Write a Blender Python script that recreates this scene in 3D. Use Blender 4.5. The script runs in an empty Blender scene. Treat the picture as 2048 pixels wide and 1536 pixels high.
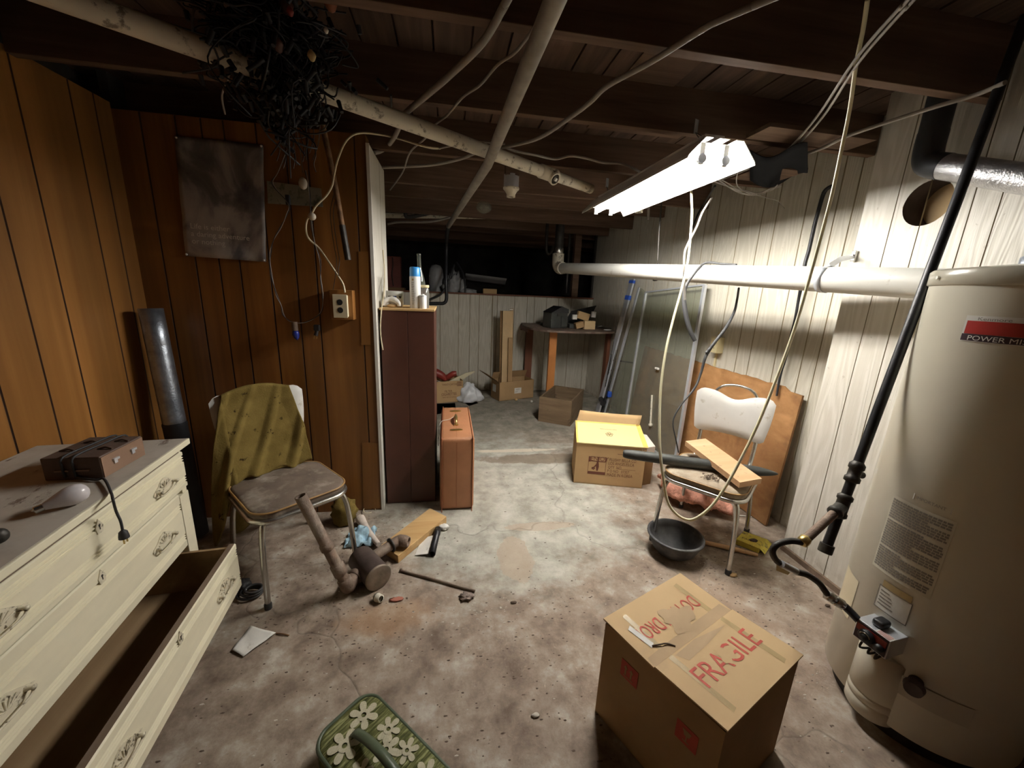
import bpy, bmesh, math, random
from mathutils import Vector, Matrix
random.seed(7)
SC = bpy.context.scene
COL = SC.collection
PI = math.pi

# ------------------------------------------------------------------ camera, exposure, lights
F, CX, CY0 = 769.0, 1024.0, 768.0          # focal length and centre in pixels of the 2048 x 1536 frame
EYE = Vector((0, 0, 1.42))                 # the phone was held at eye level of a stooping person
_d = Vector((890 - CX, 3900 - CY0, F)).normalized()
_f = Vector((897 - CX, 573 - CY0, F)); _f = (_f - _f.dot(_d) * _d).normalized()
_r = _d.cross(_f)
ROT = Matrix((_r, _f, -_d))                # camera (right, down, forward) -> world
cam = bpy.data.cameras.new('camera'); cam.sensor_width = 36.0; cam.lens = F / 2048 * 36.0
cam.clip_start = 0.02
camo = bpy.data.objects.new('camera', cam); COL.objects.link(camo)
M3 = ROT @ Matrix(((1, 0, 0), (0, -1, 0), (0, 0, -1)))
camo.matrix_world = Matrix.Translation(EYE) @ M3.to_4x4()
SC.camera = camo
SC.view_settings.view_transform = 'Standard'; SC.view_settings.look = 'None'
SC.view_settings.exposure = 2.42; SC.view_settings.gamma = 1.0; SC.view_settings.use_curve_mapping = False
TUBE_POWER = 30.0                          # emission of the two fluorescent tubes
world = bpy.data.worlds.new('world'); SC.world = world; world.use_nodes = True
world.node_tree.nodes['Background'].inputs[0].default_value = (0, 0, 0, 1)
world.node_tree.nodes['Background'].inputs[1].default_value = 0.0
SC.cycles.max_bounces = 8; SC.cycles.diffuse_bounces = 5; SC.cycles.sample_clamp_indirect = 4.0
SC.cycles.use_denoising = True

# ------------------------------------------------------------------ reading a place off a sight line and a known plane
def sight(x, y): return ROT @ Vector((x - CX, y - CY0, F))
def onZ(x, y, z=0.0): r = sight(x, y); return EYE + r * ((z - EYE.z) / r.z)
def onX(x, y, v): r = sight(x, y); return EYE + r * (v / r.x)
def onY(x, y, v): r = sight(x, y); return EYE + r * (v / r.y)
def onW(x, y, off=0.0):                    # the slightly skewed right wall
    r = sight(x, y); t = (WR(0) - off) / (r.x + .04 * r.y); return EYE + r * t
def deep(x, y, d): return EYE + sight(x, y) / F * d
def WR(y): return 2.02 + .04 * (5.33 - y)
def onC(x, y, cx, cy, R):                  # a vertical cylinder: returns point, angle
    r = sight(x, y); a = r.x**2 + r.y**2; b = -2 * (r.x * cx + r.y * cy); c = cx * cx + cy * cy - R * R
    D = max(b * b - 4 * a * c, 0); t = (-b - math.sqrt(D)) / (2 * a); p = EYE + r * t
    return p, math.atan2(p.y - cy, p.x - cx)

# ------------------------------------------------------------------ materials
def rgb(c): return (c[0], c[1], c[2], 1.0)
class NT:
    def __init__(s, name):
        s.m = bpy.data.materials.new(name); s.m.use_nodes = True; s.t = s.m.node_tree
        s.b = s.t.nodes['Principled BSDF']; s.L = s.t.links
    def n(s, typ, **kw):
        nd = s.t.nodes.new(typ)
        for k, v in kw.items():
            if k.startswith('i_'): nd.inputs[k[2:].replace('_', ' ')].default_value = v
            else: setattr(nd, k, v)
        return nd
    def coord(s, scale=(1, 1, 1), rot=(0, 0, 0), kind='Object'):
        tc = s.n('ShaderNodeTexCoord'); mp = s.n('ShaderNodeMapping')
        mp.inputs['Scale'].default_value = scale; mp.inputs['Rotation'].default_value = rot
        s.L.new(tc.outputs[kind], mp.inputs['Vector']); return mp.outputs['Vector']
    def noise(s, vec, scale=5, detail=4, rough=.55, dist=0.0):
        nd = s.n('ShaderNodeTexNoise'); nd.inputs['Scale'].default_value = scale; nd.inputs['Detail'].default_value = detail
        nd.inputs['Roughness'].default_value = rough; nd.inputs['Distortion'].default_value = dist
        s.L.new(vec, nd.inputs['Vector']); return nd.outputs['Fac']
    def ramp(s, fac, stops):
        nd = s.n('ShaderNodeValToRGB'); cr = nd.color_ramp
        while len(cr.elements) < len(stops): cr.elements.new(0.5)
        for e, (p, c) in zip(cr.elements, stops):
            e.position = p; e.color = rgb(c) if not isinstance(c, (int, float)) else (c, c, c, 1)
        s.L.new(fac, nd.inputs['Fac']); return nd.outputs['Color']
    def mix(s, fac, a, b, typ='MIX'):
        nd = s.n('ShaderNodeMix', data_type='RGBA', blend_type=typ)
        for sock, v in ((nd.inputs[0], fac), (nd.inputs[6], a), (nd.inputs[7], b)):
            if isinstance(v, (int, float)): sock.default_value = v
            elif isinstance(v, tuple): sock.default_value = rgb(v)
            else: s.L.new(v, sock)
        return nd.outputs[2]
    def math(s, op, a, b=0.0):
        nd = s.n('ShaderNodeMath', operation=op)
        for sock, v in ((nd.inputs[0], a), (nd.inputs[1], b)):
            if isinstance(v, (int, float)): sock.default_value = v
            else: s.L.new(v, sock)
        return nd.outputs[0]
    def bump(s, h, strength=.3, dist=.01):
        nd = s.n('ShaderNodeBump'); nd.inputs['Strength'].default_value = strength; nd.inputs['Distance'].default_value = dist
        s.L.new(h, nd.inputs['Height']); s.L.new(nd.outputs['Normal'], s.b.inputs['Normal'])
    def base(s, c):
        if isinstance(c, tuple): s.b.inputs['Base Color'].default_value = rgb(c)
        else: s.L.new(c, s.b.inputs['Base Color'])
    def set(s, rough=.5, metal=0.0, spec=.5, **kw):
        s.b.inputs['Roughness'].default_value = rough; s.b.inputs['Metallic'].default_value = metal
        s.b.inputs['Specular IOR Level'].default_value = spec
        for k, v in kw.items(): s.b.inputs[k].default_value = v
        return s.m

def mat(name, c, rough=.5, metal=0.0, var=.15, scale=8, bump=.1, dirt=None, stretch=(1, 1, 1), spec=.5, **kw):
    """plain surface with mottled colour, optional dirt blotches and a fine relief"""
    t = NT(name); v = t.coord(stretch)
    n1 = t.noise(v, scale, 5)
    lo = tuple(max(0, x * (1 - var)) for x in c); hi = tuple(min(1, x * (1 + var)) for x in c)
    col = t.ramp(n1, [(.3, lo), (.7, hi)])
    if dirt:
        dc, lo_, hi_, sc = dirt
        n2 = t.noise(v, sc, 8, .65); col = t.mix(t.ramp(n2, [(lo_, 0.0), (hi_, 1.0)]), col, dc)
    t.base(col)
    if bump: t.bump(t.noise(v, scale * 6, 4), bump, .004)
    return t.set(rough, metal, spec, **kw)

def wood(name, lo, hi, grain=(1, 1, .06), scale=14, rough=.5, knots=0.0, bump=.15, dirt=None, spec=.4, plank=0.0):
    t = NT(name); v = t.coord(grain)
    n1 = t.noise(v, scale, 6, .6, 1.2); n2 = t.noise(v, scale * 5, 3, .5)
    w = t.math('ADD', t.math('MULTIPLY', n1, .75), t.math('MULTIPLY', n2, .25))
    col = t.ramp(w, [(.3, lo), (.55, tuple((a + b) / 2 for a, b in zip(lo, hi))), (.72, hi)])
    if plank:
        pl = t.ramp(t.noise(t.coord((5.5, 5.5, 0.0)), 1.0, 2), [(.36, 1 - plank), (.64, 1 + plank * .6)]); col = t.mix(1.0, col, pl, 'MULTIPLY')
    if dirt:
        dc, a, b, sc = dirt
        col = t.mix(t.ramp(t.noise(t.coord(), sc, 8, .65), [(a, 0.0), (b, 1.0)]), col, dc)
    t.base(col); t.bump(w, bump, .004)
    return t.set(rough, 0, spec)

MT = {}
MT['brown_panel'] = wood('brown_panel', (.17, .066, .014), (.33, .145, .034), grain=(1, 1, .04), scale=9, rough=.42, bump=.05, spec=.5, plank=.25)
MT['brown_panel2'] = wood('brown_panel_lit_and_patch', (.23, .095, .02), (.38, .175, .047), grain=(1, 1, .04), scale=9, rough=.42, bump=.05, plank=.25)  # the left wall's stronger light put into the panel colour; also repair strips
MT['panel_groove'] = mat('panel_groove', (.05, .022, .01), .7)

def painted_panel(name, base, shade, seedoff=0.0):
    """cream painted plywood panelling whose cathedral grain shows as a shallow relief"""
    t = NT(name); tc = t.n('ShaderNodeTexCoord'); mp = t.n('ShaderNodeMapping')
    mp.inputs['Scale'].default_value = (5.0, 5.0, .55); mp.inputs['Location'].default_value = (seedoff, seedoff, 0)
    t.L.new(tc.outputs['Object'], mp.inputs['Vector'])
    n1 = t.noise(mp.outputs['Vector'], 1.3, 2, .5, .3)
    rings = t.math('SINE', t.math('MULTIPLY', n1, 95.0))
    fine = t.noise(t.coord((60, 60, 3)), 3, 4)
    fac = t.math('ADD', t.math('MULTIPLY', rings, .35), fine)
    grain = t.ramp(fac, [(.25, 0.0), (.85, 1.0)])
    col = t.mix(t.math('MULTIPLY', grain, .55), shade, base)
    spots = t.ramp(t.noise(t.coord((1, 1, 1)), 38, 2), [(.70, 0.0), (.76, 1.0)])
    col = t.mix(t.math('MULTIPLY', spots, .35), col, (.28, .22, .15))
    grime = t.ramp(t.noise(t.coord((1, 1, .6)), 2.2, 6, .6), [(.45, 0.0), (.8, 1.0)])
    col = t.mix(t.math('MULTIPLY', grime, .25), col, (.42, .37, .27))
    sep = t.n('ShaderNodeSeparateXYZ'); t.L.new(tc.outputs['Object'], sep.inputs[0])
    low = t.math('MULTIPLY', t.ramp(sep.outputs['Z'], [(.0, 1.0), (.12, 0.0)]), t.ramp(t.noise(t.coord(), 14, 6, .7), [(.45, 0.0), (.6, 1.0)]))
    col = t.mix(t.math('MULTIPLY', low, .7), col, (.25, .19, .12))
    t.base(col); t.bump(fac, .35, .003)
    return t.set(.5, 0, .35)
MT['white_panel'] = painted_panel('cream_panel', (.66, .63, .55), (.51, .48, .40))
MT['white_panel2'] = painted_panel('whiter_panel', (.76, .73, .67), (.62, .59, .52), 3.1)
MT['cream_groove'] = mat('cream_groove', (.29, .24, .155), .8)

def concrete():
    t = NT('concrete_floor'); tc = t.n('ShaderNodeTexCoord'); v = tc.outputs['Object']
    sep = t.n('ShaderNodeSeparateXYZ'); t.L.new(v, sep.inputs[0])
    big = t.noise(v, 1.6, 6, .6); mid = t.noise(v, 6.5, 8, .68); fine = t.noise(v, 45, 5, .6)
    pale = t.ramp(mid, [(.32, (.23, .22, .18)), (.48, (.38, .365, .31)), (.60, (.48, .465, .405)), (.74, (.58, .565, .50))])
    mauve = t.ramp(mid, [(.33, (.13, .095, .07)), (.46, (.235, .18, .138)), (.56, (.33, .272, .215)), (.64, (.43, .385, .325)), (.74, (.54, .51, .45))])
    # the bare worn patch in the middle of the room: an ellipse with a ragged border
    def blob(cx, cy, rx, ry, amp, e0, e1, sc=3.0):
        dx = t.math('DIVIDE', t.math('SUBTRACT', sep.outputs['X'], cx), rx)
        dy = t.math('DIVIDE', t.math('SUBTRACT', sep.outputs['Y'], cy), ry)
        d = t.math('SQRT', t.math('ADD', t.math('MULTIPLY', dx, dx), t.math('MULTIPLY', dy, dy)))
        d = t.math('ADD', d, t.math('MULTIPLY', t.math('SUBTRACT', t.noise(v, sc, 8, .7), .5), amp))
        return t.ramp(d, [(e0, 1.0), (e1, 0.0)])
    worn = blob(.42, 2.55, .95, 1.15, 1.3, .72, 1.0)
    col = t.mix(worn, mauve, pale)
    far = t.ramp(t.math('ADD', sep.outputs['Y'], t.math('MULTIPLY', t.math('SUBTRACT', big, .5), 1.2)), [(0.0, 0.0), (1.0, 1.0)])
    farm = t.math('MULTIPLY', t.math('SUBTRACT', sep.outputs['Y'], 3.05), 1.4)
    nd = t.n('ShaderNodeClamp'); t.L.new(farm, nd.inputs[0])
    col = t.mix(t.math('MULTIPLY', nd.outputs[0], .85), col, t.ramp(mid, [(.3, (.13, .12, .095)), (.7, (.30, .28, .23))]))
    damp = blob(.36, 1.78, .115, .22, 1.0, .8, .84, 7.0)          # damp mark, two joined lobes
    damp2 = blob(.56, 2.05, .26, .055, 1.0, .8, .86, 6.0)
    for dm in (damp, damp2): col = t.mix(t.math('MULTIPLY', dm, .75), col, (.40, .325, .245))
    streak = blob(.82, 3.02, .60, .11, 1.6, .8, 1.15, 4.0)        # dirty silt line left by water
    col = t.mix(t.math('MULTIPLY', streak, .75), col, (.16, .115, .075))
    streak2 = blob(.62, 3.2, .42, .04, 1.4, .7, 1.0, 5.0)
    col = t.mix(t.math('MULTIPLY', streak2, .8), col, (.70, .62, .5))
    rust = blob(-.25, 1.45, .25, .12, 1.6, .5, 1.1, 5.0)
    col = t.mix(t.math('MULTIPLY', rust, .45), col, (.34, .19, .09))
    rust2 = blob(1.25, 1.25, .3, .35, 1.8, .4, 1.1, 5.0)
    col = t.mix(t.math('MULTIPLY', rust2, .35), col, (.36, .24, .16))
    peb = t.ramp(t.noise(v, 95, 3, .6), [(.62, 0.0), (.72, 1.0)])
    col = t.mix(t.math('MULTIPLY', peb, .45), col, (.13, .10, .08))
    # hairline cracks
    wv = t.n('ShaderNodeVectorMath', operation='ADD'); nn = t.n('ShaderNodeTexNoise'); nn.inputs['Scale'].default_value = 4.0
    t.L.new(v, nn.inputs['Vector']); sc = t.n('ShaderNodeVectorMath', operation='SCALE'); sc.inputs['Scale'].default_value = .35
    t.L.new(nn.outputs['Color'], sc.inputs[0]); t.L.new(v, wv.inputs[0]); t.L.new(sc.outputs[0], wv.inputs[1])
    vo = t.n('ShaderNodeTexVoronoi', feature='DISTANCE_TO_EDGE'); vo.inputs['Scale'].default_value = .8
    t.L.new(wv.outputs[0], vo.inputs['Vector'])
    crack = t.ramp(vo.outputs['Distance'], [(0.0, 1.0), (.006, 0.0)])
    col = t.mix(t.math('MULTIPLY', crack, .35), col, (.12, .10, .08))
    t.base(col)
    h = t.math('ADD', t.math('MULTIPLY', fine, .5), mid); h = t.math('SUBTRACT', h, t.math('MULTIPLY', crack, .6))
    t.bump(h, .5, .006)
    return t.set(.82, 0, .25)
MT['concrete'] = concrete()
MT['joist'] = wood('joist_wood', (.075, .045, .03), (.20, .125, .085), grain=(.06, 1, 1), scale=12, rough=.8, bump=.3, spec=.15)
MT['subfloor'] = wood('subfloor_boards', (.05, .032, .024), (.15, .095, .07), grain=(1, .08, 1), scale=10, rough=.85, bump=.3, spec=.1)
MT['foundation'] = mat('foundation_wall', (.06, .055, .05), .9, var=.35, scale=4, bump=.5, spec=.1)
MT['dirt'] = mat('crawl_dirt', (.09, .065, .045), .95, var=.3, scale=9, bump=.8, spec=.1)

def chipped(name, base, under, amt=(.66, .70), sc=22, stretch=(1, 1, 1), rough=.5, dirty=.25, fleck=.0):
    """old paint with chips that bare the wood below"""
    t = NT(name); v = t.coord(stretch)
    col = t.ramp(t.noise(v, 5, 5), [(.3, tuple(x * .93 for x in base)), (.7, base)])
    chips = t.ramp(t.noise(v, sc, 6, .7), [(amt[0], 0.0), (amt[1], 1.0)])
    grime = t.ramp(t.noise(t.coord(), 3.1, 6, .7), [(.42, 0.0), (.75, 1.0)])
    col = t.mix(t.math('MULTIPLY', grime, dirty), col, (.30, .25, .19))
    col = t.mix(chips, col, under)
    t.base(col); t.bump(t.math('MULTIPLY', chips, -1.0), .5, .002)
    return t.set(rough, 0, .35)
MT['cream_paint'] = chipped('chipped_cream_paint', (.82, .765, .575), (.16, .11, .06), (.69, .715), 20, (1.8, 7, 7), dirty=.12)
MT['top_paint'] = chipped('worn_dresser_top_paint', (.54, .49, .42), (.17, .12, .09), (.60, .68), 7, (1.0, 2.2, 1), rough=.6, dirty=.8)
MT['raw_wood'] = wood('bare_drawer_wood', (.22, .135, .065), (.42, .29, .16), grain=(.05, 1, 1), scale=8, rough=.7)
MT['edge_wood'] = wood('worn_edge_wood', (.10, .065, .045), (.24, .17, .12), grain=(.05, 1, 1), scale=8, rough=.8)
MT['pull'] = chipped('painted_brass_pull', (.74, .68, .52), (.12, .09, .045), (.55, .63), 70, rough=.45, dirty=.3)
MT['brass'] = mat('aged_brass', (.55, .42, .17), .35, .9, scale=30)
MT['iron'] = mat('dark_iron', (.055, .05, .045), .55, .6, var=.3, scale=20, bump=.3)
MT['black_pipe'] = mat('black_gas_pipe', (.022, .022, .025), .42, .3, var=.3, scale=30, bump=.15)
MT['black_plastic'] = mat('black_plastic', (.018, .018, .02), .45, bump=.05)
MT['rubber'] = mat('black_rubber', (.03, .03, .032), .6)
MT['pvc'] = mat('white_pvc', (.66, .65, .60), .38, var=.04, scale=4, bump=.02, dirt=((.35, .31, .25), .62, .72, 16))
MT['pvc_old'] = mat('dusty_white_pipe', (.66, .61, .50), .5, var=.06, scale=5, bump=.05, dirt=((.20, .17, .13), .56, .64, 26))
MT['gray_pipe'] = mat('grey_conduit', (.30, .27, .235), .6, .2, var=.2, scale=14, bump=.1)
MT['cable_gray'] = mat('grey_sheathed_cable', (.30, .27, .24), .6, var=.12, scale=20)
MT['cable_white'] = mat('cream_cable', (.68, .60, .42), .5, var=.08)
MT['hose'] = mat('cream_hose', (.93, .87, .62), .35, var=.06, scale=3, dirt=((.5, .42, .26), .66, .72, 40))
MT['hose'].node_tree.nodes['Principled BSDF'].inputs['Subsurface Weight'].default_value = .5; MT['hose'].node_tree.nodes['Principled BSDF'].inputs['Subsurface Radius'].default_value = (.01, .01, .008)
MT['galv'] = mat('galvanized_steel', (.34, .37, .42), .36, .85, var=.35, scale=16, bump=.35)
MT['galv_dark'] = mat('dark_stovepipe_steel', (.05, .052, .058), .5, .6, var=.2)
MT['foil'] = mat('crumpled_foil', (.58, .58, .60), .3, .9, var=.25, scale=18, bump=.9)
MT['chrome'] = mat('worn_chrome', (.62, .61, .58), .25, .95, var=.12, scale=18, bump=.05, dirt=((.25, .2, .14), .6, .75, 30))
MT['alu'] = mat('aluminium', (.66, .69, .74), .38, .55, var=.08, scale=10)
MT['vinyl_white'] = mat('white_vinyl', (.64, .63, .60), .45, var=.07, scale=6, bump=.08, dirt=((.35, .30, .22), .62, .74, 12))
MT['seat_dusty'] = mat('dusty_vinyl_seat', (.15, .115, .09), .75, var=.35, scale=7, bump=.3, dirt=((.34, .30, .25), .5, .68, 9), spec=.2)
MT['seat_sandy'] = mat('dusty_tan_vinyl_seat', (.30, .24, .175), .75, var=.25, scale=8, bump=.3, dirt=((.46, .40, .31), .5, .7, 12), spec=.2)
MT['seat_edge'] = mat('tan_seat_piping', (.33, .19, .07), .45)
MT['suit'] = mat('orange_brown_leatherette', (.37, .165, .078), .5, var=.12, scale=6, bump=.25)
MT['suit_dark'] = mat('brown_suitcase_piping', (.22, .07, .025), .55)
MT['cab'] = mat('maroon_painted_wood', (.072, .024, .014), .5, var=.15, scale=5, bump=.05, dirt=((.35, .27, .22), .72, .75, 26))
MT['pine'] = wood('new_pine', (.44, .255, .09), (.66, .46, .23), grain=(.08, 1, 1), scale=10, rough=.6)
MT['board'] = wood('pale_board', (.50, .30, .15), (.66, .44, .26), grain=(.05, 1, 1), scale=8, rough=.6, dirt=((.22, .15, .09), .63, .7, 22))
MT['orange_wood'] = wood('orange_wood', (.42, .155, .04), (.60, .25, .075), grain=(1, 1, .06), scale=8, rough=.5)
MT['red_wood'] = wood('red_brown_wood', (.13, .045, .022), (.22, .08, .04), grain=(1, 1, .06), scale=8, rough=.6)
MT['table_top'] = mat('dusty_table_top', (.115, .075, .055), .7, var=.3, scale=8, dirt=((.24, .18, .14), .5, .7, 9))
MT['crate'] = wood('grimy_crate_wood', (.10, .062, .033), (.235, .16, .092), grain=(.1, .1, 1), scale=12, rough=.85, bump=.3, dirt=((.05, .03, .02), .6, .7, 10))
MT['ply'] = wood('plywood_sheet', (.22, .10, .035), (.46, .25, .105), grain=(1, .5, 1.2), scale=5, rough=.6, dirt=((.13, .06, .02), .50, .72, 3.5))
MT['card'] = mat('cardboard', (.50, .335, .17), .85, var=.08, scale=4, bump=.08, spec=.15, dirt=((.33, .21, .10), .6, .8, 5))
MT['card_light'] = mat('pale_cardboard', (.60, .43, .24), .85, var=.07, scale=4, bump=.1, spec=.15, dirt=((.42, .31, .2), .55, .75, 4))
MT['card_mid'] = mat('brown_cardboard', (.38, .245, .125), .9, var=.12, scale=4, bump=.1, spec=.1)
MT['card_dark'] = mat('dark_cardboard', (.24, .145, .07), .9, var=.15, scale=4, spec=.1)  # cardboard in a darker brown
MT['card_scuff'] = mat('scuffed_cardboard_layer', (.47, .345, .215), .95, var=.1, scale=7, spec=.1)
MT['tape'] = mat('brown_packing_tape', (.40, .29, .13), .3, var=.12, scale=18, bump=.1)
MT['yellow_paint'] = mat('yellow_board', (.82, .60, .15), .6, var=.08)
MT['yellow_pale'] = mat('pale_yellow_board', (.80, .67, .33), .6, var=.04, scale=3)
MT['ink_red'] = mat('red_print', (.46, .065, .04), .7)
MT['ink_brown'] = mat('brown_print', (.15, .05, .03), .8)
MT['ink_dark'] = mat('dark_print', (.06, .035, .02), .8)
MT['ink_grey'] = mat('grey_print', (.22, .20, .17), .8)
MT['white'] = mat('white_plastic', (.76, .75, .71), .4, var=.04)
MT['paper'] = mat('white_paper', (.74, .72, .67), .8, var=.06, scale=12, bump=.2, dirt=((.4, .36, .3), .6, .7, 16))
MT['ivory'] = mat('ivory_plastic', (.70, .62, .44), .4, var=.04)
MT['yellowed'] = mat('yellowed_plastic', (.64, .56, .33), .45, var=.05)
MT['blue'] = mat('bright_blue_plastic', (.05, .30, .72), .35, var=.03)
MT['tape_blue'] = mat('blue_masking_tape', (.03, .10, .50), .6, var=.1)
MT['foam'] = mat('white_foam', (.72, .68, .60), .8, var=.04)
MT['heater'] = mat('beige_enamel', (.62, .585, .48), .32, var=.03, scale=3, bump=.01)
MT['heater_rim'] = mat('beige_enamel_rim', (.50, .47, .38), .25, var=.03, scale=3, bump=.0)
MT['label_white'] = mat('white_label', (.74, .73, .68), .4, var=.05)
MT['label_red'] = mat('red_label', (.36, .025, .02), .35, var=.15)
MT['label_black'] = mat('dark_label', (.03, .012, .02), .4)
MT['valve_red'] = mat('red_valve_face', (.25, .03, .02), .35, var=.2)
MT['olive'] = None
MT['frame_brown'] = mat('brown_paper_box', (.10, .065, .05), .6, var=.2, scale=12, bump=.2)
MT['frame_brown_side'] = mat('brown_metal_side', (.24, .145, .095), .5, var=.1)
MT['poster'] = None
def poster_mat():
    t = NT('smoky_poster'); v = t.coord((2.2, 2.2, 1.6))
    n = t.noise(v, 2.2, 5, .55, .6)
    t.base(t.ramp(n, [(.34, (.07, .07, .085)), (.46, (.17, .16, .165)), (.55, (.38, .35, .33)), (.72, (.52, .50, .47))]))
    return t.set(.35, 0, .5)
MT['poster'] = poster_mat()
def olive_mat():
    t = NT('olive_wool_blanket'); v = t.coord()
    n = t.noise(v, 9, 6, .6); hole = t.ramp(t.noise(v, 17, 7, .72), [(.62, 0.0), (.66, 1.0)])
    c = t.ramp(n, [(.3, (.12, .083, .022)), (.7, (.205, .148, .045))])
    t.base(t.mix(hole, c, (.035, .022, .008)))
    t.bump(t.noise(v, 160, 3), .6, .003)
    return t.set(.95, 0, .1)
MT['olive'] = olive_mat()
def floral_mat():
    """green woven cloth; the blossoms are separate raised shapes"""
    t = NT('green_striped_tapestry'); v = t.coord((6, 60, 6))
    n = t.noise(v, 3.0, 4, .6)
    t.base(t.ramp(n, [(.35, (.04, .045, .015)), (.5, (.10, .105, .035)), (.66, (.27, .27, .13))]))
    t.bump(t.noise(t.coord((10, 160, 10)), 5, 3), .5, .002)
    return t.set(.85, 0, .15)
MT['tapestry'] = floral_mat()
def blossom_mat():
    t = NT('woven_cream_blossom'); v = t.coord()
    ck = t.n('ShaderNodeTexChecker'); ck.inputs['Scale'].default_value = 420.0; t.L.new(v, ck.inputs['Vector'])
    ck.inputs['Color1'].default_value = rgb((.62, .57, .44)); ck.inputs['Color2'].default_value = rgb((.26, .25, .15))
    t.base(t.mix(t.ramp(t.noise(v, 60, 3), [(.4, 0.0), (.6, .4)]), ck.outputs['Color'], (.55, .5, .38)))
    return t.set(.9, 0, .1)
MT['blossom'] = blossom_mat()
MT['tapestry_edge'] = mat('green_leather_trim', (.065, .085, .05), .42, var=.15)
MT['insulation'] = mat('pink_fibreglass', (.72, .36, .27), .95, var=.3, scale=16, bump=1.0, dirt=((.30, .13, .08), .52, .68, 12), spec=.05)
MT['kraft'] = mat('kraft_facing', (.50, .26, .13), .8, var=.1)
MT['rust'] = mat('rusty_metal', (.20, .14, .105), .75, .3, var=.3, scale=22, bump=.5, dirt=((.30, .25, .2), .5, .7, 9))
MT['muffler'] = mat('dark_rusty_drum', (.085, .06, .052), .6, .3, var=.3, scale=12, bump=.3)
MT['muffler_end'] = mat('drum_end_plate', (.25, .20, .155), .55, .5, var=.4, scale=9, bump=.4)
MT['rust_red'] = mat('rusty_stick', (.22, .12, .06), .8, .2, var=.45, scale=30, bump=.4)
MT['red_vinyl'] = mat('dull_red_rubber', (.26, .035, .025), .4, var=.15)
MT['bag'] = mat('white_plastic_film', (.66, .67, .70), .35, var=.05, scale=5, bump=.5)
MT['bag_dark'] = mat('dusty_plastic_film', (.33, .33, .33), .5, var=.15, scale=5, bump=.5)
MT['cream_stick'] = mat('cream_plastic', (.66, .60, .42), .5)
MT['cloth_blue'] = mat('pale_blue_cloth', (.34, .50, .60), .9, var=.35, scale=40, bump=.3)
MT['cloth_white'] = mat('stained_white_cloth', (.58, .50, .44), .9, var=.2, scale=20)
MT['debris'] = mat('grit', (.10, .07, .05), .95, var=.5, scale=60)
MT['debris_pale'] = mat('pale_chips', (.55, .50, .43), .9, var=.2, scale=60)
MT['plate'] = mat('mottled_steel_plate', (.30, .29, .22), .5, .3, var=.2, scale=8, dirt=((.09, .10, .07), .5, .62, 16))
MT['felt'] = mat('tar_felt', (.014, .014, .016), .95, spec=.05)
MT['tangle'] = mat('black_wire', (.012, .013, .017), .5)
MT['bulb_white'] = mat('frosted_white_glass', (.62, .55, .45), .3)
MT['yellow_box'] = mat('yellow_carton', (.62, .52, .08), .6, var=.2, scale=9, dirt=((.16, .12, .05), .55, .65, 22))
MT['bowl'] = mat('dusty_black_rubber', (.045, .045, .048), .6, var=.3, scale=9, dirt=((.16, .155, .15), .45, .75, 7), bump=.2)
MT['charcoal'] = mat('charcoal_case', (.035, .037, .033), .6, var=.3, scale=14, bump=.3)
def glass_mat(name, tint=(.9, .93, .9), dusty=.14, rough=.05):
    t = NT(name); out = t.t.nodes['Material Output']
    tr = t.n('ShaderNodeBsdfTransparent'); tr.inputs[0].default_value = rgb(tint)
    gl = t.n('ShaderNodeBsdfGlossy'); gl.inputs['Roughness'].default_value = rough
    df = t.n('ShaderNodeBsdfDiffuse'); df.inputs['Color'].default_value = rgb((.5, .5, .45))
    m1 = t.n('ShaderNodeMixShader'); m1.inputs[0].default_value = .07
    m2 = t.n('ShaderNodeMixShader'); m2.inputs[0].default_value = dusty
    t.L.new(tr.outputs[0], m1.inputs[1]); t.L.new(gl.outputs[0], m1.inputs[2])
    t.L.new(m1.outputs[0], m2.inputs[1]); t.L.new(df.outputs[0], m2.inputs[2]); t.L.new(m2.outputs[0], out.inputs['Surface'])
    return t.m
MT['door_glass'] = glass_mat('dusty_shower_glass', (.86, .88, .82), .16)
MT['bottle'] = glass_mat('green_bottle_glass', (.38, .46, .30), .12, .02)
MT['jar'] = glass_mat('amber_jar_glass', (.45, .24, .10), .25)
def frosted():
    t = NT('frosted_bulb_glass'); t.base((.66, .62, .64)); t.set(.22, 0, .6)
    t.b.inputs['Subsurface Weight'].default_value = .3; t.b.inputs['Subsurface Radius'].default_value = (.02, .02, .02)
    return t.m
MT['frosted'] = frosted()
def emit(name, c, s):
    t = NT(name); e = t.n('ShaderNodeEmission'); e.inputs[0].default_value = rgb(c); e.inputs[1].default_value = s
    t.L.new(e.outputs[0], t.t.nodes['Material Output'].inputs['Surface']); return t.m
MT['tube'] = emit('fluorescent_tube', (1.0, .965, .90), TUBE_POWER)
MT['hood'] = mat('white_enamel_hood', (.85, .85, .83), .35, var=.02)
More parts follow.
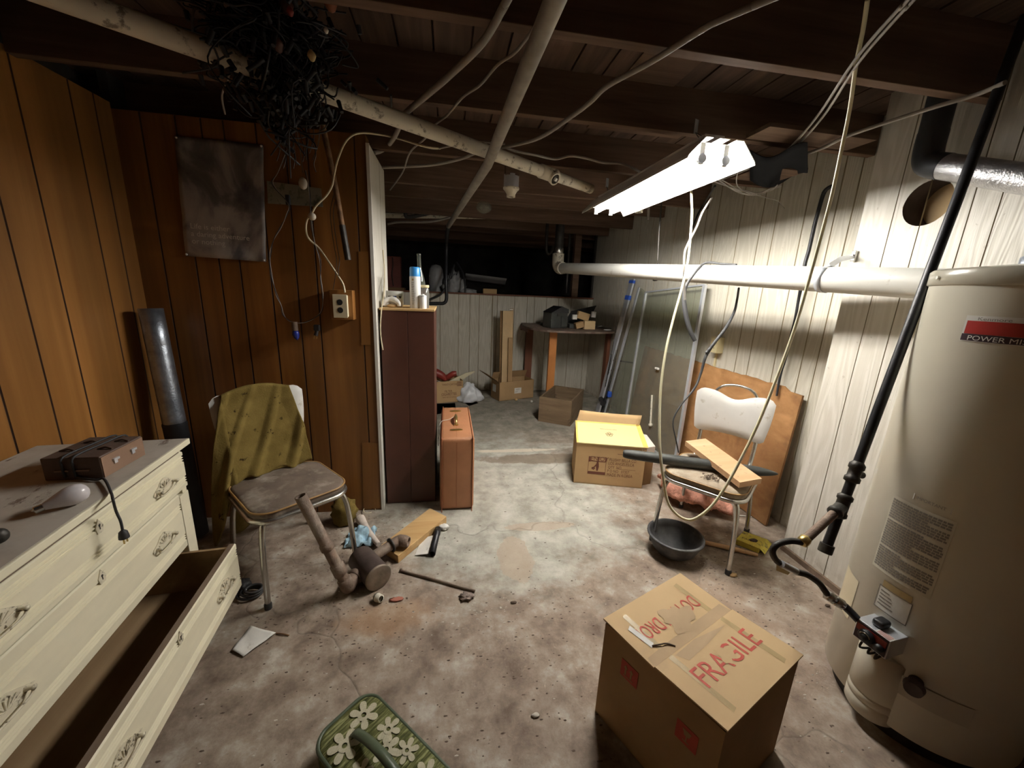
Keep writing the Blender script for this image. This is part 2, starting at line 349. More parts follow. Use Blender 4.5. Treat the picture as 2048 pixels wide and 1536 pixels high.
# ------------------------------------------------------------------ geometry helpers
class G:
    """collects vertices and faces of ONE mesh object"""
    def __init__(s): s.v = []; s.f = []; s.sm = []; s.mi = []; s.cur = 0
    def add(s, vs, fs, smooth=False):
        o = len(s.v); s.v += [Vector(v) for v in vs]
        for f in fs: s.f.append(tuple(i + o for i in f)); s.sm.append(smooth); s.mi.append(s.cur)
        return s
    def obox(s, p, ex, ey, ez):
        p, ex, ey, ez = map(Vector, (p, ex, ey, ez))
        vs = [p, p + ex, p + ex + ey, p + ey, p + ez, p + ex + ez, p + ex + ey + ez, p + ey + ez]
        fs = [(0, 3, 2, 1), (4, 5, 6, 7), (0, 1, 5, 4), (1, 2, 6, 5), (2, 3, 7, 6), (3, 0, 4, 7)]
        if ex.cross(ey).dot(ez) < 0: fs = [tuple(reversed(f)) for f in fs]
        return s.add(vs, fs)
    def box(s, cx, cy, cz, sx, sy, sz, bev=0.0, seg=2, rot=None):
        bm = bmesh.new(); bmesh.ops.create_cube(bm, size=1.0)
        bmesh.ops.scale(bm, vec=(sx, sy, sz), verts=bm.verts)
        if bev > 0: bmesh.ops.bevel(bm, geom=list(bm.edges), offset=bev, segments=seg, affect='EDGES', profile=.5)
        if rot is not None: bmesh.ops.transform(bm, matrix=rot.to_4x4(), verts=bm.verts)
        bmesh.ops.translate(bm, vec=(cx, cy, cz), verts=bm.verts)
        bm.verts.index_update()
        s.add([v.co.copy() for v in bm.verts], [[v.index for v in f.verts] for f in bm.faces], bev > 0 and seg > 2)
        bm.free(); return s
    def bx(s, x0, x1, y0, y1, z0, z1, bev=0.0, seg=2):
        return s.box((x0 + x1) / 2, (y0 + y1) / 2, (z0 + z1) / 2, abs(x1 - x0), abs(y1 - y0), abs(z1 - z0), bev, seg)
    def tube(s, pts, r, n=10, sub=6, caps=True, cyc=False):
        pts = [Vector(p) for p in pts]
        rs = list(r) if isinstance(r, (list, tuple)) else [r] * len(pts)
        if sub > 1 and len(pts) > 2: pts, rs = spline(pts, rs, sub, cyc)
        N = len(pts); rings = []
        t0 = (pts[1] - pts[0]).normalized()
        up = Vector((0, 0, 1)) if abs(t0.z) < .9 else Vector((1, 0, 0))
        nrm = (up - up.dot(t0) * t0).normalized()
        for i, p in enumerate(pts):
            if cyc: tg = pts[(i + 1) % N] - pts[i - 1]
            else: tg = pts[min(i + 1, N - 1)] - pts[max(i - 1, 0)]
            tg = tg.normalized() if tg.length > 1e-9 else t0
            nrm = nrm - nrm.dot(tg) * tg
            nrm = nrm.normalized() if nrm.length > 1e-6 else tg.orthogonal().normalized()
            b = tg.cross(nrm)
            rings.append([p + rs[i] * (math.cos(2 * PI * k / n) * nrm + math.sin(2 * PI * k / n) * b) for k in range(n)])
        vs = [v for rg in rings for v in rg]; fs = []
        for i in range(N if cyc else N - 1):
            j = (i + 1) % N
            for k in range(n): fs.append((i * n + k, i * n + (k + 1) % n, j * n + (k + 1) % n, j * n + k))
        s.add(vs, fs, True)
        if caps and not cyc:
            s.add(rings[0], [tuple(range(n - 1, -1, -1))]); s.add(rings[-1], [tuple(range(n))])
        return s
    def cyl(s, p0, p1, r0, r1=None, n=24, caps=True):
        return s.tube([p0, p1], [r0, r0 if r1 is None else r1], n, 1, caps)
    def lathe(s, prof, o=(0, 0, 0), axis=(0, 0, 1), n=28, smooth=True):
        o = Vector(o); a = Vector(axis).normalized(); e1 = a.orthogonal().normalized(); e2 = a.cross(e1)
        vs = []; fs = []
        for (r, z) in prof:
            for k in range(n): vs.append(o + a * z + r * (math.cos(2 * PI * k / n) * e1 + math.sin(2 * PI * k / n) * e2))
        for i in range(len(prof) - 1):
            for k in range(n): fs.append((i * n + k, i * n + (k + 1) % n, (i + 1) * n + (k + 1) % n, (i + 1) * n + k))
        s.add(vs, fs, smooth)
        if prof[0][0] > 1e-5: s.add([vs[k] for k in range(n)], [tuple(range(n - 1, -1, -1))])
        if prof[-1][0] > 1e-5: s.add([vs[(len(prof) - 1) * n + k] for k in range(n)], [tuple(range(n))])
        return s
    def lathe_open(s, prof, o=(0, 0, 0), axis=(0, 0, 1), n=32):
        o = Vector(o); a = Vector(axis).normalized(); e1 = a.orthogonal().normalized(); e2 = a.cross(e1); vs = []; fs = []
        for (r, z) in prof:
            for k in range(n): vs.append(o + a * z + r * (math.cos(2 * PI * k / n) * e1 + math.sin(2 * PI * k / n) * e2))
        for i in range(len(prof) - 1):
            for k in range(n): fs.append((i * n + k, i * n + (k + 1) % n, (i + 1) * n + (k + 1) % n, (i + 1) * n + k))
        return s.add(vs, fs, True)
    def sheet(s, fn, nu, nv, smooth=True):
        vs = [fn(i / nu, j / nv) for j in range(nv + 1) for i in range(nu + 1)]
        fs = [(j * (nu + 1) + i, j * (nu + 1) + i + 1, (j + 1) * (nu + 1) + i + 1, (j + 1) * (nu + 1) + i) for j in range(nv) for i in range(nu)]
        return s.add(vs, fs, smooth)
    def prism(s, poly, off):
        poly = [Vector(p) for p in poly]; off = Vector(off); n = len(poly)
        nr = Vector((0, 0, 0))
        for i in range(n): nr += poly[i].cross(poly[(i + 1) % n])
        flip = nr.dot(off) > 0
        vs = poly + [p + off for p in poly]
        fs = [tuple(range(n)), tuple(range(2 * n - 1, n - 1, -1))] + [(i, i + n, (i + 1) % n + n, (i + 1) % n) for i in range(n)]
        if flip: fs = [tuple(reversed(f)) for f in fs]
        return s.add(vs, fs)
    def blob(s, c, r, amp=.25, sub=3, seed=0, sc=3.0, rot=None):
        """a lumpy ball"""
        from mathutils import noise as mn
        bm = bmesh.new(); bmesh.ops.create_icosphere(bm, subdivisions=sub, radius=1.0)
        r = Vector(r) if not isinstance(r, (int, float)) else Vector((r, r, r)); c = Vector(c)
        for v in bm.verts:
            k = 1 + amp * mn.noise(v.co * sc + Vector((seed * 3.7, seed * 1.3, 0)))
            q = Vector((v.co.x * r.x, v.co.y * r.y, v.co.z * r.z)) * k
            v.co = (rot @ q if rot else q) + c
        bm.verts.index_update()
        s.add([v.co.copy() for v in bm.verts], [[v.index for v in f.verts] for f in bm.faces], True); bm.free(); return s

def spline(pts, rs, sub, cyc=False):
    N = len(pts); op = []; orr = []
    rng = range(N) if cyc else range(N - 1)
    for i in rng:
        if cyc: p0, p1, p2, p3 = pts[i - 1], pts[i], pts[(i + 1) % N], pts[(i + 2) % N]; r1, r2 = rs[i], rs[(i + 1) % N]
        else: p0, p1, p2, p3 = pts[max(i - 1, 0)], pts[i], pts[i + 1], pts[min(i + 2, N - 1)]; r1, r2 = rs[i], rs[i + 1]
        for k in range(sub):
            t = k / sub
            op.append(.5 * ((2 * p1) + (p2 - p0) * t + (2 * p0 - 5 * p1 + 4 * p2 - p3) * t * t + (3 * p1 - p0 - 3 * p2 + p3) * t ** 3))
            orr.append(r1 + (r2 - r1) * t)
    if not cyc: op.append(pts[-1]); orr.append(rs[-1])
    return op, orr

def obj(name, g, m, parent=None, W=True, solid=0.0, subd=0, label=None, bev=0.0, off=0.0):
    """link G as one mesh object; W: its vertices are in world coordinates; else in the parent's"""
    me = bpy.data.meshes.new(name)
    vs = g.v
    if parent is not None and W:
        root = parent
        while root.parent is not None: root = root.parent
        inv = mw(root).inverted(); vs = [inv @ v for v in vs]
    me.from_pydata([tuple(v) for v in vs], [], g.f)
    ms = m if isinstance(m, (list, tuple)) else [m]
    for x in ms: me.materials.append(MT[x] if isinstance(x, str) else x)
    me.polygons.foreach_set('use_smooth', g.sm); me.polygons.foreach_set('material_index', g.mi)
    me.update()
    o = bpy.data.objects.new(name, me); COL.objects.link(o)
    if parent is not None: o.parent = parent
    if solid: md = o.modifiers.new('thick', 'SOLIDIFY'); md.thickness = solid; md.offset = off
    if bev: md = o.modifiers.new('edge', 'BEVEL'); md.width = bev; md.segments = 2; md.limit_method = 'ANGLE'
    if subd: md = o.modifiers.new('smooth', 'SUBSURF'); md.levels = md.render_levels = subd
    if label: o['label'] = label
    return o
def mw(o): return Matrix.Translation(o.location) @ o.rotation_euler.to_matrix().to_4x4()
def thing(name, loc, label, cat, rz=0.0, group=None, rot=None):
    o = bpy.data.objects.new(name, None); COL.objects.link(o); o.empty_display_size = .05
    o.location = loc; o.rotation_euler = rot if rot else (0, 0, rz)
    o['label'] = label; o['category'] = cat
    if group: o['group'] = group
    return o
def one(name, g, m, label, cat, group=None, kind=None, center=True, **kw):
    """a thing that is one mesh, with its origin at its own base"""
    if center:
        c = Vector((sum(v.x for v in g.v) / len(g.v), sum(v.y for v in g.v) / len(g.v), min(v.z for v in g.v)))
        g.v = [v - c for v in g.v]
    o = obj(name, g, m, **kw)
    if center: o.location = c
    o['label'] = label; o['category'] = cat
    if group: o['group'] = group
    if kind: o['kind'] = kind
    return o
def struct(name, g, m, parent=None, **kw):
    o = obj(name, g, m, parent, **kw); o['kind'] = 'structure'; return o
def copy_tree(o, parent=None):
    c = o.copy(); COL.objects.link(c); c.parent = parent
    for ch in list(o.children): copy_tree(ch, c)
    return c
def text(name, body, m, parent, o, xd, yd, size, W=True, ex=0.0004, fn=None, align='LEFT', sx=1.0, drop=()):
    """lettering as thin raised shapes; o origin, xd reading direction, yd up direction"""
    cu = bpy.data.curves.new(name, 'FONT'); cu.body = body; cu.size = size; cu.align_x = align; cu.resolution_u = 3
    ob = bpy.data.objects.new(name, cu)
    me0 = bpy.data.meshes.new_from_object(ob)
    g = G(); xd = Vector(xd).normalized(); yd = Vector(yd); yd = (yd - yd.dot(xd) * xd).normalized(); nd = xd.cross(yd)
    vs = [v.co.copy() for v in me0.vertices]; fs = [tuple(p.vertices) for p in me0.polygons]
    if fn: P = [fn(v.x * sx, v.y) for v in vs]
    else: P = [Vector(o) + xd * v.x * sx + yd * v.y + nd * ex for v in vs]
    g.add(P, fs)
    bpy.data.objects.remove(ob); bpy.data.curves.remove(cu); bpy.data.meshes.remove(me0)
    return obj(name, g, m, parent, W)
def quad(p0, p1, p2, p3, th=.0008):
    """thin slab on four corners"""
    p = [Vector(q) for q in (p0, p1, p2, p3)]; n = (p[1] - p[0]).cross(p[3] - p[0]).normalized()
    return G().prism(p, n * th)
def rect(o, xd, yd, w, h, th=.0008):
    o = Vector(o); xd = Vector(xd).normalized(); yd = Vector(yd).normalized()
    return quad(o, o + xd * w, o + xd * w + yd * h, o + yd * h, th)

# ------------------------------------------------------------------ panelled walls: a straight run cut by V-grooves
def panel_wall(name, p0, p1, z0, z1, grooves, mats, th=.03, gw=.004, gd=.004, hole=None):
    """p0->p1 as seen left to right from inside the room; grooves = distances along the run"""
    p0 = Vector((p0[0], p0[1], 0)); p1 = Vector((p1[0], p1[1], 0)); d = p1 - p0; L = d.length; d.normalize()
    nin = Vector((d.y, -d.x, 0))              # towards the viewer
    prof = [(0, 0)]
    for g_ in sorted(grooves):
        if gw < g_ < L - gw: prof += [(g_ - gw, 0), (g_ - gw * .4, -gd), (g_ + gw * .4, -gd), (g_ + gw, 0)]
    prof.append((L, 0))
    g = G()
    zs = [z0, z1]
    def P(u, w, z): return p0 + d * u + nin * w + Vector((0, 0, z))
    for i in range(len(prof) - 1):
        (u0, w0), (u1, w1) = prof[i], prof[i + 1]
        g.cur = 1 if (w0 < 0 or w1 < 0) else 0
        g.add([P(u0, w0, z0), P(u1, w1, z0), P(u1, w1, z1), P(u0, w0, z1)], [(0, 1, 2, 3)])
    g.cur = 0
    a, b = P(0, 0, z0), P(L, 0, z0); A, B = P(0, 0, z1), P(L, 0, z1)
    a2, b2, A2, B2 = P(0, -th, z0), P(L, -th, z0), P(0, -th, z1), P(L, -th, z1)
    g.add([a, A, A2, a2], [(0, 1, 2, 3)]); g.add([b, b2, B2, B], [(0, 1, 2, 3)]); g.add([A, B, B2, A2], [(0, 1, 2, 3)])
    g.add([a2, A2, B2, b2], [(0, 1, 2, 3)])
    return struct(name, g, mats)

up = Vector((0, 0, 1))
JB = 2.15      # joist undersides
# floor
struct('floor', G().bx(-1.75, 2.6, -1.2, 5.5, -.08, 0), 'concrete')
# brown partition facing the camera, and its stub end
gx = [-1.446, -1.298, -1.188, -1.09, -.945, -.815, -.712, -.482]
panel_wall('wall_partition', (-1.56, 2.33), (-.425, 2.33), 0, 2.165, [x + 1.56 for x in gx], ['brown_panel', 'panel_groove'], th=.09)
# left wall
gy = [-.9, -.7, -.42, -.2, 0.02, .22, .42, .72, .93, 1.12, 1.38, 1.58, 1.74, 1.89, 2.12, 2.24]
panel_wall('wall_left', (-1.56, -1.2), (-1.56, 2.33), 0, 2.19, [y + 1.2 for y in gy], ['brown_panel2', 'panel_groove'], th=.05)
# white painted stub wall: partition end running away from the camera
panel_wall('wall_stub', (-.41, 2.335), (-.41, 2.82), 0, 2.125, [.30], ['white_panel2', 'cream_groove'], th=.015)
struct('trim_1', G().bx(-.425, -.408, 2.322, 2.336, 0, 2.125), 'white')
# lighter repaired strip at the partition's right edge
struct('trim_2', quad(onY(717, 503, 2.33), onY(729, 503, 2.33) , onY(742, 690, 2.33), onY(723, 690, 2.33), .002), 'brown_panel2') if False else None
struct('wall_stub_back', G().bx(-1.6, -.425, 2.80, 2.82, 0, 2.12), 'white_panel')
struct('wall_rim', G().bx(-1.80, -1.75, -1.2, 5.5, 0, 2.42), 'foundation')
# back pony wall in front of the crawl space
bg = [-.234, -.112, .135, .287, .413, .658, .898, 1.075, 1.179, 1.349, 1.522, 1.706, 1.95]
panel_wall('wall_back', (-1.6, 5.33), (2.02, 5.33), 0, 1.335, [x + 1.6 for x in bg] + [.15, .42, .6, .8, 1.02, 1.2], ['white_panel', 'cream_groove'], th=.10)
gb = G().bx(.585, .60, 5.322, 5.33, .02, 1.335); struct('trim_3', gb, 'cream_groove')
struct('trim_4', G().bx(-1.6, 2.02, 5.30, 5.48, 1.335, 1.352), 'red_wood')
# right wall, slightly out of square, and its furred-out nearer section
ry = [5.1, 4.85, 4.6, 4.45, 4.2, 3.95, 3.8, 3.55, 3.3, 3.127, 2.99, 2.74, 2.54, 2.42, 2.21, 2.02, 1.925, 1.8]
panel_wall('wall_right', (WR(5.36), 5.36), (WR(1.2), 1.2), 0, 2.42, [5.36 - y for y in ry], ['white_panel', 'cream_groove'], th=.06)
# furred section with a round hole cut in it
def furred():
    x = 1.95; y0, y1 = -1.2, 1.69; z1 = 2.42
    hy, hz, hr = 1.43, 1.838, .088
    fy = [1.55, 1.435, 1.28, 1.2, 1.03, .82, .62, .4]
    g = G(); strips = [y1] + [v for v in fy] + [.2, 0, -.3, -.6, y0]
    for i in range(len(strips) - 1):
        a, b = strips[i] - (.002 if i else 0), strips[i + 1] + .002
        # strip from y=a (far) to y=b (near)
        if a > hy - hr and b < hy + hr:      # crosses the hole
            ys = [a] + [a + (b - a) * k / 24 for k in range(1, 24)] + [b]
            for k in range(24):
                u, w = ys[k], ys[k + 1]
                du = hr * hr - (u - hy) ** 2; dw = hr * hr - (w - hy) ** 2
                hu = math.sqrt(du) if du > 0 else 0; hw = math.sqrt(dw) if dw > 0 else 0
                g.add([(x, u, 0), (x, w, 0), (x, w, hz - hw), (x, u, hz - hu)], [(3, 2, 1, 0)])
                g.add([(x, u, hz + hu), (x, w, hz + hw), (x, w, z1), (x, u, z1)], [(3, 2, 1, 0)])
        else: g.add([(x, a, 0), (x, b, 0), (x, b, z1), (x, a, z1)], [(3, 2, 1, 0)])
        if i < len(strips) - 2:
            g.cur = 1; g.add([(x, b, 0), (x + .004, b - .001, 0), (x + .004, b - .001, z1), (x, b, z1)], [(3, 2, 1, 0)])
            g.add([(x + .004, b - .001, 0), (x + .004, b - .003, 0), (x + .004, b - .003, z1), (x + .004, b - .001, z1)], [(3, 2, 1, 0)])
            g.add([(x + .004, b - .003, 0), (x, b - .004, 0), (x, b - .004, z1), (x + .004, b - .003, z1)], [(3, 2, 1, 0)]); g.cur = 0
    g.add([(x, y1, 0), (x, y1, z1), (2.25, y1, z1), (2.25, y1, 0)], [(0, 1, 2, 3)])
    # the sleeve of the hole
    n = 32; vs = []; 
    for k in range(n):
        a = 2 * PI * k / n; vs.append((x, hy + hr * math.cos(a), hz + hr * math.sin(a)))
    for k in range(n):
        a = 2 * PI * k / n; vs.append((x + .11, hy + hr * math.cos(a), hz + hr * math.sin(a)))
    g.cur = 2; g.add(vs, [(k, (k + 1) % n, (k + 1) % n + n, k + n) for k in range(n)], True); g.cur = 0
    struct('wall_right_front', g, ['white_panel2', 'cream_groove', 'muffler'])
    struct('wall_cavity', G().bx(x + .11, x + .13, .9, 1.69, 1.5, 2.2), 'card_light')
furred()
struct('wall_behind_camera', G().bx(-1.75, 2.6, -1.25, -1.2, 0, 2.42), 'brown_panel')
struct('wall_left_back', G().bx(-1.64, -1.6, 2.4, 5.5, 0, 2.42), 'foundation')
# crawl space beyond the pony wall
struct('floor_crawlspace', G().bx(-2.2, 3.0, 5.43, 8.2, 1.10, 1.345), 'dirt')
struct('wall_crawlspace', G().bx(-2.2, 3.0, 8.2, 8.3, 0, 2.42).bx(-2.3, -2.2, 5.4, 8.2, 0, 2.42).bx(3.0, 3.1, 5.4, 8.2, 0, 2.42).bx(-2.3, -1.6, 5.42, 5.46, 0, 2.42).bx(2.02, 3.1, 5.42, 5.46, 0, 2.42), 'foundation')
# ceiling: subfloor boards and joists
ceil = struct('ceiling', G().bx(-2.3, 3.1, -1.2, 8.3, 2.36, 2.42), 'subfloor')
bgx = G(); x = -2.2; k = 0
while x < 3.0:
    w = .135 + .02 * random.random(); dz = .004 * random.random()
    bgx.bx(x, x + w - .008, -1.2, 8.2, 2.345 - dz, 2.36, .001); x += w
struct('subfloor_board', bgx, 'subfloor', ceil)
yj = [.03, .65, 1.27, 1.89, 2.52, 3.14, 3.78, 4.4, 5.02, 5.7, 6.4, 7.1]
for i, y in enumerate(yj):
    x1 = 2.3 if y < 5.3 else 3.0
    struct('joist', G().bx(-1.55 if y < 2.3 else -2.0, x1 - (.4 if y < 1.7 else .15), y - .02, y + .02, JB + .02 * math.sin(i * 2.3), 2.352, .002), 'joist', ceil)
# boards nailed across joist bays, seen between joists as paler wood
for (xa, xb, ya, yb, z) in [(-.75, -.02, 1.0, 1.24, 2.33), (.75, 1.0, 1.45, 1.9, 2.338), (1.35, 1.9, 1.66, 1.8, 2.14), (1.62, 1.9, 2.0, 2.24, 2.10), (-.35, .4, 2.72, 3.0, 2.30), (-.3, .9, 3.3, 3.42, 2.2), (.15, .5, 1.95, 2.12, 2.335), (.78, 1.35, 1.92, 2.4, 2.336)]:
    struct('ceiling_board', G().bx(xa, xb, ya, yb, z, z + .018, .001), 'joist', ceil)
struct('baseboard_right', G().bx(1.935, 1.95, .3, 1.69, 0, .03), 'edge_wood')
# ================================================================== the shop light that lights the room
def shop_light():
    a = onZ(1447, 304, 1.995); b = onZ(1197, 424, 1.995); d = (b - a).normalized(); L = 1.22; s = Vector((0, 0, 1)).cross(d)
    b = a + d * L; up = Vector((0, 0, 1))
    t = thing('shop_light', a + up * 0, 'lit double tube fluorescent shop light hanging under the joists', 'light')
    for (r0, k) in ((-.055, 0), (.055, 1)):
        p = a + s * r0 - up * .012 + d * .04; L = 1.16
        tb = obj('fluorescent_tube', G().cyl(p + d * .03, p + d * (L - .03), .0175, n=16), 'tube', t)
        obj('tube_cap', G().cyl(p + d * .012, p + d * .03, .0185, n=16).cyl(p + d * (L - .03), p + d * (L - .012), .0185, n=16), 'alu', tb)
    L = 1.22
    # reflector: a folded white sheet, open below
    prof = [(-.155, -.035), (-.15, -.022), (-.085, .048), (.085, .048), (.15, -.022), (.155, -.035)]
    g = G()
    for i in range(len(prof) - 1):
        (u0, w0), (u1, w1) = prof[i], prof[i + 1]
        if i == 2: continue
        g.add([a + s * u0 + up * w0, b + s * u0 + up * w0, b + s * u1 + up * w1, a + s * u1 + up * w1], [(0, 1, 2, 3)])
    e0 = a + d * .055          # the flat top is notched at the near end
    g.add([e0 - s * .085 + up * .048, b - s * .085 + up * .048, b + s * .085 + up * .048, e0 + s * .085 + up * .048], [(0, 1, 2, 3)])
    for u0, u1 in ((-.085, -.052), (-.022, .022), (.052, .085)):
        g.add([a + s * u0 + up * .048, e0 + s * u0 + up * .048, e0 + s * u1 + up * .048, a + s * u1 + up * .048], [(0, 1, 2, 3)])
    obj('reflector', g, 'hood', t, solid=.0025)
    obj('housing', G().obox(a + d * .07 + s * -.045 + up * .050, d * (L - .07), s * .09, up * .035), 'hood', t)
    # socket plates: white end plates with two notches that hold the tubes
    for e, dd in ((b, -d),):
        poly = [(-.085, .046), (-.10, .03), (-.09, .01)]
        for c in (-.055, .055):
            poly += [(c - .02, .006), (c, .014), (c + .02, .006)]
        poly += [(.09, .01), (.10, .03), (.085, .046)]
        pl = obj('end_plate', G().prism([e + s * u + up * w for u, w in poly], dd * .004), 'hood', t)
        for c in (-.055, .055):
            obj('tube_socket', G().obox(e + s * (c - .011) - up * .035 + dd * .003, s * .022, dd * .010, up * .055), 'white', pl)
    for c in (-.055, .055):
        obj('tube_socket', G().obox(a + d * .058 + s * (c - .011) - up * .032, s * .022, d * .012, up * .08), 'white', t)
    return t, a, b, d
lamp, LA, LB, LD = shop_light()
for (p, px, py, i) in ((LA + LD * .14, 1383, 236, 0), (LB - LD * .1, 1190, 340, 1)):
    top = Vector((p.x - .03, p.y + (.03 if i == 0 else 0), JB + .02))
    t = thing('hanger_strap', top, ('perforated metal strap and wire over the near end of the shop light', 'perforated metal strap over the far end of the shop light')[i], 'strap')
    sd = Vector((.8, .3, 0)).normalized()
    obj('strap', G().obox(top - sd * .011, sd * .022, Vector((.3, -.8, 0)).normalized() * .002, Vector((0, 0, -.055))), 'alu', t)
    obj('wire', G().tube([top - Vector((0, 0, .05)), (top + p) / 2 + Vector((.01, 0, 0)), p + Vector((.03, .04, .086))], .0016, 6, 3).tube([top - Vector((0, 0, .05)), p + Vector((-.035, -.04, .086))], .0016, 6, 1), 'iron', t)

# ================================================================== dresser
DZ, DL, DD = .80, 1.10, .47
DF = Vector((-1.008, 1.603, 0)); DX = Vector((-.10, .995, 0)).normalized(); DY = Vector((-.995, -.10, 0)).normalized()
th = math.atan2(DX.y, DX.x)
t = thing('dresser', DF - DX * DL / 2 + DY * DD / 2, 'chipped cream dresser by the brown wall, its bottom drawer pulled open', 'dresser', th)
DR = t
# local: x from near (-) to far (+), -y = front, z up
hl, hd = DL / 2, DD / 2
obj('dresser_top', G().box(0, 0, DZ - .0125, DL, DD, .025, .006, 2), ['top_paint'], t, W=False)
obj('top_edge', G().bx(-hl + .001, hl - .001, -hd - .0015, -hd + .012, DZ - .0235, DZ - .0005, .003), 'cream_paint', t, W=False)
fy = -hd + .03      # plane of the carcass front
g = G()
g.bx(hl - .045, hl - .015, fy, hd - .01, .0, DZ - .025, .002).bx(-hl + .015, -hl + .045, fy, hd - .01, 0, DZ - .025, .002)   # side boards
g.bx(hl - .075, hl - .015, fy - .004, fy + .03, 0, .585, .002).bx(-hl + .015, -hl + .075, fy - .004, fy + .03, 0, .585, .002)    # posts
g.bx(-hl + .045, hl - .045, hd - .02, hd - .01, .08, DZ - .025).bx(-hl + .045, hl - .045, fy, fy + .025, .060, .125)
obj('carcass', g, 'cream_paint', t, W=False)
obj('drawer_rail', G().bx(-hl + .03, hl - .03, fy - .002, fy + .02, .752, DZ - .025), 'edge_wood', t, W=False)
def front_profile(zb, zt, y0, groups):
    """drawer front section with triple beads; returns list of (y, z) going up"""
    pts = [(y0 + .004, zb), (y0, zb + .004)]
    for gz in groups:
        for k in range(3):
            z = gz + k * .010 - .010
            pts += [(y0, z - .0045), (y0 + .006, z - .001), (y0 + .006, z + .001), (y0, z + .0045)]
    pts += [(y0, zt - .004), (y0 + .004, zt)]
    return pts
def pull(parent, x, z, y0):
    p = obj('handle', G(), 'pull', parent, W=False); g = G()
    # cast backplate: an uneven scalloped shell
    n = 28; top = []
    for k in range(n):
        a = 2 * PI * k / n; rx = .062 * (1 + .10 * math.cos(4 * a) + .05 * math.cos(7 * a)); rz = .021 * (1 + .22 * math.cos(2 * a + PI) + .14 * math.sin(5 * a))
        top.append((x + rx * math.cos(a), y0, z + .006 + rz * math.sin(a) + .010 * math.cos(a * 1.0) ** 2 * (-1)))
    g.prism(top, (0, -.0035, 0))
    for k in range(7):      # ribs of the shell
        a = PI * (k + .5) / 7; g.tube([(x + .006 * math.cos(a), y0 - .004, z - .002), (x + .036 * math.cos(a), y0 - .005, z - .002 + .026 * math.sin(a))], .0022, 6, 1)
    for sx in (-1, 1):
        g.lathe([(.0075, 0), (.006, .006), (.0045, .012), (.007, .017), (0.0, .019)], (x + sx * .048, y0 - .002, z), (0, -1, 0), 12)
    g.tube([(x - .048, y0 - .010, z), (x - .050, y0 - .013, z - .010), (x - .036, y0 - .013, z - .017), (x, y0 - .012, z - .019), (x + .036, y0 - .013, z - .017), (x + .050, y0 - .013, z - .010), (x + .048, y0 - .010, z)], .0028, 8, 5)
    me = p.data; q = obj('handle_shape', g, 'pull'); p.data = q.data; bpy.data.objects.remove(q); bpy.data.meshes.remove(me)
    return p
def escutcheon(parent, x, z, y0):
    e = obj('keyhole_plate', G().prism([(x - .010, y0, z - .019), (x + .010, y0, z - .019), (x + .014, y0, z), (x, y0, z + .024), (x - .014, y0, z)], (0, -.0025, 0)), 'pull', parent, W=False)
    obj('keyhole', G().cyl((x, y0 - .0026, z + .004), (x, y0 - .0031, z + .004), .0035, n=12).bx(x - .0016, x + .0016, y0 - .0031, y0 - .0026, z - .009, z + .003), 'iron', e, W=False)
def drawer(zb, zt, x0, x1, out, hx, hz, kx, kz, groups):
    y0 = fy - .008 - out
    dr = bpy.data.objects.new('drawer', None)
    pr = front_profile(zb, zt, y0, groups); g = G()
    vs = [(x0, y, z) for y, z in pr] + [(x1, y, z) for y, z in pr]; n = len(pr)
    g.add(vs, [(i, i + n, i + n + 1, i + 1) for i in range(n - 1)])
    g.bx(x0, x1, y0 + .0065, y0 + .022, zb, zt)
    dr = obj('drawer', g, 'cream_paint', t, W=False)
    if out > .05:
        b = G(); yb = y0 + .39
        b.bx(x1 - .012, x1, y0 + .021, yb, zb + .012, zt - .012).bx(x0, x0 + .012, y0 + .021, yb, zb + .012, zt - .012)
        b.bx(x0 + .012, x1 - .012, yb - .012, yb, zb + .012, zt - .02).bx(x0 + .012, x1 - .012, y0 + .021, yb - .012, zb + .012, zb + .020)
        b.bx(x0 + .012, x1 - .012, y0 + .0215, y0 + .0225, zb + .02, zt - .001)
        obj('drawer_box', b, 'raw_wood', dr, W=False)
        obj('front_edge', G().bx(x0, x1, y0 + .004, y0 + .0225, zt, zt + .0012), 'edge_wood', dr, W=False)
    for xx in hx: pull(dr, xx, hz, y0)
    escutcheon(dr, kx, kz, y0)
    return dr
fx = lambda u: hl - u                       # u = distance from the far front corner
drawer(.605, .752, -hl + .03, fx(.02), 0, (fx(.16), fx(.77)), .675, fx(.465), .715, (.637, .722))
drawer(.372, .598, -hl + .08, fx(.08), -.004, (fx(.21), fx(.80)), .485, fx(.49), .568, (.415, .545))
drawer(.150, .355, -hl + .08, fx(.075), .158, (fx(.21), fx(.78)), .255, fx(.50), .325, (.195, .315))

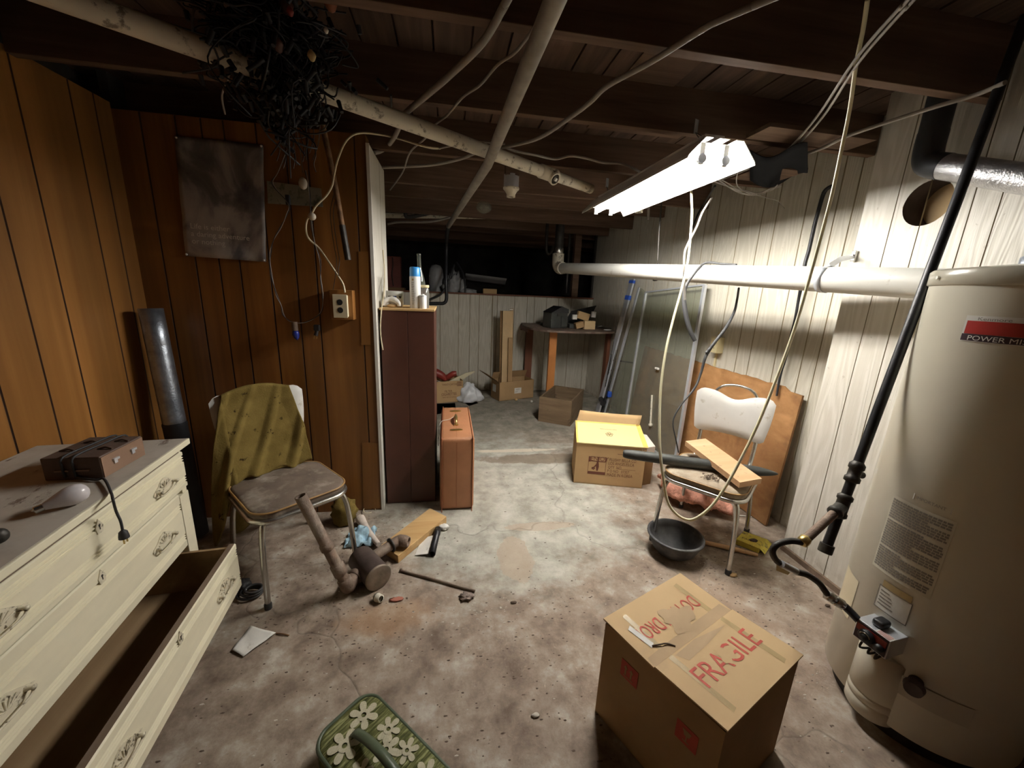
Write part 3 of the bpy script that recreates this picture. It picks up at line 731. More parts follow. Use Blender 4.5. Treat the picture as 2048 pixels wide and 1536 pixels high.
# ---- things on the dresser top
def brown_box():
    a, b = onZ(90, 962, DZ), onZ(208, 957, DZ); c = onZ(272, 907, DZ)
    ex = (b - a); L = ex.length; ex.normalize(); ey = Vector((-ex.y, ex.x, 0)); W_ = (c - b).dot(ey) * .92; cx_ = a + ex * L / 2 + ey * W_ / 2
    h = .072
    t = thing('corded_box', cx_, 'dark brown slotted box wrapped with its own cord on the dresser top', 'box', math.atan2(ex.y, ex.x))
    x, y = L / 2, W_ / 2
    g = G().box(0, 0, h / 2, L, W_, h, .003)
    obj('box_body', g, 'frame_brown', t, W=False)
    obj('end_panel', G().bx(x - .001, x + .0025, -y + .002, y - .002, .002, h - .004), 'frame_brown_side', t, W=False)
    for yy in (-y * .42, y * .42):
        g = G().bx(x + .002, x + .008, yy - .011, yy + .011, .040, .047).bx(x + .002, x + .006, yy - .008, yy + .004, .030, .040)
        obj('end_slot', g, 'alu', t, W=False)
    for (sx, sy) in ((-.3, -.4), (.32, -.3), (-.2, .35), (.34, .42)):
        obj('top_louver', G().tube([(x * sx * 2 - .02, y * sy, h + .001), (x * sx * 2, y * sy + .004, h + .006), (x * sx * 2 + .02, y * sy, h + .001)], .0035, 6, 4), 'frame_brown', t, W=False)
    for sx in (-.35, .35):
        obj('front_slot', G().bx(x * sx - .018, x * sx + .018, -y - .004, -y + .001, .028, .033), 'frame_brown_side', t, W=False)
    # cord: two turns round the box, then over the dresser edge to a plug
    m = mw(t)
    def ring(xx): return [m @ Vector(q) for q in ((xx, -y - .004, .01), (xx, -y - .005, h * .6), (xx + .006, -y - .002, h + .004), (xx + .015, 0, h + .008), (xx + .02, y, h + .004), (xx + .022, y + .005, h * .5))]
    e1 = onZ(208, 958, DZ + .008); e2 = onZ(222, 985, DZ + .006); e3 = onZ(226, 1000, DZ + .005)
    f0 = fronty(232, 1022, .022); f1 = fronty(241, 1042, .03); f2 = fronty(245, 1060, .03)
    cord = obj('power_cord', G().tube(ring(-.02), .0032, 8, 5).tube(ring(.008), .0032, 8, 5).tube([m @ Vector((.008, -y - .004, .01)), onZ(190, 960, DZ + .005), e1, e2, e3, f0, f1, f2], .0034, 8, 6), 'rubber', t)
    pd = (f2 - f1).normalized()
    pg = G().lathe([(.004, 0), (.010, .006), (.012, .018), (.0125, .026)], f2, pd, 16)
    pl = obj('plug', pg, 'rubber', cord)
    sd = pd.cross(Vector((1, 0, 0))).normalized()
    obj('prong', G().obox(f2 + pd * .026 + sd * .005, sd * .0015, Vector((.004, 0, 0)), pd * .016).obox(f2 + pd * .026 - sd * .0065, sd * .0015, Vector((.004, 0, 0)), pd * .016), 'brass', pl)
def fronty(x, y, off):      # a point 'off' in front of the dresser front
    n = -DY; o = DF + n * (off - .02) ; r = sight(x, y); return EYE + r * ((o - EYE).dot(n) / r.dot(n))
# (fix: the frame origin is at eye level)
def fronty(x, y, off):
    n = -DY; r = sight(x, y); k = ((DF - Vector((0, 0, 0))).dot(n) + off - EYE.dot(n)) / r.dot(n); return EYE + r * k
brown_box()
def bulb():
    a = onZ(66, 1022, DZ + .014); b = onZ(176, 978, DZ + .034); d = (b - a).normalized(); L = (b - a).length
    t = thing('light_bulb', (a + b) / 2 - Vector((0, 0, .03)), 'large frosted white light bulb lying on the dresser top', 'light bulb')
    k = L / .145
    pr = [(.0135, .026), (.0165, .034), (.0215, .048), (.0285, .066), (.0355, .086), (.0385, .103), (.037, .121), (.030, .136), (.018, .145), (.006, .1485), (0, .149)]
    obj('glass_envelope', G().lathe([(r * k, z * k) for r, z in pr], a, d, 32), 'frosted', t)
    g = G(); n = 24
    pr = [(.003, -.004), (.006, 0)]
    for i in range(12): pr.append((.0125 + (.0016 if i % 2 else 0), .003 + i * .0022))
    pr.append((.0130, .032))
    obj('screw_base', g.lathe([(r * k, z * k) for r, z in pr], a, d, 24), 'chrome', t)
bulb()
one('round_stopper', G().blob(onZ(-2, 1072, DZ + .018), (.016, .016, .018), .05), 'iron', 'small dark round rubber stopper at the very edge of the dresser top', 'stopper')

# ================================================================== stove pipe leaning in the corner
def stovepipe():
    top = onY(301, 617, 2.20); mid = onY(349, 845, 2.17); d = (mid - top).normalized(); bot = top + d * ((top.z - .02) / -d.z)
    t = thing('stove_pipe', bot, 'tall galvanized stove pipe leaning in the brown panelled corner', 'pipe')
    r = .049
    d1 = mid - top; L1 = d1.length
    obj('upper_section', G().lathe_open([(r - .002, .0), (r, 0), (r, L1 * .3), (r - .0008, L1 * .31), (r, L1 * .32), (r, L1)], top, d, 36).lathe_open([(r - .003, L1), (r - .003, 0)], top, d, 36), 'galv', t)
    obj('lower_section', G().lathe_open([(r + .003, 0), (r + .004, .01), (r + .003, .02), (r + .002, .5)] + [(r + .002, (bot - mid).length)], mid, d, 36), 'galv_dark', t)
stovepipe()

# ================================================================== two dinette chairs of the same pattern
def rrect(w, d, r, n=6):
    out = []
    for (cx, cy, a0) in ((w / 2 - r, d / 2 - r, 0), (-w / 2 + r, d / 2 - r, 90), (-w / 2 + r, -d / 2 + r, 180), (w / 2 - r, -d / 2 + r, 270)):
        for k in range(n + 1):
            a = math.radians(a0 + 90 * k / n); out.append((cx + r * math.cos(a), cy + r * math.sin(a)))
    return out
def chair(c, ang, label, seatm, backw=.42, handle=True, edge='seat_edge', W_=.42, D_=.41, H_=.445, backm='vinyl_white', sh=.02):
    """dinette chair, front = local -y"""
    t = thing('dinette_chair', c, label, 'chair', ang)
    o = rrect(W_, D_, .085, 8); g = G(); n = len(o)
    prof = [(.985, -.032), (1.0, -.024), (1.0, -.006), (.985, .0), (.93, .006), (.5, .012), (0.02, .013)]
    vs = []
    for (k, z) in prof: vs += [(x * k, y * k, H_ + z) for x, y in o]
    fs = [(i * n + j, i * n + (j + 1) % n, (i + 1) * n + (j + 1) % n, (i + 1) * n + j) for i in range(len(prof) - 1) for j in range(n)]
    fs += [tuple(reversed(range(n))), tuple((len(prof) - 1) * n + j for j in range(n))]
    g.add(vs, fs, True)
    st = obj('seat', g, seatm, t, W=False)
    obj('seat_piping', G().tube([(x * 1.005, y * 1.005, H_ - .003) for x, y in o], .0045, 8, 1, cyc=True), edge, st, W=False)
    obj('seat_rim', G().tube([(x * 1.0, y * 1.0, H_ - .043) for x, y in o], .0125, 12, 1, cyc=True), 'chrome', t, W=False)
    lx, ly = W_ / 2 - .05, D_ / 2 - .045
    def leg(pts, nm='leg'):
        l = obj(nm, G().tube(pts, .0125, 12, 5), 'chrome', t, W=False)
        p = Vector(pts[-1]); obj('foot_cap', G().lathe([(.015, .0), (.016, .022), (.013, .03)], (p.x, p.y, 0), (0, 0, 1), 14), 'rubber', l, W=False)
    for s in (-1, 1):
        leg([(s * (lx - .02), -ly + .05, H_ - .045), (s * (lx + .012), -ly - .01, H_ - .055), (s * (lx + .028), -ly - .03, H_ - .10), (s * (lx + .038), -ly - .045, .22), (s * (lx + .046), -ly - .060, .012)])
        leg([(s * (lx + .01), ly + .015, H_ - .045), (s * (lx + .018), ly + .05, H_ - .09), (s * (lx + .03), ly + .09, .22), (s * (lx + .04), ly + .125, .012)])
    by = ly + .055
    for s in (-1, 1):
        obj('backrest_post', G().tube([(s * .15, ly - .0, H_ - .04), (s * .152, by + .02, H_ + .02), (s * .154, by + .055, H_ + .13), (s * .155, by + .085, H_ + .30)], .012, 12, 4), 'chrome', t, W=False)
    # padded backrest, gently curved, with a scooped top edge
    z0, z1 = H_ + .145, H_ + .42; nu, nv = 22, 10
    def outline(u, v):      # u,v in 0..1
        x = (u - .5) * backw * (1 - .10 * (1 - v) ** 2 if True else 1)
        edge = abs(2 * u - 1)
        top = z1 - .045 * math.exp(-((u - .5) / .2) ** 2) * (1 if handle else .3) - .028 * max(0, (edge - .8) / .2) ** 2.2
        bot = z0 + .012 * math.cos(PI * (u - .5)) + .02 * max(0, (edge - .82) / .18) ** 2
        return x, bot + (top - bot) * v
    def yy(x): return by + .0 + .085 * ((0 if True else x) ** 2) - .35 * (.21 ** 2 - x * x) * -1 * .25
    def pt(u, v, side):
        x, z = outline(u, v); lean = (z - H_) * .13
        bulge = .019 * (1 - abs(2 * u - 1) ** 5) ** .5 * (1 - abs(2 * v - 1) ** 4) ** .5
        return Vector((x, by + .045 + lean - .55 * x * x * 1.2 + side * (bulge + .0005), z))
    g = G()
    g.sheet(lambda u, v: pt(u, v, -1), nu, nv); g.sheet(lambda u, v: pt(1 - u, v, 1), nu, nv)
    bk = obj('backrest', g, backm, t, W=False)
    if handle:
        hy = by + .045 + .055
        obj('grab_handle', G().tube([(-.115, hy - .01, z1 - .04), (-.108, hy, z1 - .005), (-.07, hy + .006, z1 + .028), (0, hy + .01, z1 + .040), (.07, hy + .006, z1 + .028), (.108, hy, z1 - .005), (.115, hy - .01, z1 - .04)], .0085, 10, 6), 'chrome', t, W=False)
    return t
CL = chair((-.775, 1.868, 0), math.radians(40.9), 'dinette chair with dusty brown seat, its white backrest mostly hidden by an olive blanket', 'seat_dusty', handle=False, backw=.42)
CR = chair((1.505, 1.83, 0), math.radians(-50.3), 'dinette chair with scooped white backrest and chrome grab handle before the plywood', 'seat_sandy', edge='seat_edge', backw=.43)

def blanket():
    by = .41 / 2 - .045 + .055
    from mathutils import noise as mn
    def f(u, v):
        # u: left to right over the backrest; v: front hem, over the top, down behind
        fr = min(v / .5, 1.0)
        xl = -.285 + .125 * fr ** 1.5; xr = .185 - .045 * fr ** 2
        x = xl + (xr - xl) * u
        n1 = mn.noise(Vector((u * 3.5, v * 3, 1))); dome = .03 * math.sin(PI * min(1, max(0, (x + .17) / .31))) if -.17 < x < .14 else 0
        fold = max(0, math.sin((u * 1.5 - fr * .62) * 11.5 + .8)) ** 3
        if v <= .5:
            z = .456 + (.868 - .456) * fr + dome * fr
            lean = (z - .445) * .13
            y = by + .045 + lean - .66 * min(x * x, .05) - .030 - .045 * (1 - fr) ** 2 - .026 * fold * (1.15 - fr) - .012 * abs(n1)
            if x < -.17:                                  # spills off the left side of the seat
                k = min(1, (-.17 - x) / .11); z -= (.30 * k) * (1 - fr) ** 1.1; y += .05 * k * (1 - fr) ; y -= .012
            z += .010 * math.sin(u * 21) * (1 - fr) ** 2
        else:
            k = (v - .5) / .5; z = (.868 + dome) + .012 * math.sin(PI * min(1, k * 8)) - .80 * k ** 1.0
            y0 = by + .045 + (.868 - .445) * .13 - .66 * min(x * x, .05) - .030
            y = y0 + (.075) * min(1, k * 9) + .02 * k + .014 * math.sin(u * 14 + k * 3) + .01 * n1
            z = max(z, .03 + .02 * math.sin(u * 20))
        return Vector((x, y, z))
    g = G().sheet(f, 84, 96)
    o = obj('blanket', g, 'olive', None, W=False, solid=.006, off=1)
    o.location = CL.location; o.rotation_euler = CL.rotation_euler
    o['label'] = 'moth-eaten olive green wool blanket draped over the chair back'; o['category'] = 'blanket'
blanket()

# ================================================================== poster with pins, on the partition
def poster():
    c = [onY(350, 272, 2.325), onY(527, 290, 2.325), onY(533, 524, 2.325), onY(372, 512, 2.325)]
    t = thing('poster', (c[0] + c[1] + c[2] + c[3]) / 4, 'dim smoky grey poster with small white lettering pinned on brown panelling', 'poster')
    g = G()
    def f(u, v):
        p = (c[3].lerp(c[2], u)).lerp(c[0].lerp(c[1], u), v)
        curl = .012 * max(0, .25 - v) * 4 * (1 - abs(2 * u - 1)) + .004 * math.sin(v * 9 + u * 4)
        return p + Vector((0, -.002 - abs(curl), 0))
    obj('sheet', g.sheet(f, 20, 24), 'poster', t, solid=.0006)
    o = c[3].lerp(c[0], .19) + Vector((.04, -.016, 0)); xd = (c[2] - c[3]).normalized(); yd = (c[0] - c[3]).normalized()
    MTx = 'ink_grey'
    text('lettering', 'Life is either\na daring adventure\nor nothing', 'label_white', t, o + yd * .03, xd, yd, .036)
    for i, p in enumerate(c): obj('push_pin', G().blob(p + Vector((-.008 if i in (1, 2) else .008, -.008, .008 if i > 1 else -.008)), .006, 0, 1), 'white', t)
poster()

# ================================================================== outlet on its wooden block, cables
def outlet_left():
    c = onY(683, 612, 2.26)
    t = thing('electrical_outlet', (c.x, 2.33, c.z), 'ivory double electrical outlet on a wooden block on the brown partition', 'outlet')
    obj('wood_block', G().bx(c.x - .062, c.x + .058, 2.268, 2.33, c.z - .075, c.z + .085, .003), 'brown_panel', t)
    obj('outlet_box', G().bx(c.x - .034, c.x + .034, 2.235, 2.268, c.z - .058, c.z + .058, .003), 'ivory', t)
    pl = obj('cover_plate', G().bx(c.x - .037, c.x + .037, 2.231, 2.235, c.z - .062, c.z + .062, .002), 'ivory', t)
    for s in (-1, 1):
        z = c.z + s * .021
        q = obj('receptacle', G().prism([(c.x + .0155 * math.cos(a) * (1 if abs(math.cos(a)) < .8 else .95), 2.2312, z + .0155 * math.sin(a)) for a in [2 * PI * k / 20 for k in range(20)]], (0, -.002, 0)), 'black_plastic', pl)
        obj('receptacle_slot', G().bx(c.x - .007, c.x - .005, 2.2285, 2.2293, z - .004, z + .005).bx(c.x + .005, c.x + .007, 2.2285, 2.2293, z - .004, z + .005), 'iron', q)
outlet_left()
Yp = 2.305
c1 = [onY(690, 585, 2.245), onY(686, 568, 2.262), onY(675, 550, 2.285), onY(655, 520, Yp), onY(637, 495, 2.30), onY(618, 478, 2.28), onY(612, 460, 2.26), onY(614, 440, 2.25), onY(622, 430, 2.22), onY(632, 412, 2.2), onY(652, 392, 2.2), onY(664, 372, 2.2), onY(668, 350, 2.2), onY(677, 315, 2.2), onY(694, 280, 2.2), onY(720, 266, 2.24), onY(765, 270, 2.3), onY(800, 278, 2.3), onZ(850, 293, 2.08), onZ(880, 297, 2.12)]
one('cream_cable', G().tube(c1, .0048, 8, 5), 'cable_white', 'cream sheathed cable rising from the partition outlet to the joists', 'cable')

def light_string():
    """a drooping string of christmas lamp sockets below the tangle"""
    root = onY(600, 330, 2.1)
    t = thing('socket_string', root, 'thin twisted lamp cord with a blue bulb hanging in a loop on the partition', 'light string')
    for k, ph in ((0, 0), (1, PI)):
        path = [(575, 300), (556, 345), (545, 368), (577, 408), (573, 430), (561, 455), (547, 480), (541, 505), (540, 530), (545, 560), (553, 590), (562, 610), (566, 628), (576, 640), (592, 646), (612, 644), (632, 634), (644, 620), (645, 590), (641, 555), (640, 520), (628, 480), (622, 440), (620, 400), (617, 370), (610, 340)]
        pts = []
        for i, (x, y) in enumerate(path):
            p = onY(x, y, 2.26); a = i * 1.9 + ph; pts.append(p + Vector((math.cos(a) * .003, math.sin(a) * .003, 0)))
        obj('cord', G().tube(pts, .0019, 6, 4), 'cable_gray' if k else 'black_plastic', t)
    p = onY(589, 648, 2.255)
    sk = obj('socket', G().cyl(p + Vector((0, 0, .012)), p - Vector((0, 0, .035)), .015, .016, 14), 'rust', t, label='brown lamp socket')
    obj('blue_bulb', G().lathe([(.012, 0), (.016, .01), (.018, .022), (.013, .04), (.004, .052), (0, .054)], p - Vector((0, 0, .034)), (.12, 0, -1), 16), mat('cobalt_glass', (.02, .04, .32), .15, bump=0), sk)
    for (x, y, w, h) in ((606, 367, .040, .055), (624, 433, .038, .036)):
        q = onY(x, y, 2.21); obj('lamp_pod', G().blob(q, (w / 2, w / 2.6, h / 2), .06, 3, 2), 'bulb_white', t, label='smooth off-white pod lamp')
    q = onY(634, 660, 2.25)
    obj('inline_plug', G().box(q.x, q.y, q.z + .012, .032, .020, .034, .006).cyl(q + Vector((0, 0, .0)), q - Vector((.008, 0, .03)), .009, .011, 10), 'black_plastic', t)
    for s in (-1, 1): obj('plug_prong', G().obox(q + Vector((-.010 + s * .007, 0, -.03)), (.002, 0, 0), (0, .005, 0), (-.004, 0, -.018)), 'brass', t)
    q = onY(576, 400, 2.27); obj('inline_switch', G().box(q.x, q.y, q.z, .022, .018, .05, .005), 'black_plastic', t)
light_string()
g = G()
for k in range(2):
    pts = [onY(x + (k - .5) * 6, y, 2.28) for x, y in ((672, 385), (664, 420), (666, 455), (671, 490), (676, 520), (674, 550), (668 + k * 22, 585))]
    g.tube(pts, .0018, 6, 4)
one('thin_wire', g, 'iron', 'pair of thin dark wires hanging beside the rusty stick', 'wire')
p0, p1, p2 = onY(645, 250, 2.26), onY(684, 450, 2.27), onY(696, 520, 2.27)
t = thing('hanging_pipe', p2, 'rusty square stick hanging down the partition, its lower end dark', 'stick')
obj('stick_shaft', G().tube([p0, p0.lerp(p1, .5) + Vector((.004, 0, 0)), p1], .014, 4, 3), 'rust_red', t)
obj('stick_end', G().tube([p1, p2], .016, 4, 1), 'iron', t)
g = quad(onY(534, 362, 2.318), onY(536, 407, 2.318), onY(646, 414, 2.318), onY(642, 377, 2.318), .002)
one('wall_plate', g, 'plate', 'mottled pale metal plate on the partition behind the hanging lamps', 'plate')
# lighter repair strip and seams at the partition's right end
struct('trim_2', quad(onY(717, 503, 2.3295), onY(723, 690, 2.3295), onY(741, 690, 2.3295), onY(737, 503, 2.3295), .003), 'brown_panel2')
struct('trim_5', quad(onY(724, 885, 2.3295), onY(727, 1018, 2.3295), onY(762, 1016, 2.3295), onY(757, 885, 2.3295), .003), 'brown_panel2')

# the tangled bundle of wires hanging from the joists
def tangle():
    rnd = random.Random(11)
    c = deep(552, 130, 1.22)
    t = thing('wire_tangle', Vector((c.x, c.y, 1.78)), 'big black tangle of knotted light strings hanging from the joists', 'wire tangle')
    g = G()
    for i in range(190):
        x, y, z = rnd.gauss(0, .10), rnd.gauss(0, .10), 0
        base = Vector((c.x + x, c.y + y, 2.14 + .12 * rnd.random()))
        pts = [base]; p = base.copy(); depth = rnd.uniform(.10, .40) * math.exp(-(x * x + y * y) / .03)
        steps = rnd.randint(5, 9)
        for k in range(steps):
            p = p + Vector((rnd.gauss(0, .045), rnd.gauss(0, .045), -depth / steps * rnd.uniform(-.3, 2.0)))
            p.x += (c.x - p.x) * .14; p.y += (c.y - p.y) * .14
            pts.append(p.copy())
        g.tube(pts, rnd.uniform(.002, .0036), 5, 4)
    for i in range(34):     # loose loops
        a0 = rnd.uniform(0, 2 * PI); r = rnd.uniform(.03, .085); q = Vector((c.x + rnd.gauss(0, .07), c.y + rnd.gauss(0, .07), rnd.uniform(1.92, 2.24)))
        ax = Vector((rnd.gauss(0, 1), rnd.gauss(0, 1), rnd.gauss(0, 1))).normalized(); e1 = ax.orthogonal().normalized(); e2 = ax.cross(e1)
        g.tube([q + r * (math.cos(a0 + k * .8) * e1 + math.sin(a0 + k * .8) * e2) for k in range(8)], .0026, 5, 3, cyc=False)
    obj('wire_knot', g, 'tangle', t)
    g = G()
    for i in range(420):    # small lamp sockets and sheaths packed in the knot
        ra = abs(rnd.gauss(0, .085)); aa_ = rnd.uniform(0, 2 * PI); q = Vector((c.x + ra * math.cos(aa_) * 1.25, c.y + ra * math.sin(aa_), rnd.uniform(1.86 + ra * .9, 2.20)))
        d = Vector((rnd.gauss(0, .6), rnd.gauss(0, .6), -1)).normalized(); L = rnd.uniform(.02, .045)
        g.cyl(q, q + d * L, .0075, .006, 8)
    obj('lamp_sheath', g, 'tangle', t)['kind'] = 'stuff'
    g = G()
    for i in range(9):     # dusty strands dropping out of the bottom
        x = 556 + i * 9 + rnd.uniform(-6, 6); a = deep(x, rnd.uniform(225, 245), 1.30)
        pts = [a]; yy = 250
        for k in range(rnd.randint(3, 5)):
            yy += rnd.uniform(14, 26); x += rnd.uniform(-7, 7); pts.append(deep(x, yy, 1.32))
        g.tube(pts, .0014, 5, 4)
    for (xa, ya, xb, yb) in ((560, 246, 655, 248), (605, 238, 640, 232), (640, 262, 657, 245)):
        g.tube([deep(xa, ya, 1.28), deep((xa + xb) / 2, (ya + yb) / 2 + 4, 1.27), deep(xb, yb, 1.28)], .002, 5, 4)
    g.tube([deep(592, 250, 1.32), onY(600, 300, 2.0), onY(606, 345, 2.19)], .0022, 6, 5).tube([deep(640, 250, 1.32), deep(636, 290, 1.5), deep(625, 320, 1.6)], .0018, 6, 5)
    obj('loose_strand', g, 'iron', t)
    cols = (('cab', 572, 8, .02), ('red_vinyl', 580, 22, .010), ('suit_dark', 660, 2, .020), ('cab', 556, 88, .016), ('tape', 623, 110, .012), ('label_white', 652, 60, .007), ('cab', 500, 18, .016))
    for m_, x, y, r in cols:
        q = deep(x, y, 1.10); obj('coloured_bulb', G().lathe([(.3 * r, -r), (.8 * r, -.4 * r), (r, .2 * r), (.5 * r, r * 1.1), (0, r * 1.35)], q, (.1, .2, -1), 12), m_, t)
    wh = deep(633, 186, 1.22); sp = G()
    e1 = Vector((1, 0, 0)); e2 = Vector((0, -.3, 1)).normalized()
    sp.tube([wh + .024 * (math.cos(a) * e1 + math.sin(a) * e2) for a in [2 * PI * k / 20 for k in range(20)]], .0022, 6, 1, cyc=True)
    for k in range(4):
        a = PI * k / 4; v = .024 * (math.cos(a) * e1 + math.sin(a) * e2); sp.tube([wh - v, wh + v], .0018, 6, 1)
    obj('wire_wheel', sp, 'tangle', t)
tangle()
g = G().tube([deep(445, 85, 1.2), deep(452, 118, 1.2), deep(458, 150, 1.25), deep(444, 190, 1.3), deep(450, 228, 1.4)], .003, 6, 5)
one('stray_wire', g, 'cable_gray', 'stray curved wire hanging left of the black tangle', 'wire')
# ================================================================== brown cabinet at the end of the partition
t = thing('tall_cabinet', (-.235, 2.62, 0), 'tall narrow maroon painted wooden cabinet at the end of the partition', 'cabinet')
CT = 1.285
obj('cabinet_body', G().bx(-.397, -.085, 2.405, 2.83, 0, CT - .014, .002), 'cab', t)
obj('front_board', G().bx(-.397, -.243, 2.392, 2.405, .004, CT - .014, .0015).bx(-.241, -.085, 2.392, 2.405, .004, CT - .014, .0015), 'cab', t)
obj('cabinet_top', G().bx(-.402, -.082, 2.387, 2.84, CT - .014, CT, .002), 'pine', t)
# ---- things standing on the cabinet
def spray():
    p = onZ(832, 611, CT); r = .0255 * 1.0
    y = 2.46; p = onY(831, 610, y); p.z = CT
    t = thing('spray_can', p, 'white spray can with bright blue cap on the maroon cabinet', 'spray can')
    h0 = onY(831, 553, y).z - CT; h1 = onY(829, 535, y).z - CT; r = (onY(841, 590, y) - onY(819, 590, y)).length / 2
    ht = onY(829, 534, y).z - CT
    obj('can_body', G().lathe([(r * .94, 0), (r, .004), (r, h0 * .98), (r * .95, h0)], p, (0, 0, 1), 28), 'white', t)
    obj('cap', G().lathe([(r * .95, h0), (r * .93, ht - .006), (r * .80, ht), (0, ht + .001)], p, (0, 0, 1), 28), 'blue', t)
    def on(x, yv, ang=-PI / 2): a = -PI / 2 + x / r; return p + Vector((r * 1.012 * math.cos(a), r * 1.012 * math.sin(a), yv))
    g = G()
    rn = random.Random(4)
    for k in range(13):
        z = h0 * .80 - k * h0 * .055; w = r * (.35 + .4 * rn.random())
        for (a, b) in ((-r * .6, -r * .6 + w),):
            g.add([on(a + (b - a) * q / 4, z) for q in range(5)] + [on(a + (b - a) * q / 4, z + .0022) for q in range(5)], [(q, q + 1, q + 6, q + 5) for q in range(4)])
    obj('lettering', g, 'ink_grey', t)
    g = G(); g.add([on(-r * .35 + .006 * math.cos(2 * PI * k / 12), h0 * .90 + .006 * math.sin(2 * PI * k / 12)) for k in range(12)], [tuple(range(12))])
    obj('round_emblem', g, 'brass', t)
spray()
def bottle_():
    y = 2.56; p = onY(842, 606, y); p.z = CT
    zt = onY(829, 507, y).z - CT; r = (onY(853, 560, y) - onY(832, 560, y)).length / 2 * 1.05
    t = thing('glass_bottle', p, 'tall empty green glass bottle behind the spray can', 'bottle')
    h = zt
    obj('bottle_glass', G().lathe_open([(0, .003), (r * .9, 0), (r, .01), (r, h * .42), (r * .86, h * .52), (r * .5, h * .68), (r * .36, h * .78), (r * .34, h * .97), (r * .4, h * .975), (r * .4, h), (r * .26, h), (r * .26, h * .78), (r * .44, h * .66), (r * .8, h * .51), (r * .92, h * .42), (r * .92, .012), (0, .012)], p, (-.03, 0, 1), 28), 'bottle', t)
bottle_()
def jar_():
    y = 2.50; p = onY(849, 609, y); p.z = CT; zt = onY(848, 570, y).z - CT; r = (onY(857, 590, y) - onY(838, 590, y)).length / 2
    t = thing('glass_jar', p, 'amber glass jar with yellow lid beside the spray can', 'jar')
    obj('jar_glass', G().lathe([(r * .9, 0), (r * .98, .006), (r * .98, zt - .022), (r * .8, zt - .015)], p, n=24), 'jar', t)
    obj('lid', G().lathe([(r * .95, zt - .016), (r * 1.02, zt - .014), (r * 1.02, zt - .003), (r * .95, zt), (0, zt)], p, n=28), 'yellowed', t)
    y = 2.44; p = onY(846, 612, y); p.z = CT; zt = onY(846, 588, y).z - CT; r = (onY(853, 600, y) - onY(838, 600, y)).length / 2
    t = thing('small_can', p, 'small white can in front of the amber jar', 'can')
    obj('can_body', G().lathe([(r, 0), (r, zt * .86), (r * .8, zt * .92), (r * .4, zt * .94), (r * .4, zt), (0, zt)], p, n=24), 'white', t)
    obj('can_rim', G().lathe_open([(r * 1.03, zt * .84), (r * 1.05, zt * .87), (r * .95, zt * .90)], p, n=24), 'alu', t)
jar_()
def mug():
    y = 2.60; p = onY(790, 604, y); p.z = CT; zt = onY(790, 582, y).z - CT; r = .052
    t = thing('heart_bowl', p, 'white bowl printed with dark hearts behind the crumpled glove', 'bowl')
    obj('bowl_shell', G().lathe_open([(0, .002), (r * .8, 0), (r, .01), (r * 1.04, zt), (r * .96, zt), (r * .9, .012), (0, .01)], p, n=32), 'white', t)
    for k, a in enumerate((-2.1, -1.45, -.8)):
        pts = []
        for i in range(18):
            q = 2 * PI * i / 18; hx = .010 * math.sin(q) ** 3; hz = .0085 * (math.cos(q) - .38 * math.cos(2 * q) - .15 * math.cos(3 * q)); aa = a + hx / r
            pts.append(p + Vector((r * 1.035 * math.cos(aa), r * 1.035 * math.sin(aa), zt * .62 + hz)))
        obj('printed_heart', G().add(pts, [tuple(reversed(range(18)))]), 'ink_dark' if k != 1 else 'tape_blue', t)
mug()
def glove():
    p = onY(783, 606, 2.45); p.z = CT
    g = G().tube([p + Vector(q) for q in ((-.05, 0, .012), (-.04, 0, .035), (-.01, .01, .048), (.02, 0, .046), (.042, -.005, .028), (.046, -.008, .010))], [.010, .014, .016, .016, .013, .009], 12, 5)
    g.blob(p + Vector((-.03, .012, .02)), (.022, .014, .018), .3, 2, 4)
    one('crumpled_cloth', g, 'white', 'crumpled arched white glove on the cabinet top left corner', 'cloth')
    g = G().blob(p + Vector((.0, .005, .010)), (.030, .02, .012), .2, 2, 5)
    one('tan_lump', g, 'card', 'small tan lump under the arched white glove', 'lump')
glove()
pts = [onX(757 + 7, 505, -.405), onX(769, 520, -.400), onX(770, 540, -.398), onX(769, 560, -.397), onX(766, 575, -.396)] 
pts = [onX(775, 350, -.405), onX(771, 400, -.405), onX(769, 450, -.404), onX(770, 520, -.402), onX(770, 570, -.402)]
g = G().tube([onX(766, 500, -.404), onX(769, 540, -.404), onY(768, 585, 2.40), onY(766, 600, 2.385), onY(763, 620, 2.38), onY(761, 650, 2.38), onY(762, 675, 2.38), onY(766, 700, 2.38)], .0035, 8, 6)
one('pull_string', g, 'cable_white', 'pale cord hanging down over the cabinet front left edge', 'string')

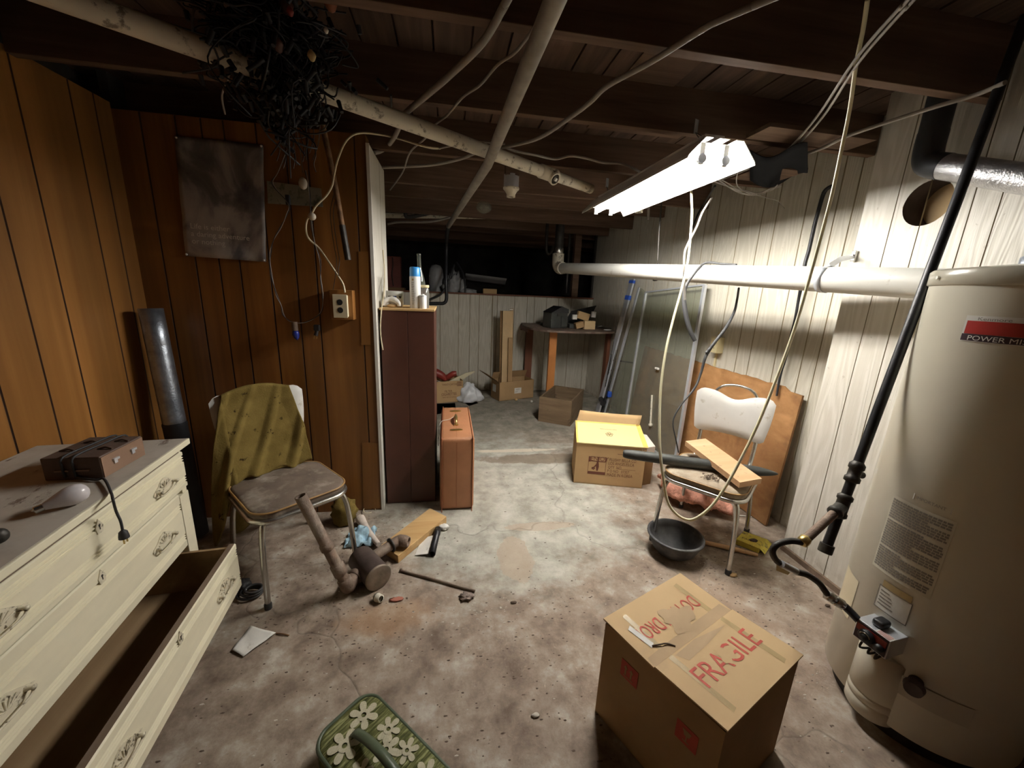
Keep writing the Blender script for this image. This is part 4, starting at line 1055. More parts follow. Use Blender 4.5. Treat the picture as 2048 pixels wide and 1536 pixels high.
# ================================================================== suitcase
def suitcase():
    x0, x1, y0, y1, h = -.052, .166, 2.272, 2.93, .505
    c = Vector(((x0 + x1) / 2, (y0 + y1) / 2, 0)); t = thing('suitcase', c, 'orange-brown hard suitcase with brass latches standing beside the cabinet', 'suitcase')
    xs = (x0 + x1) / 2 - .004
    obj('shell', G().bx(x0, x1, y0, y1, .004, h, .026, 5), 'suit', t)
    obj('seam_line', G().bx(xs - .0014, xs + .0014, y0 - .0008, y1 + .0008, .03, h - .03).bx(xs - .0014, xs + .0014, y0 + .026, y1 - .026, h - .01, h + .0008), 'suit_dark', t)
    for x in (x0 + .012, x1 - .012):
        pts = [(x, y0 + .001, .03), (x, y0 + .001, h - .03), (x, y0 + .012, h - .010), (x, y0 + .03, h - .001), (x, y1 - .03, h - .001), (x, y1 - .008, h - .02), (x, y1 - .001, h - .05), (x, y1 - .001, .03), (x, y1 - .03, .006), (x, y0 + .03, .006)]
        obj('piping', G().tube(pts, .0035, 8, 3, cyc=True), 'suit_dark', t)
    for y in (y0 + .14, y1 - .12):
        g = G(); n = 20; g.prism([(xs + .042 * math.cos(a), y + .012 * math.sin(a) * (1 - .3 * math.cos(a)), h) for a in [2 * PI * k / n for k in range(n)]], (0, 0, .005))
        l = obj('latch', g, 'brass', t); obj('latch_lever', G().bx(xs - .016, xs + .036, y - .006, y + .007, h + .005, h + .009, .0015), 'brass', l)
    yc = (y0 + y1) / 2 - .02
    for s in (-1, 1):
        obj('handle_mount', G().bx(xs - .014, xs + .014, yc + s * .075 - .010, yc + s * .075 + .010, h, h + .010, .002), 'brass', t)
    obj('handle', G().tube([(xs, yc - .075, h + .008), (xs, yc - .06, h + .026), (xs, yc, h + .034), (xs, yc + .06, h + .026), (xs, yc + .075, h + .008)], [.006, .009, .011, .009, .006], 10, 5), 'brass', t)
    obj('tag_string', G().tube([(xs - .01, yc + .03, h + .03), (xs - .05, yc + .01, h + .012), (x0 + .01, yc + .0, h + .006), (x0 - .010, yc - .02, h - .03), (x0 - .014, yc - .03, h - .10)], .0018, 6, 4), 'paper', t)
    obj('tag', G().bx(x0 - .018, x0 - .015, yc - .045, yc - .02, h - .16, h - .10), 'paper', t)
suitcase()

# ================================================================== along the back wall
def open_box(name, label, cs, h, m, cat='box', th=.005, inner=None, floorz=0.0, flaps=(), group=None):
    """open carton; cs: four floor corners in order"""
    cs = [Vector((p[0], p[1], floorz)) for p in cs]; c = sum(cs, Vector()) / 4
    t = thing(name, c, label, cat, group=group)
    g = G()
    for i in range(4):
        a, b = cs[i], cs[(i + 1) % 4]; d = (b - a).normalized(); n = (c - (a + b) / 2); n = (n - n.dot(d) * d).normalized()
        g.obox(a + Vector((0, 0, .002)), b - a, n * th, Vector((0, 0, h)))
    g.prism([p + Vector((0, 0, .002)) for p in cs], Vector((0, 0, th)))
    obj('box_walls', g, m, t)
    return t, cs
# carton printed with brown lettering, left behind the suitcase
L0, R0 = onZ(862, 808), onZ(926, 803)
d = (R0 - L0).normalized(); n = Vector((-d.y, d.x, 0)); h = .275
L0 = R0 - d * .62
t, cs = open_box('printed_carton', 'tan carton printed FILTER CIGARETTES beside the white plastic bag', [L0, R0, R0 + n * .40, L0 + n * .40], h, 'card', th=.006)
up = Vector((0, 0, 1)); o = R0 - d * .27 - n * .002
text('lettering', 'TWENTY CARTONS', 'ink_brown', t, o + up * .225 + d * .0, d, up, .034, sx=.62)
text('lettering', 'FILTER', 'ink_brown', t, o + up * .135 + d * .03, d, up, .042, sx=.8)
text('lettering', 'CIGARETTES', 'ink_brown', t, o + up * .095 - d * .01, d, up, .048, sx=.72)
text('lettering', 'KING SIZE 20 CLASS A', 'ink_brown', t, o + up * .065 + d * .005, d, up, .022, sx=.8)
g = G(); q = R0 - d * .05 + up * .21 - n * .003
for (a, b) in ((0, 0), (0, 1), (1, 1), (1, 0)): pass
g.obox(q - d * .03, d * .06, -n * .001, up * .004).obox(q - d * .03 + up * .052, d * .06, -n * .001, up * .004).obox(q - d * .03, d * .003, -n * .001, up * .055).obox(q + d * .027, d * .003, -n * .001, up * .055)
for k in range(4): g.obox(q - d * .022 + up * (.010 + k * .011), d * .044, -n * .001, up * .005)
obj('printed_panel', g, 'ink_brown', t)
# red rubber thing and cream plastic spreader in it
p = onZ(875, 752, h + .05)
b0 = L0.lerp(R0, .62) + n * .16
P = lambda x, y: onY(x, y, b0.y + .05)
g = G().tube([P(858, 744), P(872, 746), P(884, 752), P(892, 760)], [.055, .058, .05, .03], 16, 5).tube([P(888, 760), P(896, 754), P(906, 748), P(913, 747)], [.022, .035, .040, .03], 16, 5)
one('rubber_boot', g, 'red_vinyl', 'dull red folded rubber boot lying in the printed tan carton', 'boot')
P = lambda x, y: onY(x, y, b0.y + .02)
g = G().prism([P(896, 764), P(908, 757), P(932, 746), P(948, 742), (P(950, 744)), P(936, 752), P(928, 758), P(900, 770), P(888, 768)], (0, .022, 0))
one('plastic_spreader', g, 'cream_stick', 'cream plastic tool poking out of the printed carton to the right', 'tool')
g = G().sheet(lambda u, v: onY(862 + 24 * u, 757 + 8 * u + (v * 3), b0.y - .09 + .05 * v), 4, 3)
one('magazine', g, 'paper', 'folded white sheet on the front rim of the printed carton', 'paper', solid=.003)
def bag():
    c = onZ(937, 802)
    from mathutils import noise as mn
    g = G(); bm = bmesh.new(); bmesh.ops.create_icosphere(bm, subdivisions=4, radius=1)
    for v in bm.verts:
        q = v.co.copy(); zz = max(0, (q.z + .55) / 1.55)
        s = 1.0 - .62 * zz ** 1.3
        cr = .30 * mn.noise(q * 2.6) + .16 * abs(mn.noise(q * 7))
        v.co = Vector((c.x + q.x * .185 * s * (1 + cr), c.y + .02 + q.y * .13 * s * (1 + cr), max(.0, zz * .235 * (1 + cr * .5))))
    bm.verts.index_update(); g.add([v.co.copy() for v in bm.verts], [[v.index for v in f.verts] for f in bm.faces], True); bm.free()
    one('plastic_bag', g, 'bag', 'crumpled white plastic bag slumped on the floor between the two cartons', 'bag')
bag()
one('cardboard_scrap', quad(onZ(925, 803), onZ(948, 800), onZ(957, 806), onZ(938, 812), .004), 'card', 'small tan cardboard scrap under the white plastic bag', 'cardboard')
one('cardboard_sheet', quad(onZ(866, 808), onZ(910, 806), onZ(912, 822), onZ(866, 830), .004), 'card_light', 'pale cardboard sheet on the floor behind the suitcase', 'cardboard')

# brown carton with long flat packs standing in it
A, B_ = onZ(998, 803), onZ(1066, 795)
d = (B_ - A).normalized(); n = Vector((-d.y, d.x, 0)); A = A; h = .25
dep = .24
t, cs = open_box('shipping_carton', 'plain brown carton with white shipping label holding tall flat packs', [A, B_, B_ + n * dep, A + n * dep], h, 'card_mid', th=.006)
# side flap thrown open to the left
fl = G().prism([A + up * h, A + n * dep + up * h, A + n * dep + up * (h + .13) - d * .18, A + n * .02 + up * (h + .12) - d * .17], (d * .3 + up * .3).normalized() * .005)
obj('flap', fl, 'card_dark', t)
obj('flap', G().prism([A + n * dep + up * h, B_ + n * dep + up * h, B_ + n * (dep - .05) + up * (h + .10), A + n * (dep - .05) + up * (h + .10)], -n * .005), 'card_mid', t)
lb = rect(A + d * .225 + up * .085 - n * .001, d, up, .105, .075, .001); o_ = obj('shipping_label', lb, 'paper', t)
g = G(); q = A + d * .225 + up * .085 - n * .0025
g.obox(q + d * .018 + up * .052, d * .06, -n * .0005, up * .007)
for k in range(3): g.obox(q + d * .012 + up * (.032 - k * .009), d * (.05 - .01 * k), -n * .0005, up * .003)
obj('lettering', g, 'ink_grey', o_)
lb = G().prism([A - d * .001 + n * .10 + up * .10, A - d * .001 + n * .19 + up * .10, A - d * .001 + n * .19 + up * .20, A - d * .001 + n * .10 + up * .20], -d * .001); obj('side_label', lb, 'label_white', t)
# the flat packs
ctr = A + d * .16 + n * .15
P = lambda x, y, yy: onY(x, y, yy)
yy = ctr.y
def slab(name, label, x0, y0, x1, y1, wpx, dy, m, thick, cat='flat pack', z0=.01, group=None):
    top0, top1 = P(x0 - wpx / 2, y0, yy + dy), P(x0 + wpx / 2, y0, yy + dy)
    bot0, bot1 = P(x1 - wpx / 2, y1, yy + dy), P(x1 + wpx / 2, y1, yy + dy)
    bot0.z = bot1.z = z0
    g = G().prism([bot0, bot1, top1, top0], (0, thick, 0)); return one(name, g, m, label, cat, group=group)
slab('flat_pack', 'tall pale cardboard flat pack with torn top standing in the carton', 1016, 622, 1012, 800, 20, -.02, 'card_light', .03)
slab('flat_pack', 'dark edge-on flat pack left of the pale one in the carton', 1004, 622, 1001, 800, 6, .02, 'card_dark', .04)
slab('flat_pack', 'narrow brown flat pack right of the pale one, topmost in the carton', 1024, 617, 1020, 800, 6, .03, 'card_mid', .03)
slab('flat_pack', 'shorter narrow flat pack at the right front of the carton', 1021, 676, 1019, 800, 8, -.06, 'card_mid', .02)
q = onY(1022, 619, yy - .03); one('white_corner_cap', G().bx(q.x - .02, q.x + .025, q.y - .012, q.y + .012, q.z - .008, q.z + .008), 'foam', 'small white foam cap on top of the tall flat packs', 'foam')
for i, (x, y, m_, l) in enumerate(((1032, 801, 'card', 'tiny cube of cardboard on the floor in front of the brown carton'), (1063, 805, 'foam', 'tiny white foam lump on the floor right of the brown carton'))):
    q = onZ(x, y); one('small_lump', G().blob(q + up * .014, .018, .3, 2, i), m_, l, 'lump')

# ================================================================== corner table
def table():
    zt = .98
    pts = [onZ(x, y, zt) for x, y in ((1050, 652), (1062, 656), (1080, 659), (1095, 660.5), (1130, 662.5), (1165, 663.5), (1200, 664), (1228, 663.5))]
    poly = [Vector((1.0, 5.30, zt)), Vector((.955, 4.95, zt))] + pts + [Vector((WR(4.5) - .02, 4.46, zt)), Vector((WR(5.3) - .02, 5.30, zt))]
    t = thing('corner_table', (1.5, 4.9, 0), 'dark dusty corner table with bowed front and orange wooden legs', 'table')
    obj('tabletop', G().prism(poly, (0, 0, -.022)), 'table_top', t)
    p = onY(1106, 680, 4.52); q = onY(1094, 780, 4.52)
    w = .045
    obj('leg', G().obox((p.x - w, 4.50, 0), (w * 2, 0, 0), (0, .045, 0), (0, 0, zt - .022)), 'orange_wood', t)
    obj('leg', G().obox((1.06, 5.22, 0), (.10, 0, 0), (0, .045, 0), (0, 0, zt - .022)), 'red_wood', t)
    obj('apron', G().bx(.99, WR(5.3) - .03, 5.27, 5.30, zt - .10, zt - .022), 'red_wood', t)
    obj('side_panel', G().obox((.985, 4.75, zt - .08), (.02, 0, 0), (0, .5, 0), (0, 0, .058)), 'red_wood', t)
    obj('leg', G().obox((1.99, 4.6, 0), (.04, 0, 0), (0, .09, 0), (0, 0, zt - .022)), 'red_wood', t)
table()
def case():
    zt = .98; a = onZ(1098, 655, zt); y = 4.62
    a, b = onY(1094, 650, y), onY(1133, 655, y)
    x0, x1 = a.x, b.x; h = onY(1118, 613, y).z - zt
    t = thing('tool_case', ((x0 + x1) / 2, y + .1, zt), 'charcoal tool case with peaked lid on the corner table', 'case', .25)
    w, dp = (x1 - x0) * .92, .22
    g = G().box(0, 0, h * .36, w, dp, h * .72, .008)
    obj('case_body', g, 'charcoal', t, W=False)
    g = G(); g.prism([(-w / 2 - .006, -dp / 2, h * .68), (-w / 2 - .006, dp / 2, h * .68), (-w / 2 - .006, dp * .1, h * 1.0)], (w + .012, 0, 0)) if False else g.add([(-w / 2 - .006, -dp / 2 - .004, h * .70), (w / 2 + .006, -dp / 2 - .004, h * .70), (w / 2 + .006, dp / 2, h * .80), (-w / 2 - .006, dp / 2, h * .72), (w * .12, -dp / 2, h * 1.0), (w * .12, dp / 2, h * 1.0), (w / 2 + .006, -dp / 2, h * .88)], [(0, 1, 6, 4), (0, 4, 5, 3), (4, 6, 2, 5), (1, 2, 6), (0, 3, 2, 1)])
    obj('lid', g, 'black_plastic', t, W=False, solid=.004)
    obj('side_pocket', G().box(w * .28, -dp / 2 - .008, h * .32, w * .38, .016, h * .5, .004), 'charcoal', t, W=False)
    obj('latch', G().box(-w * .1, -dp / 2 - .004, h * .62, .03, .008, .03, .002), 'iron', t, W=False)
case()
def open_case():
    zt = .98; y = 4.60; a, b = onY(1142, 655, y), onY(1190, 658, y); w = b.x - a.x
    t = thing('open_tool_box', ((a.x + b.x) / 2, y + .14, zt), 'open dark tool box heaped with small cartons on the corner table', 'tool box')
    x0, x1 = a.x, b.x
    obj('tray', G().bx(x0, x1, y + .06, y + .28, zt, zt + .05, .003), 'charcoal', t)
    l0, l1 = onY(1143, 622, y + .25), onY(1193, 611, y + .25)
    g = G().prism([(x0, y + .28, zt + .05), (x1, y + .28, zt + .05), (l1.x, y + .25, l1.z), (l0.x, y + .25, l0.z)], (0, .012, 0))
    obj('raised_lid', g, 'black_plastic', t)
    def carton(nm, lb, x, yb, wpx, hpx, yy, rz, m_, dep=.06):
        p = onY(x, yb, yy); w_ = wpx / 769 * (p - EYE).length * .98; h_ = hpx / 769 * (p - EYE).length
        g = G().box(0, 0, 0, w_, dep, h_, .002, rot=Matrix.Rotation(rz, 3, 'Y')); g.v = [v + Vector((p.x, yy, max(p.z, zt + h_ / 2))) for v in g.v]
        one(nm, g, m_, lb, 'carton')
    carton('small_carton', 'pale wooden-coloured carton at the front of the open tool box', 1178, 650, 22, 16, y - .02, 0, 'card_light', .07)
    carton('small_carton', 'tilted tan carton lying across the open tool box', 1166, 632, 24, 14, y + .06, .25, 'card', .06)
    carton('small_carton', 'small white-faced carton at the right of the open tool box', 1187, 629, 8, 11, y + .05, .1, 'paper', .04)
    carton('small_carton', 'small whitish carton at the left of the open tool box', 1149, 634, 9, 9, y + .03, 0, 'paper', .04)
    carton('small_carton', 'low brown carton left of the pale front carton', 1158, 650, 16, 11, y + .0, -.3, 'card_mid', .08)
    for i, (x, yb, m_, l) in enumerate(((1135, 652, 'ivory', 'tiny ivory block beside the charcoal tool case'), (1139, 649, 'paper', 'tiny white block between the two tool cases'))):
        p = onZ(x, yb, zt); one('small_block', G().bx(p.x - .022, p.x + .022, p.y, p.y + .03, zt, zt + .018, .002), m_, l, 'block')
    p = onZ(1202, 657, zt)
    g = G().tube([p + Vector(q) for q in ((-.05, 0, .012), (-.02, -.02, .03), (.02, -.02, .03), (.05, 0, .012))], .008, 8, 4).tube([p + Vector(q) for q in ((.02, .03, .010), (.07, -.05, .012), (.13, -.10, .010))], .008, 8, 4)
    one('metal_bracket', g, 'chrome', 'small shiny metal bracket on the table edge by the aluminium rails', 'bracket')
    p = onZ(1215, 661, zt); one('paper_scrap', G().blob(p + up * .008, (.05, .02, .008), .3, 2, 3), 'paper', 'small crumpled pale scrap on the right front edge of the table', 'paper')
    p = onZ(1090, 650, zt); one('dark_rag', G().blob(p + up * .014, (.07, .06, .018), .4, 3, 6), 'charcoal', 'dark crumpled rag left of the charcoal tool case', 'rag')
open_case()

# ================================================================== wooden crate
def crate():
    a, b, c = onZ(1076, 842), onZ(1140, 853), onZ(1160, 820)
    d1 = (b - a).normalized(); n1 = Vector((-d1.y, d1.x, 0)); dep = .60; h = .285
    cs = [a, b, b + n1 * dep, a + n1 * dep]; c = sum(cs, Vector()) / 4
    t = thing('wooden_crate', c, 'grimy open wooden crate on the floor before the corner table', 'crate'); th = .014
    obj('front_board', G().obox(a, b - a, n1 * th, up * h), 'crate', t)
    obj('back_board', G().obox(cs[3], b - a, -n1 * th, up * h), 'crate', t)
    obj('side_board', G().obox(a + n1 * th, n1 * (dep - 2 * th), d1 * th, up * h), 'crate', t)
    obj('side_board', G().obox(b + n1 * th, n1 * (dep - 2 * th), -d1 * th, up * h), 'crate', t)
    obj('bottom_board', G().obox(a + d1 * th + n1 * th, d1 * ((b - a).length - 2 * th), n1 * (dep - 2 * th), up * .012), 'crate', t)
crate()

# ================================================================== carton with the yellow lid
def toybox():
    a, b = onZ(1147, 965), onZ(1283, 977)
    d = (b - a).normalized(); n = Vector((-d.y, d.x, 0)); W_ = (b - a).length; h = .325; dep = .33
    t = thing('yellow_lidded_carton', (a + b) / 2 + n * dep / 2, 'printed tan carton with pale yellow lid on top, its rear flap raised', 'box')
    g = G(); T = .006
    g.obox(a, d * W_, n * T, up * h).obox(a + n * T, d * T, n * (dep - 2 * T), up * h).obox(b + n * T - d * T, d * T, n * (dep - 2 * T), up * h).obox(a + n * (dep - T), d * W_, n * T, up * h).obox(a, d * W_, n * dep, up * T)
    obj('box_walls', g, 'card', t)
    f0, f1 = onY(1160, 820, a.y + dep + .04), onY(1284, 831, b.y + dep + .04)
    r0, r1 = a + n * dep + up * h, b + n * dep + up * h
    g = G().sheet(lambda u, v: (r0.lerp(r1, u)).lerp(f0.lerp(f1, u), v) + n * (.012 * math.sin(PI * u)) - up * (.010 * math.sin(PI * u) * v), 12, 4)
    obj('rear_flap', g, 'card', t, solid=.005)
    # lid
    z0 = h + .004; l = [a - d * .004 - n * .01 + up * z0, b + d * .008 - n * .01 + up * z0, b + d * .010 + n * (dep - .01) + up * (z0 + .060), a - d * .0 + n * (dep - .01) + up * (z0 + .060)]
    L = thing('yellow_board', sum(l, Vector()) / 4, 'pale yellow board with bright yellow tape borders lying on the printed carton', 'board')
    nn = (l[1] - l[0]).cross(l[3] - l[0]).normalized()
    obj('lid_board', G().prism(l, nn * .006), 'yellow_pale', L)
    def s(p, q, w, inn): dd = (q - p).normalized(); return G().prism([p + nn * .006, q + nn * .006, q + nn * .006 + inn * w, p + nn * .006 + inn * w], nn * .0012)
    e1 = (l[1] - l[0]).normalized(); e2 = (l[3] - l[0]).normalized()
    obj('tape_border', s(l[3], l[2], .018, -e2), 'yellow_paint', L)
    obj('tape_border', s(l[1], l[2], .034, -e1), 'yellow_paint', L)
    obj('tape_border', s(l[0], l[3], .014, e1), 'yellow_paint', L)
    obj('tape_border', s(l[0], l[1], .010, e2), 'yellow_pale', L)
    mid = l[0].lerp(l[1], .47) + e2 * .22 + nn * .0072
    text('lettering', 'KEN HOLLIN MFG', 'ink_brown', L, mid - e1 * .055, e1, e2, .016, ex=.0003)
    g = G(); cc = l[0].lerp(l[1], .49) + e2 * .15 + nn * .0074
    for k in range(5):
        aa = 2 * PI * k / 5 + .3; q = cc + (e1 * math.cos(aa) + e2 * math.sin(aa)) * .017
        g.tube([q + (e1 * math.cos(b_) + e2 * math.sin(b_)) * .012 for b_ in [2 * PI * j / 12 for j in range(12)]], .0014, 4, 1, cyc=True)
    obj('flower_stamp', g, 'ink_brown', L)
    # print on the front
    o = a - n * .0006
    def at(u, v): return o + d * (u * W_) + up * (v * h)
    u0, v0, u1, v1 = .19, .26, .45, .70
    g = G()
    g.add([at(u0, v0), at(u1, v0), at(u1, v0 + .07), at(u0, v0 + .07)], [(0, 1, 2, 3)])
    for (p, q, r_, s_) in ((u0, v0, u0 + .006, v1), (u1 - .006, v0, u1, v1), (u0, v1 - .012, u1, v1), (u0, v1 - .12, u1, v1 - .10), (u0, v1 - .13, u0 + .03, v1), (u0 + .135, v1 - .12, u0 + .15, v1), (u1 - .02, v1 - .12, u1, v1)):
        g.add([at(p, q), at(r_, q), at(r_, s_), at(p, s_)], [(0, 1, 2, 3)])
    obj('picture_frame_print', g, 'ink_brown', t)
    text('lettering', 'ENJOY', 'ink_brown', t, at(u0 + .025, v1 - .095), d, up, .048, sx=.95)
    def fig(P): return G().add([at(x, y) for x, y in P], [tuple(range(len(P)))])
    cx = u0 + .135
    pp = G()
    pp.add([at(cx + .018 * math.cos(q), v0 + .315 + .026 * math.sin(q)) for q in [2 * PI * k / 14 for k in range(14)]], [tuple(range(14))])
    pp.add([at(*q) for q in ((cx - .016, v0 + .29), (cx + .018, v0 + .29), (cx + .024, v0 + .20), (cx + .014, v0 + .09), (cx - .010, v0 + .09), (cx - .018, v0 + .20))], [tuple(range(6))])
    pp.add([at(*q) for q in ((cx - .016, v0 + .27), (cx - .012, v0 + .22), (cx - .05, v0 + .15), (cx - .058, v0 + .17))], [tuple(range(4))])
    for k in range(5):
        q = 2 * PI * k / 5; pp.add([at(cx - .056 + .016 * math.cos(q) + .012 * math.cos(w), v0 + .15 + .022 * math.sin(q) + .018 * math.sin(w)) for w in [2 * PI * j / 8 for j in range(8)]], [tuple(range(8))])
    obj('figure_print', pp, 'ink_brown', t)
    for (s_, u, v, sz) in (('PLUSHY BELLA CO.', .49, .625, .033), ('LOS ANGELES,CA', .48, .53, .034), ('QTY  NO.', .48, .435, .033), ('P O NO   07357', .475, .34, .033), ('MADE IN KOREA', .475, .245, .035)):
        text('lettering', s_, 'ink_brown', t, at(u, v), d, up, sz, sx=.72)
    g = G(); g.add([at(.60, .44), at(.88, .43), at(.88, .437), at(.60, .447)], [(0, 1, 2, 3)]); g.add([at(.6, .80), at(.67, .80), at(.67, .81), at(.6, .81)], [(0, 1, 2, 3)])
    obj('printed_rule', g, 'ink_brown', t)
    # white foam block behind the box's right side
    q = b + n * (dep + .02) + d * .02
    w0, w1, w2, w3 = onZ(1270, 890, .30), onZ(1309, 889, .30), onZ(1303, 872, .30), onZ(1282, 852, .30)
    P_ = [b + d * .012 + n * .05, b + d * .085 + n * .09, b + d * .075 + n * .33, b + d * .012 + n * .36]
    F = thing('foam_block', P_[0] + up * .29, 'white foam packing block wedged behind the yellow-lidded carton', 'foam')
    obj('block', G().prism([p + up * .262 for p in P_], up * .05), 'foam', F)
    b2 = G().prism([p + up * .0 for p in P_], up * .262); obj('added_support', b2, 'card_dark', F)  # invented support in dark card, filling the dark space below the foam
toybox()
# ================================================================== against the right wall
def leaning_rails():
    bot = onZ(1196, 815); bot = Vector((WR(4.25) - .235, 4.25, 0)); top = onW(1262, 562, .03)
    # wide aluminium channel with blue tape
    def rail(nm, lb, xb, yb, xt, yt, offb, w, dpt, m_, cat='rail', tapes=()):
        b = onW(xb, yb, offb); tp = onW(xt, yt, .03)
        # continue down to the floor
        d = (tp - b).normalized(); b0 = b - d * (b.z - .005) / d.z
        t = thing(nm, b0, lb, cat)
        s = Vector((-.04, 1, 0)).normalized(); s = (s - s.dot(d) * d).normalized(); n = d.cross(s)
        L = (tp - b0).length
        g = G().obox(b0 - s * w / 2, s * w, n * dpt, d * L)
        g.obox(b0 - s * w / 2 - n * .008, s * .006, n * .008, d * L).obox(b0 + s * (w / 2 - .006) - n * .008, s * .006, n * .008, d * L)
        g.obox(b0 + s * (w / 2) + n * dpt, -s * w * 0 + s * -.004, n * .012, d * L) if False else None
        obj('channel', g, m_, t)
        for (k0, k1) in tapes:
            obj('tape_band', G().obox(b0 - s * (w / 2 + .003) - n * .012 + d * L * k0, s * (w + .006), n * (dpt + .016), d * L * (k1 - k0)), 'tape_blue', t)
        return t
    rail('door_track', 'wide aluminium track with blue tape leaning on the right wall by the table', 1202, 800, 1266, 558, .25, .085, .012, 'alu', tapes=((.855, .885), (.97, .99)))
    rail('door_track', 'narrow aluminium track just right of the wide taped track', 1216, 800, 1279, 575, .17, .026, .012, 'alu')
leaning_rails()
def shower_door():
    TL, TR = onW(1293, 585, .07), onW(1411, 570, .07)
    BL, BR = onW(1254, 828, .19), onW(1357, 892, .19)
    def down(tp, b): d = (tp - b).normalized(); return b - d * (b.z - .01) / d.z
    BL, BR = down(TL, BL), down(TR, BR)
    t = thing('shower_door', (BL + BR) / 2, 'dusty framed glass shower door leaning on the right wall before the plywood', 'glass door')
    n = (BR - BL).cross(TL - BL).normalized()
    if n.x > 0: n = -n
    obj('glass_pane', G().prism([BL, BR, TR, TL], n * .005), 'door_glass', t)
    def bar(a, b, w, nm='frame_bar'):
        d = (b - a).normalized(); s = n.cross(d).normalized()
        return obj(nm, G().obox(a - s * w / 2 - n * .006, s * w, n * .022, b - a), 'alu', t)
    bar(BL, TL, .022); bar(BR, TR, .030); bar(TL, TR, .014, 'top_rail'); bar(BL, BR, .024, 'bottom_rail')
    hp = onW(1318, 737, .145); obj('door_pull', G().box(hp.x - .02, hp.y, hp.z, .02, .055, .018, .003), 'white', t)
    a, b = onW(1304, 790, .175), onW(1301, 850, .20); obj('towel_bar', G().tube([a, b], .010, 8, 1).blob(b, .02, .3, 2), 'pvc_old', t)
    # second, plainer pane behind, left
    BL2, BR2 = down(onW(1279, 575, .07), onW(1222, 800, .17)), down(TL, onW(1254, 828, .19)); TL2 = onW(1279, 575, .07)
    t2 = thing('shower_panel', (BL2 + BR2) / 2, 'dull grey glass panel left of the framed shower door', 'glass panel')
    obj('pane', G().prism([BL2 + n * -.012, BR2 + n * -.012, TL + n * -.012, TL2 + n * -.012], n * .005), 'door_glass', t2)
    a, b = onW(1237, 723, .10), onW(1266, 727, .10); obj('cross_rail', G().obox(a, b - a, Vector((0, 0, .016)), n * .01), 'iron', t2)
shower_door()
def rods():
    bx_ = onZ(1207, 826); tops = [(1226, 690), (1232, 700), (1222, 720), (1238, 690)]
    for i, (x, y) in enumerate(tops):
        b = bx_ + Vector((.02 * i - .04, -.05 * (i % 2) + .035 * i, 0)); tp = onW(x, y, .24 - .01 * i)
        d = tp - b; tp = b + d * (1.25, 1.0, 1.1, .95)[i]
        t = thing('fishing_rod', b, ('longest dark fishing rod leaning by the aluminium track', 'fishing rod with lowest reel leaning by the aluminium track', 'left fishing rod of the leaning bundle', 'shortest dark fishing rod of the leaning bundle')[i], 'fishing rod', group='fishing rods leaning by the table')
        obj('rod_blank', G().tube([b.lerp(tp, .25), tp], [.006, .0022], 8, 1), 'black_pipe', t)
        obj('grip', G().tube([b, b.lerp(tp, .25)], [.013, .010], 10, 1), 'rubber', t)
        q = b.lerp(tp, .18) + Vector((-.03, -.02, 0)); obj('reel', G().cyl(q - Vector((.012, .012, 0)), q + Vector((.012, .012, 0)), .030, n=18).cyl(q, b.lerp(tp, .18), .006, n=8), 'black_plastic', t)
        for k in (.4, .55, .7, .85):
            q = b.lerp(tp, k); obj('line_guide', G().tube([q + Vector((-.006 + .008 * math.cos(a), -.008, .008 * math.sin(a))) for a in [2 * PI * j / 10 for j in range(10)]], .0018, 5, 1, cyc=True), 'chrome', t)
    q = bx_.lerp(onW(1226, 690, .24), .30); one('tape_wrap', G().box(q.x + .03, q.y - .02, q.z, .05, .05, .07, .01), 'tape_blue', 'blue tape wrapped round the lower part of the rod bundle', 'tape')
rods()
def plywood():
    TL, TR = onW(1283, 680, .03), onW(1604, 783, .03)
    BR = onW(1553, 1032, .12); BR.z = .005; TR = Vector((TR.x, 1.93, TR.z)); BR.y = 1.90
    BL = Vector((WR(3.75) - .13, 3.75, .005)); TL = Vector((WR(3.75) - .03, 3.75, onW(1283, 690, .03).z + .0))
    n = Vector((-1, 0, .1)).normalized(); g = G()
    # ragged top edge
    rn = random.Random(5); top = []
    for k in range(41):
        f = k / 40; p = TR.lerp(TL, f) + Vector((0, 0, rn.uniform(-.006, .004)));
        if f < .06: p.z -= .022
        top.append(p)
    pts = [BR] + top + [BL]
    g.prism(pts, n * .014)
    one('plywood_sheet', g, 'ply', 'stained orange-brown plywood sheet leaning on the right wall behind the chair', 'plywood')
plywood()
def outlet_right():
    c = onW(1441, 690, .0)
    t = thing('electrical_outlet', c, 'yellowed surface outlet box on the cream right wall above the plywood', 'outlet')
    g = G().bx(c.x - .06, c.x, c.y - .04, c.y + .04, c.z - .062, c.z + .062, .004)
    obj('outlet_box', g, 'yellowed', t)
    for s in (-1, 1):
        for k in (-1, 1): obj('receptacle_slot', G().bx(c.x - .0612, c.x - .0598, c.y + k * .008 - .002, c.y + k * .008 + .002, c.z + s * .024 - .006, c.z + s * .024 + .006), 'iron', t)
    obj('conduit_strip', G().bx(c.x - .012, c.x + .01, c.y + .015, c.y + .03, .80, c.z - .06), 'yellowed', t)
    obj('conduit_strip', G().bx(c.x - .012, c.x + .01, c.y + .015, c.y + .03, c.z + .06, c.z + .10), 'yellowed', t)
outlet_right()

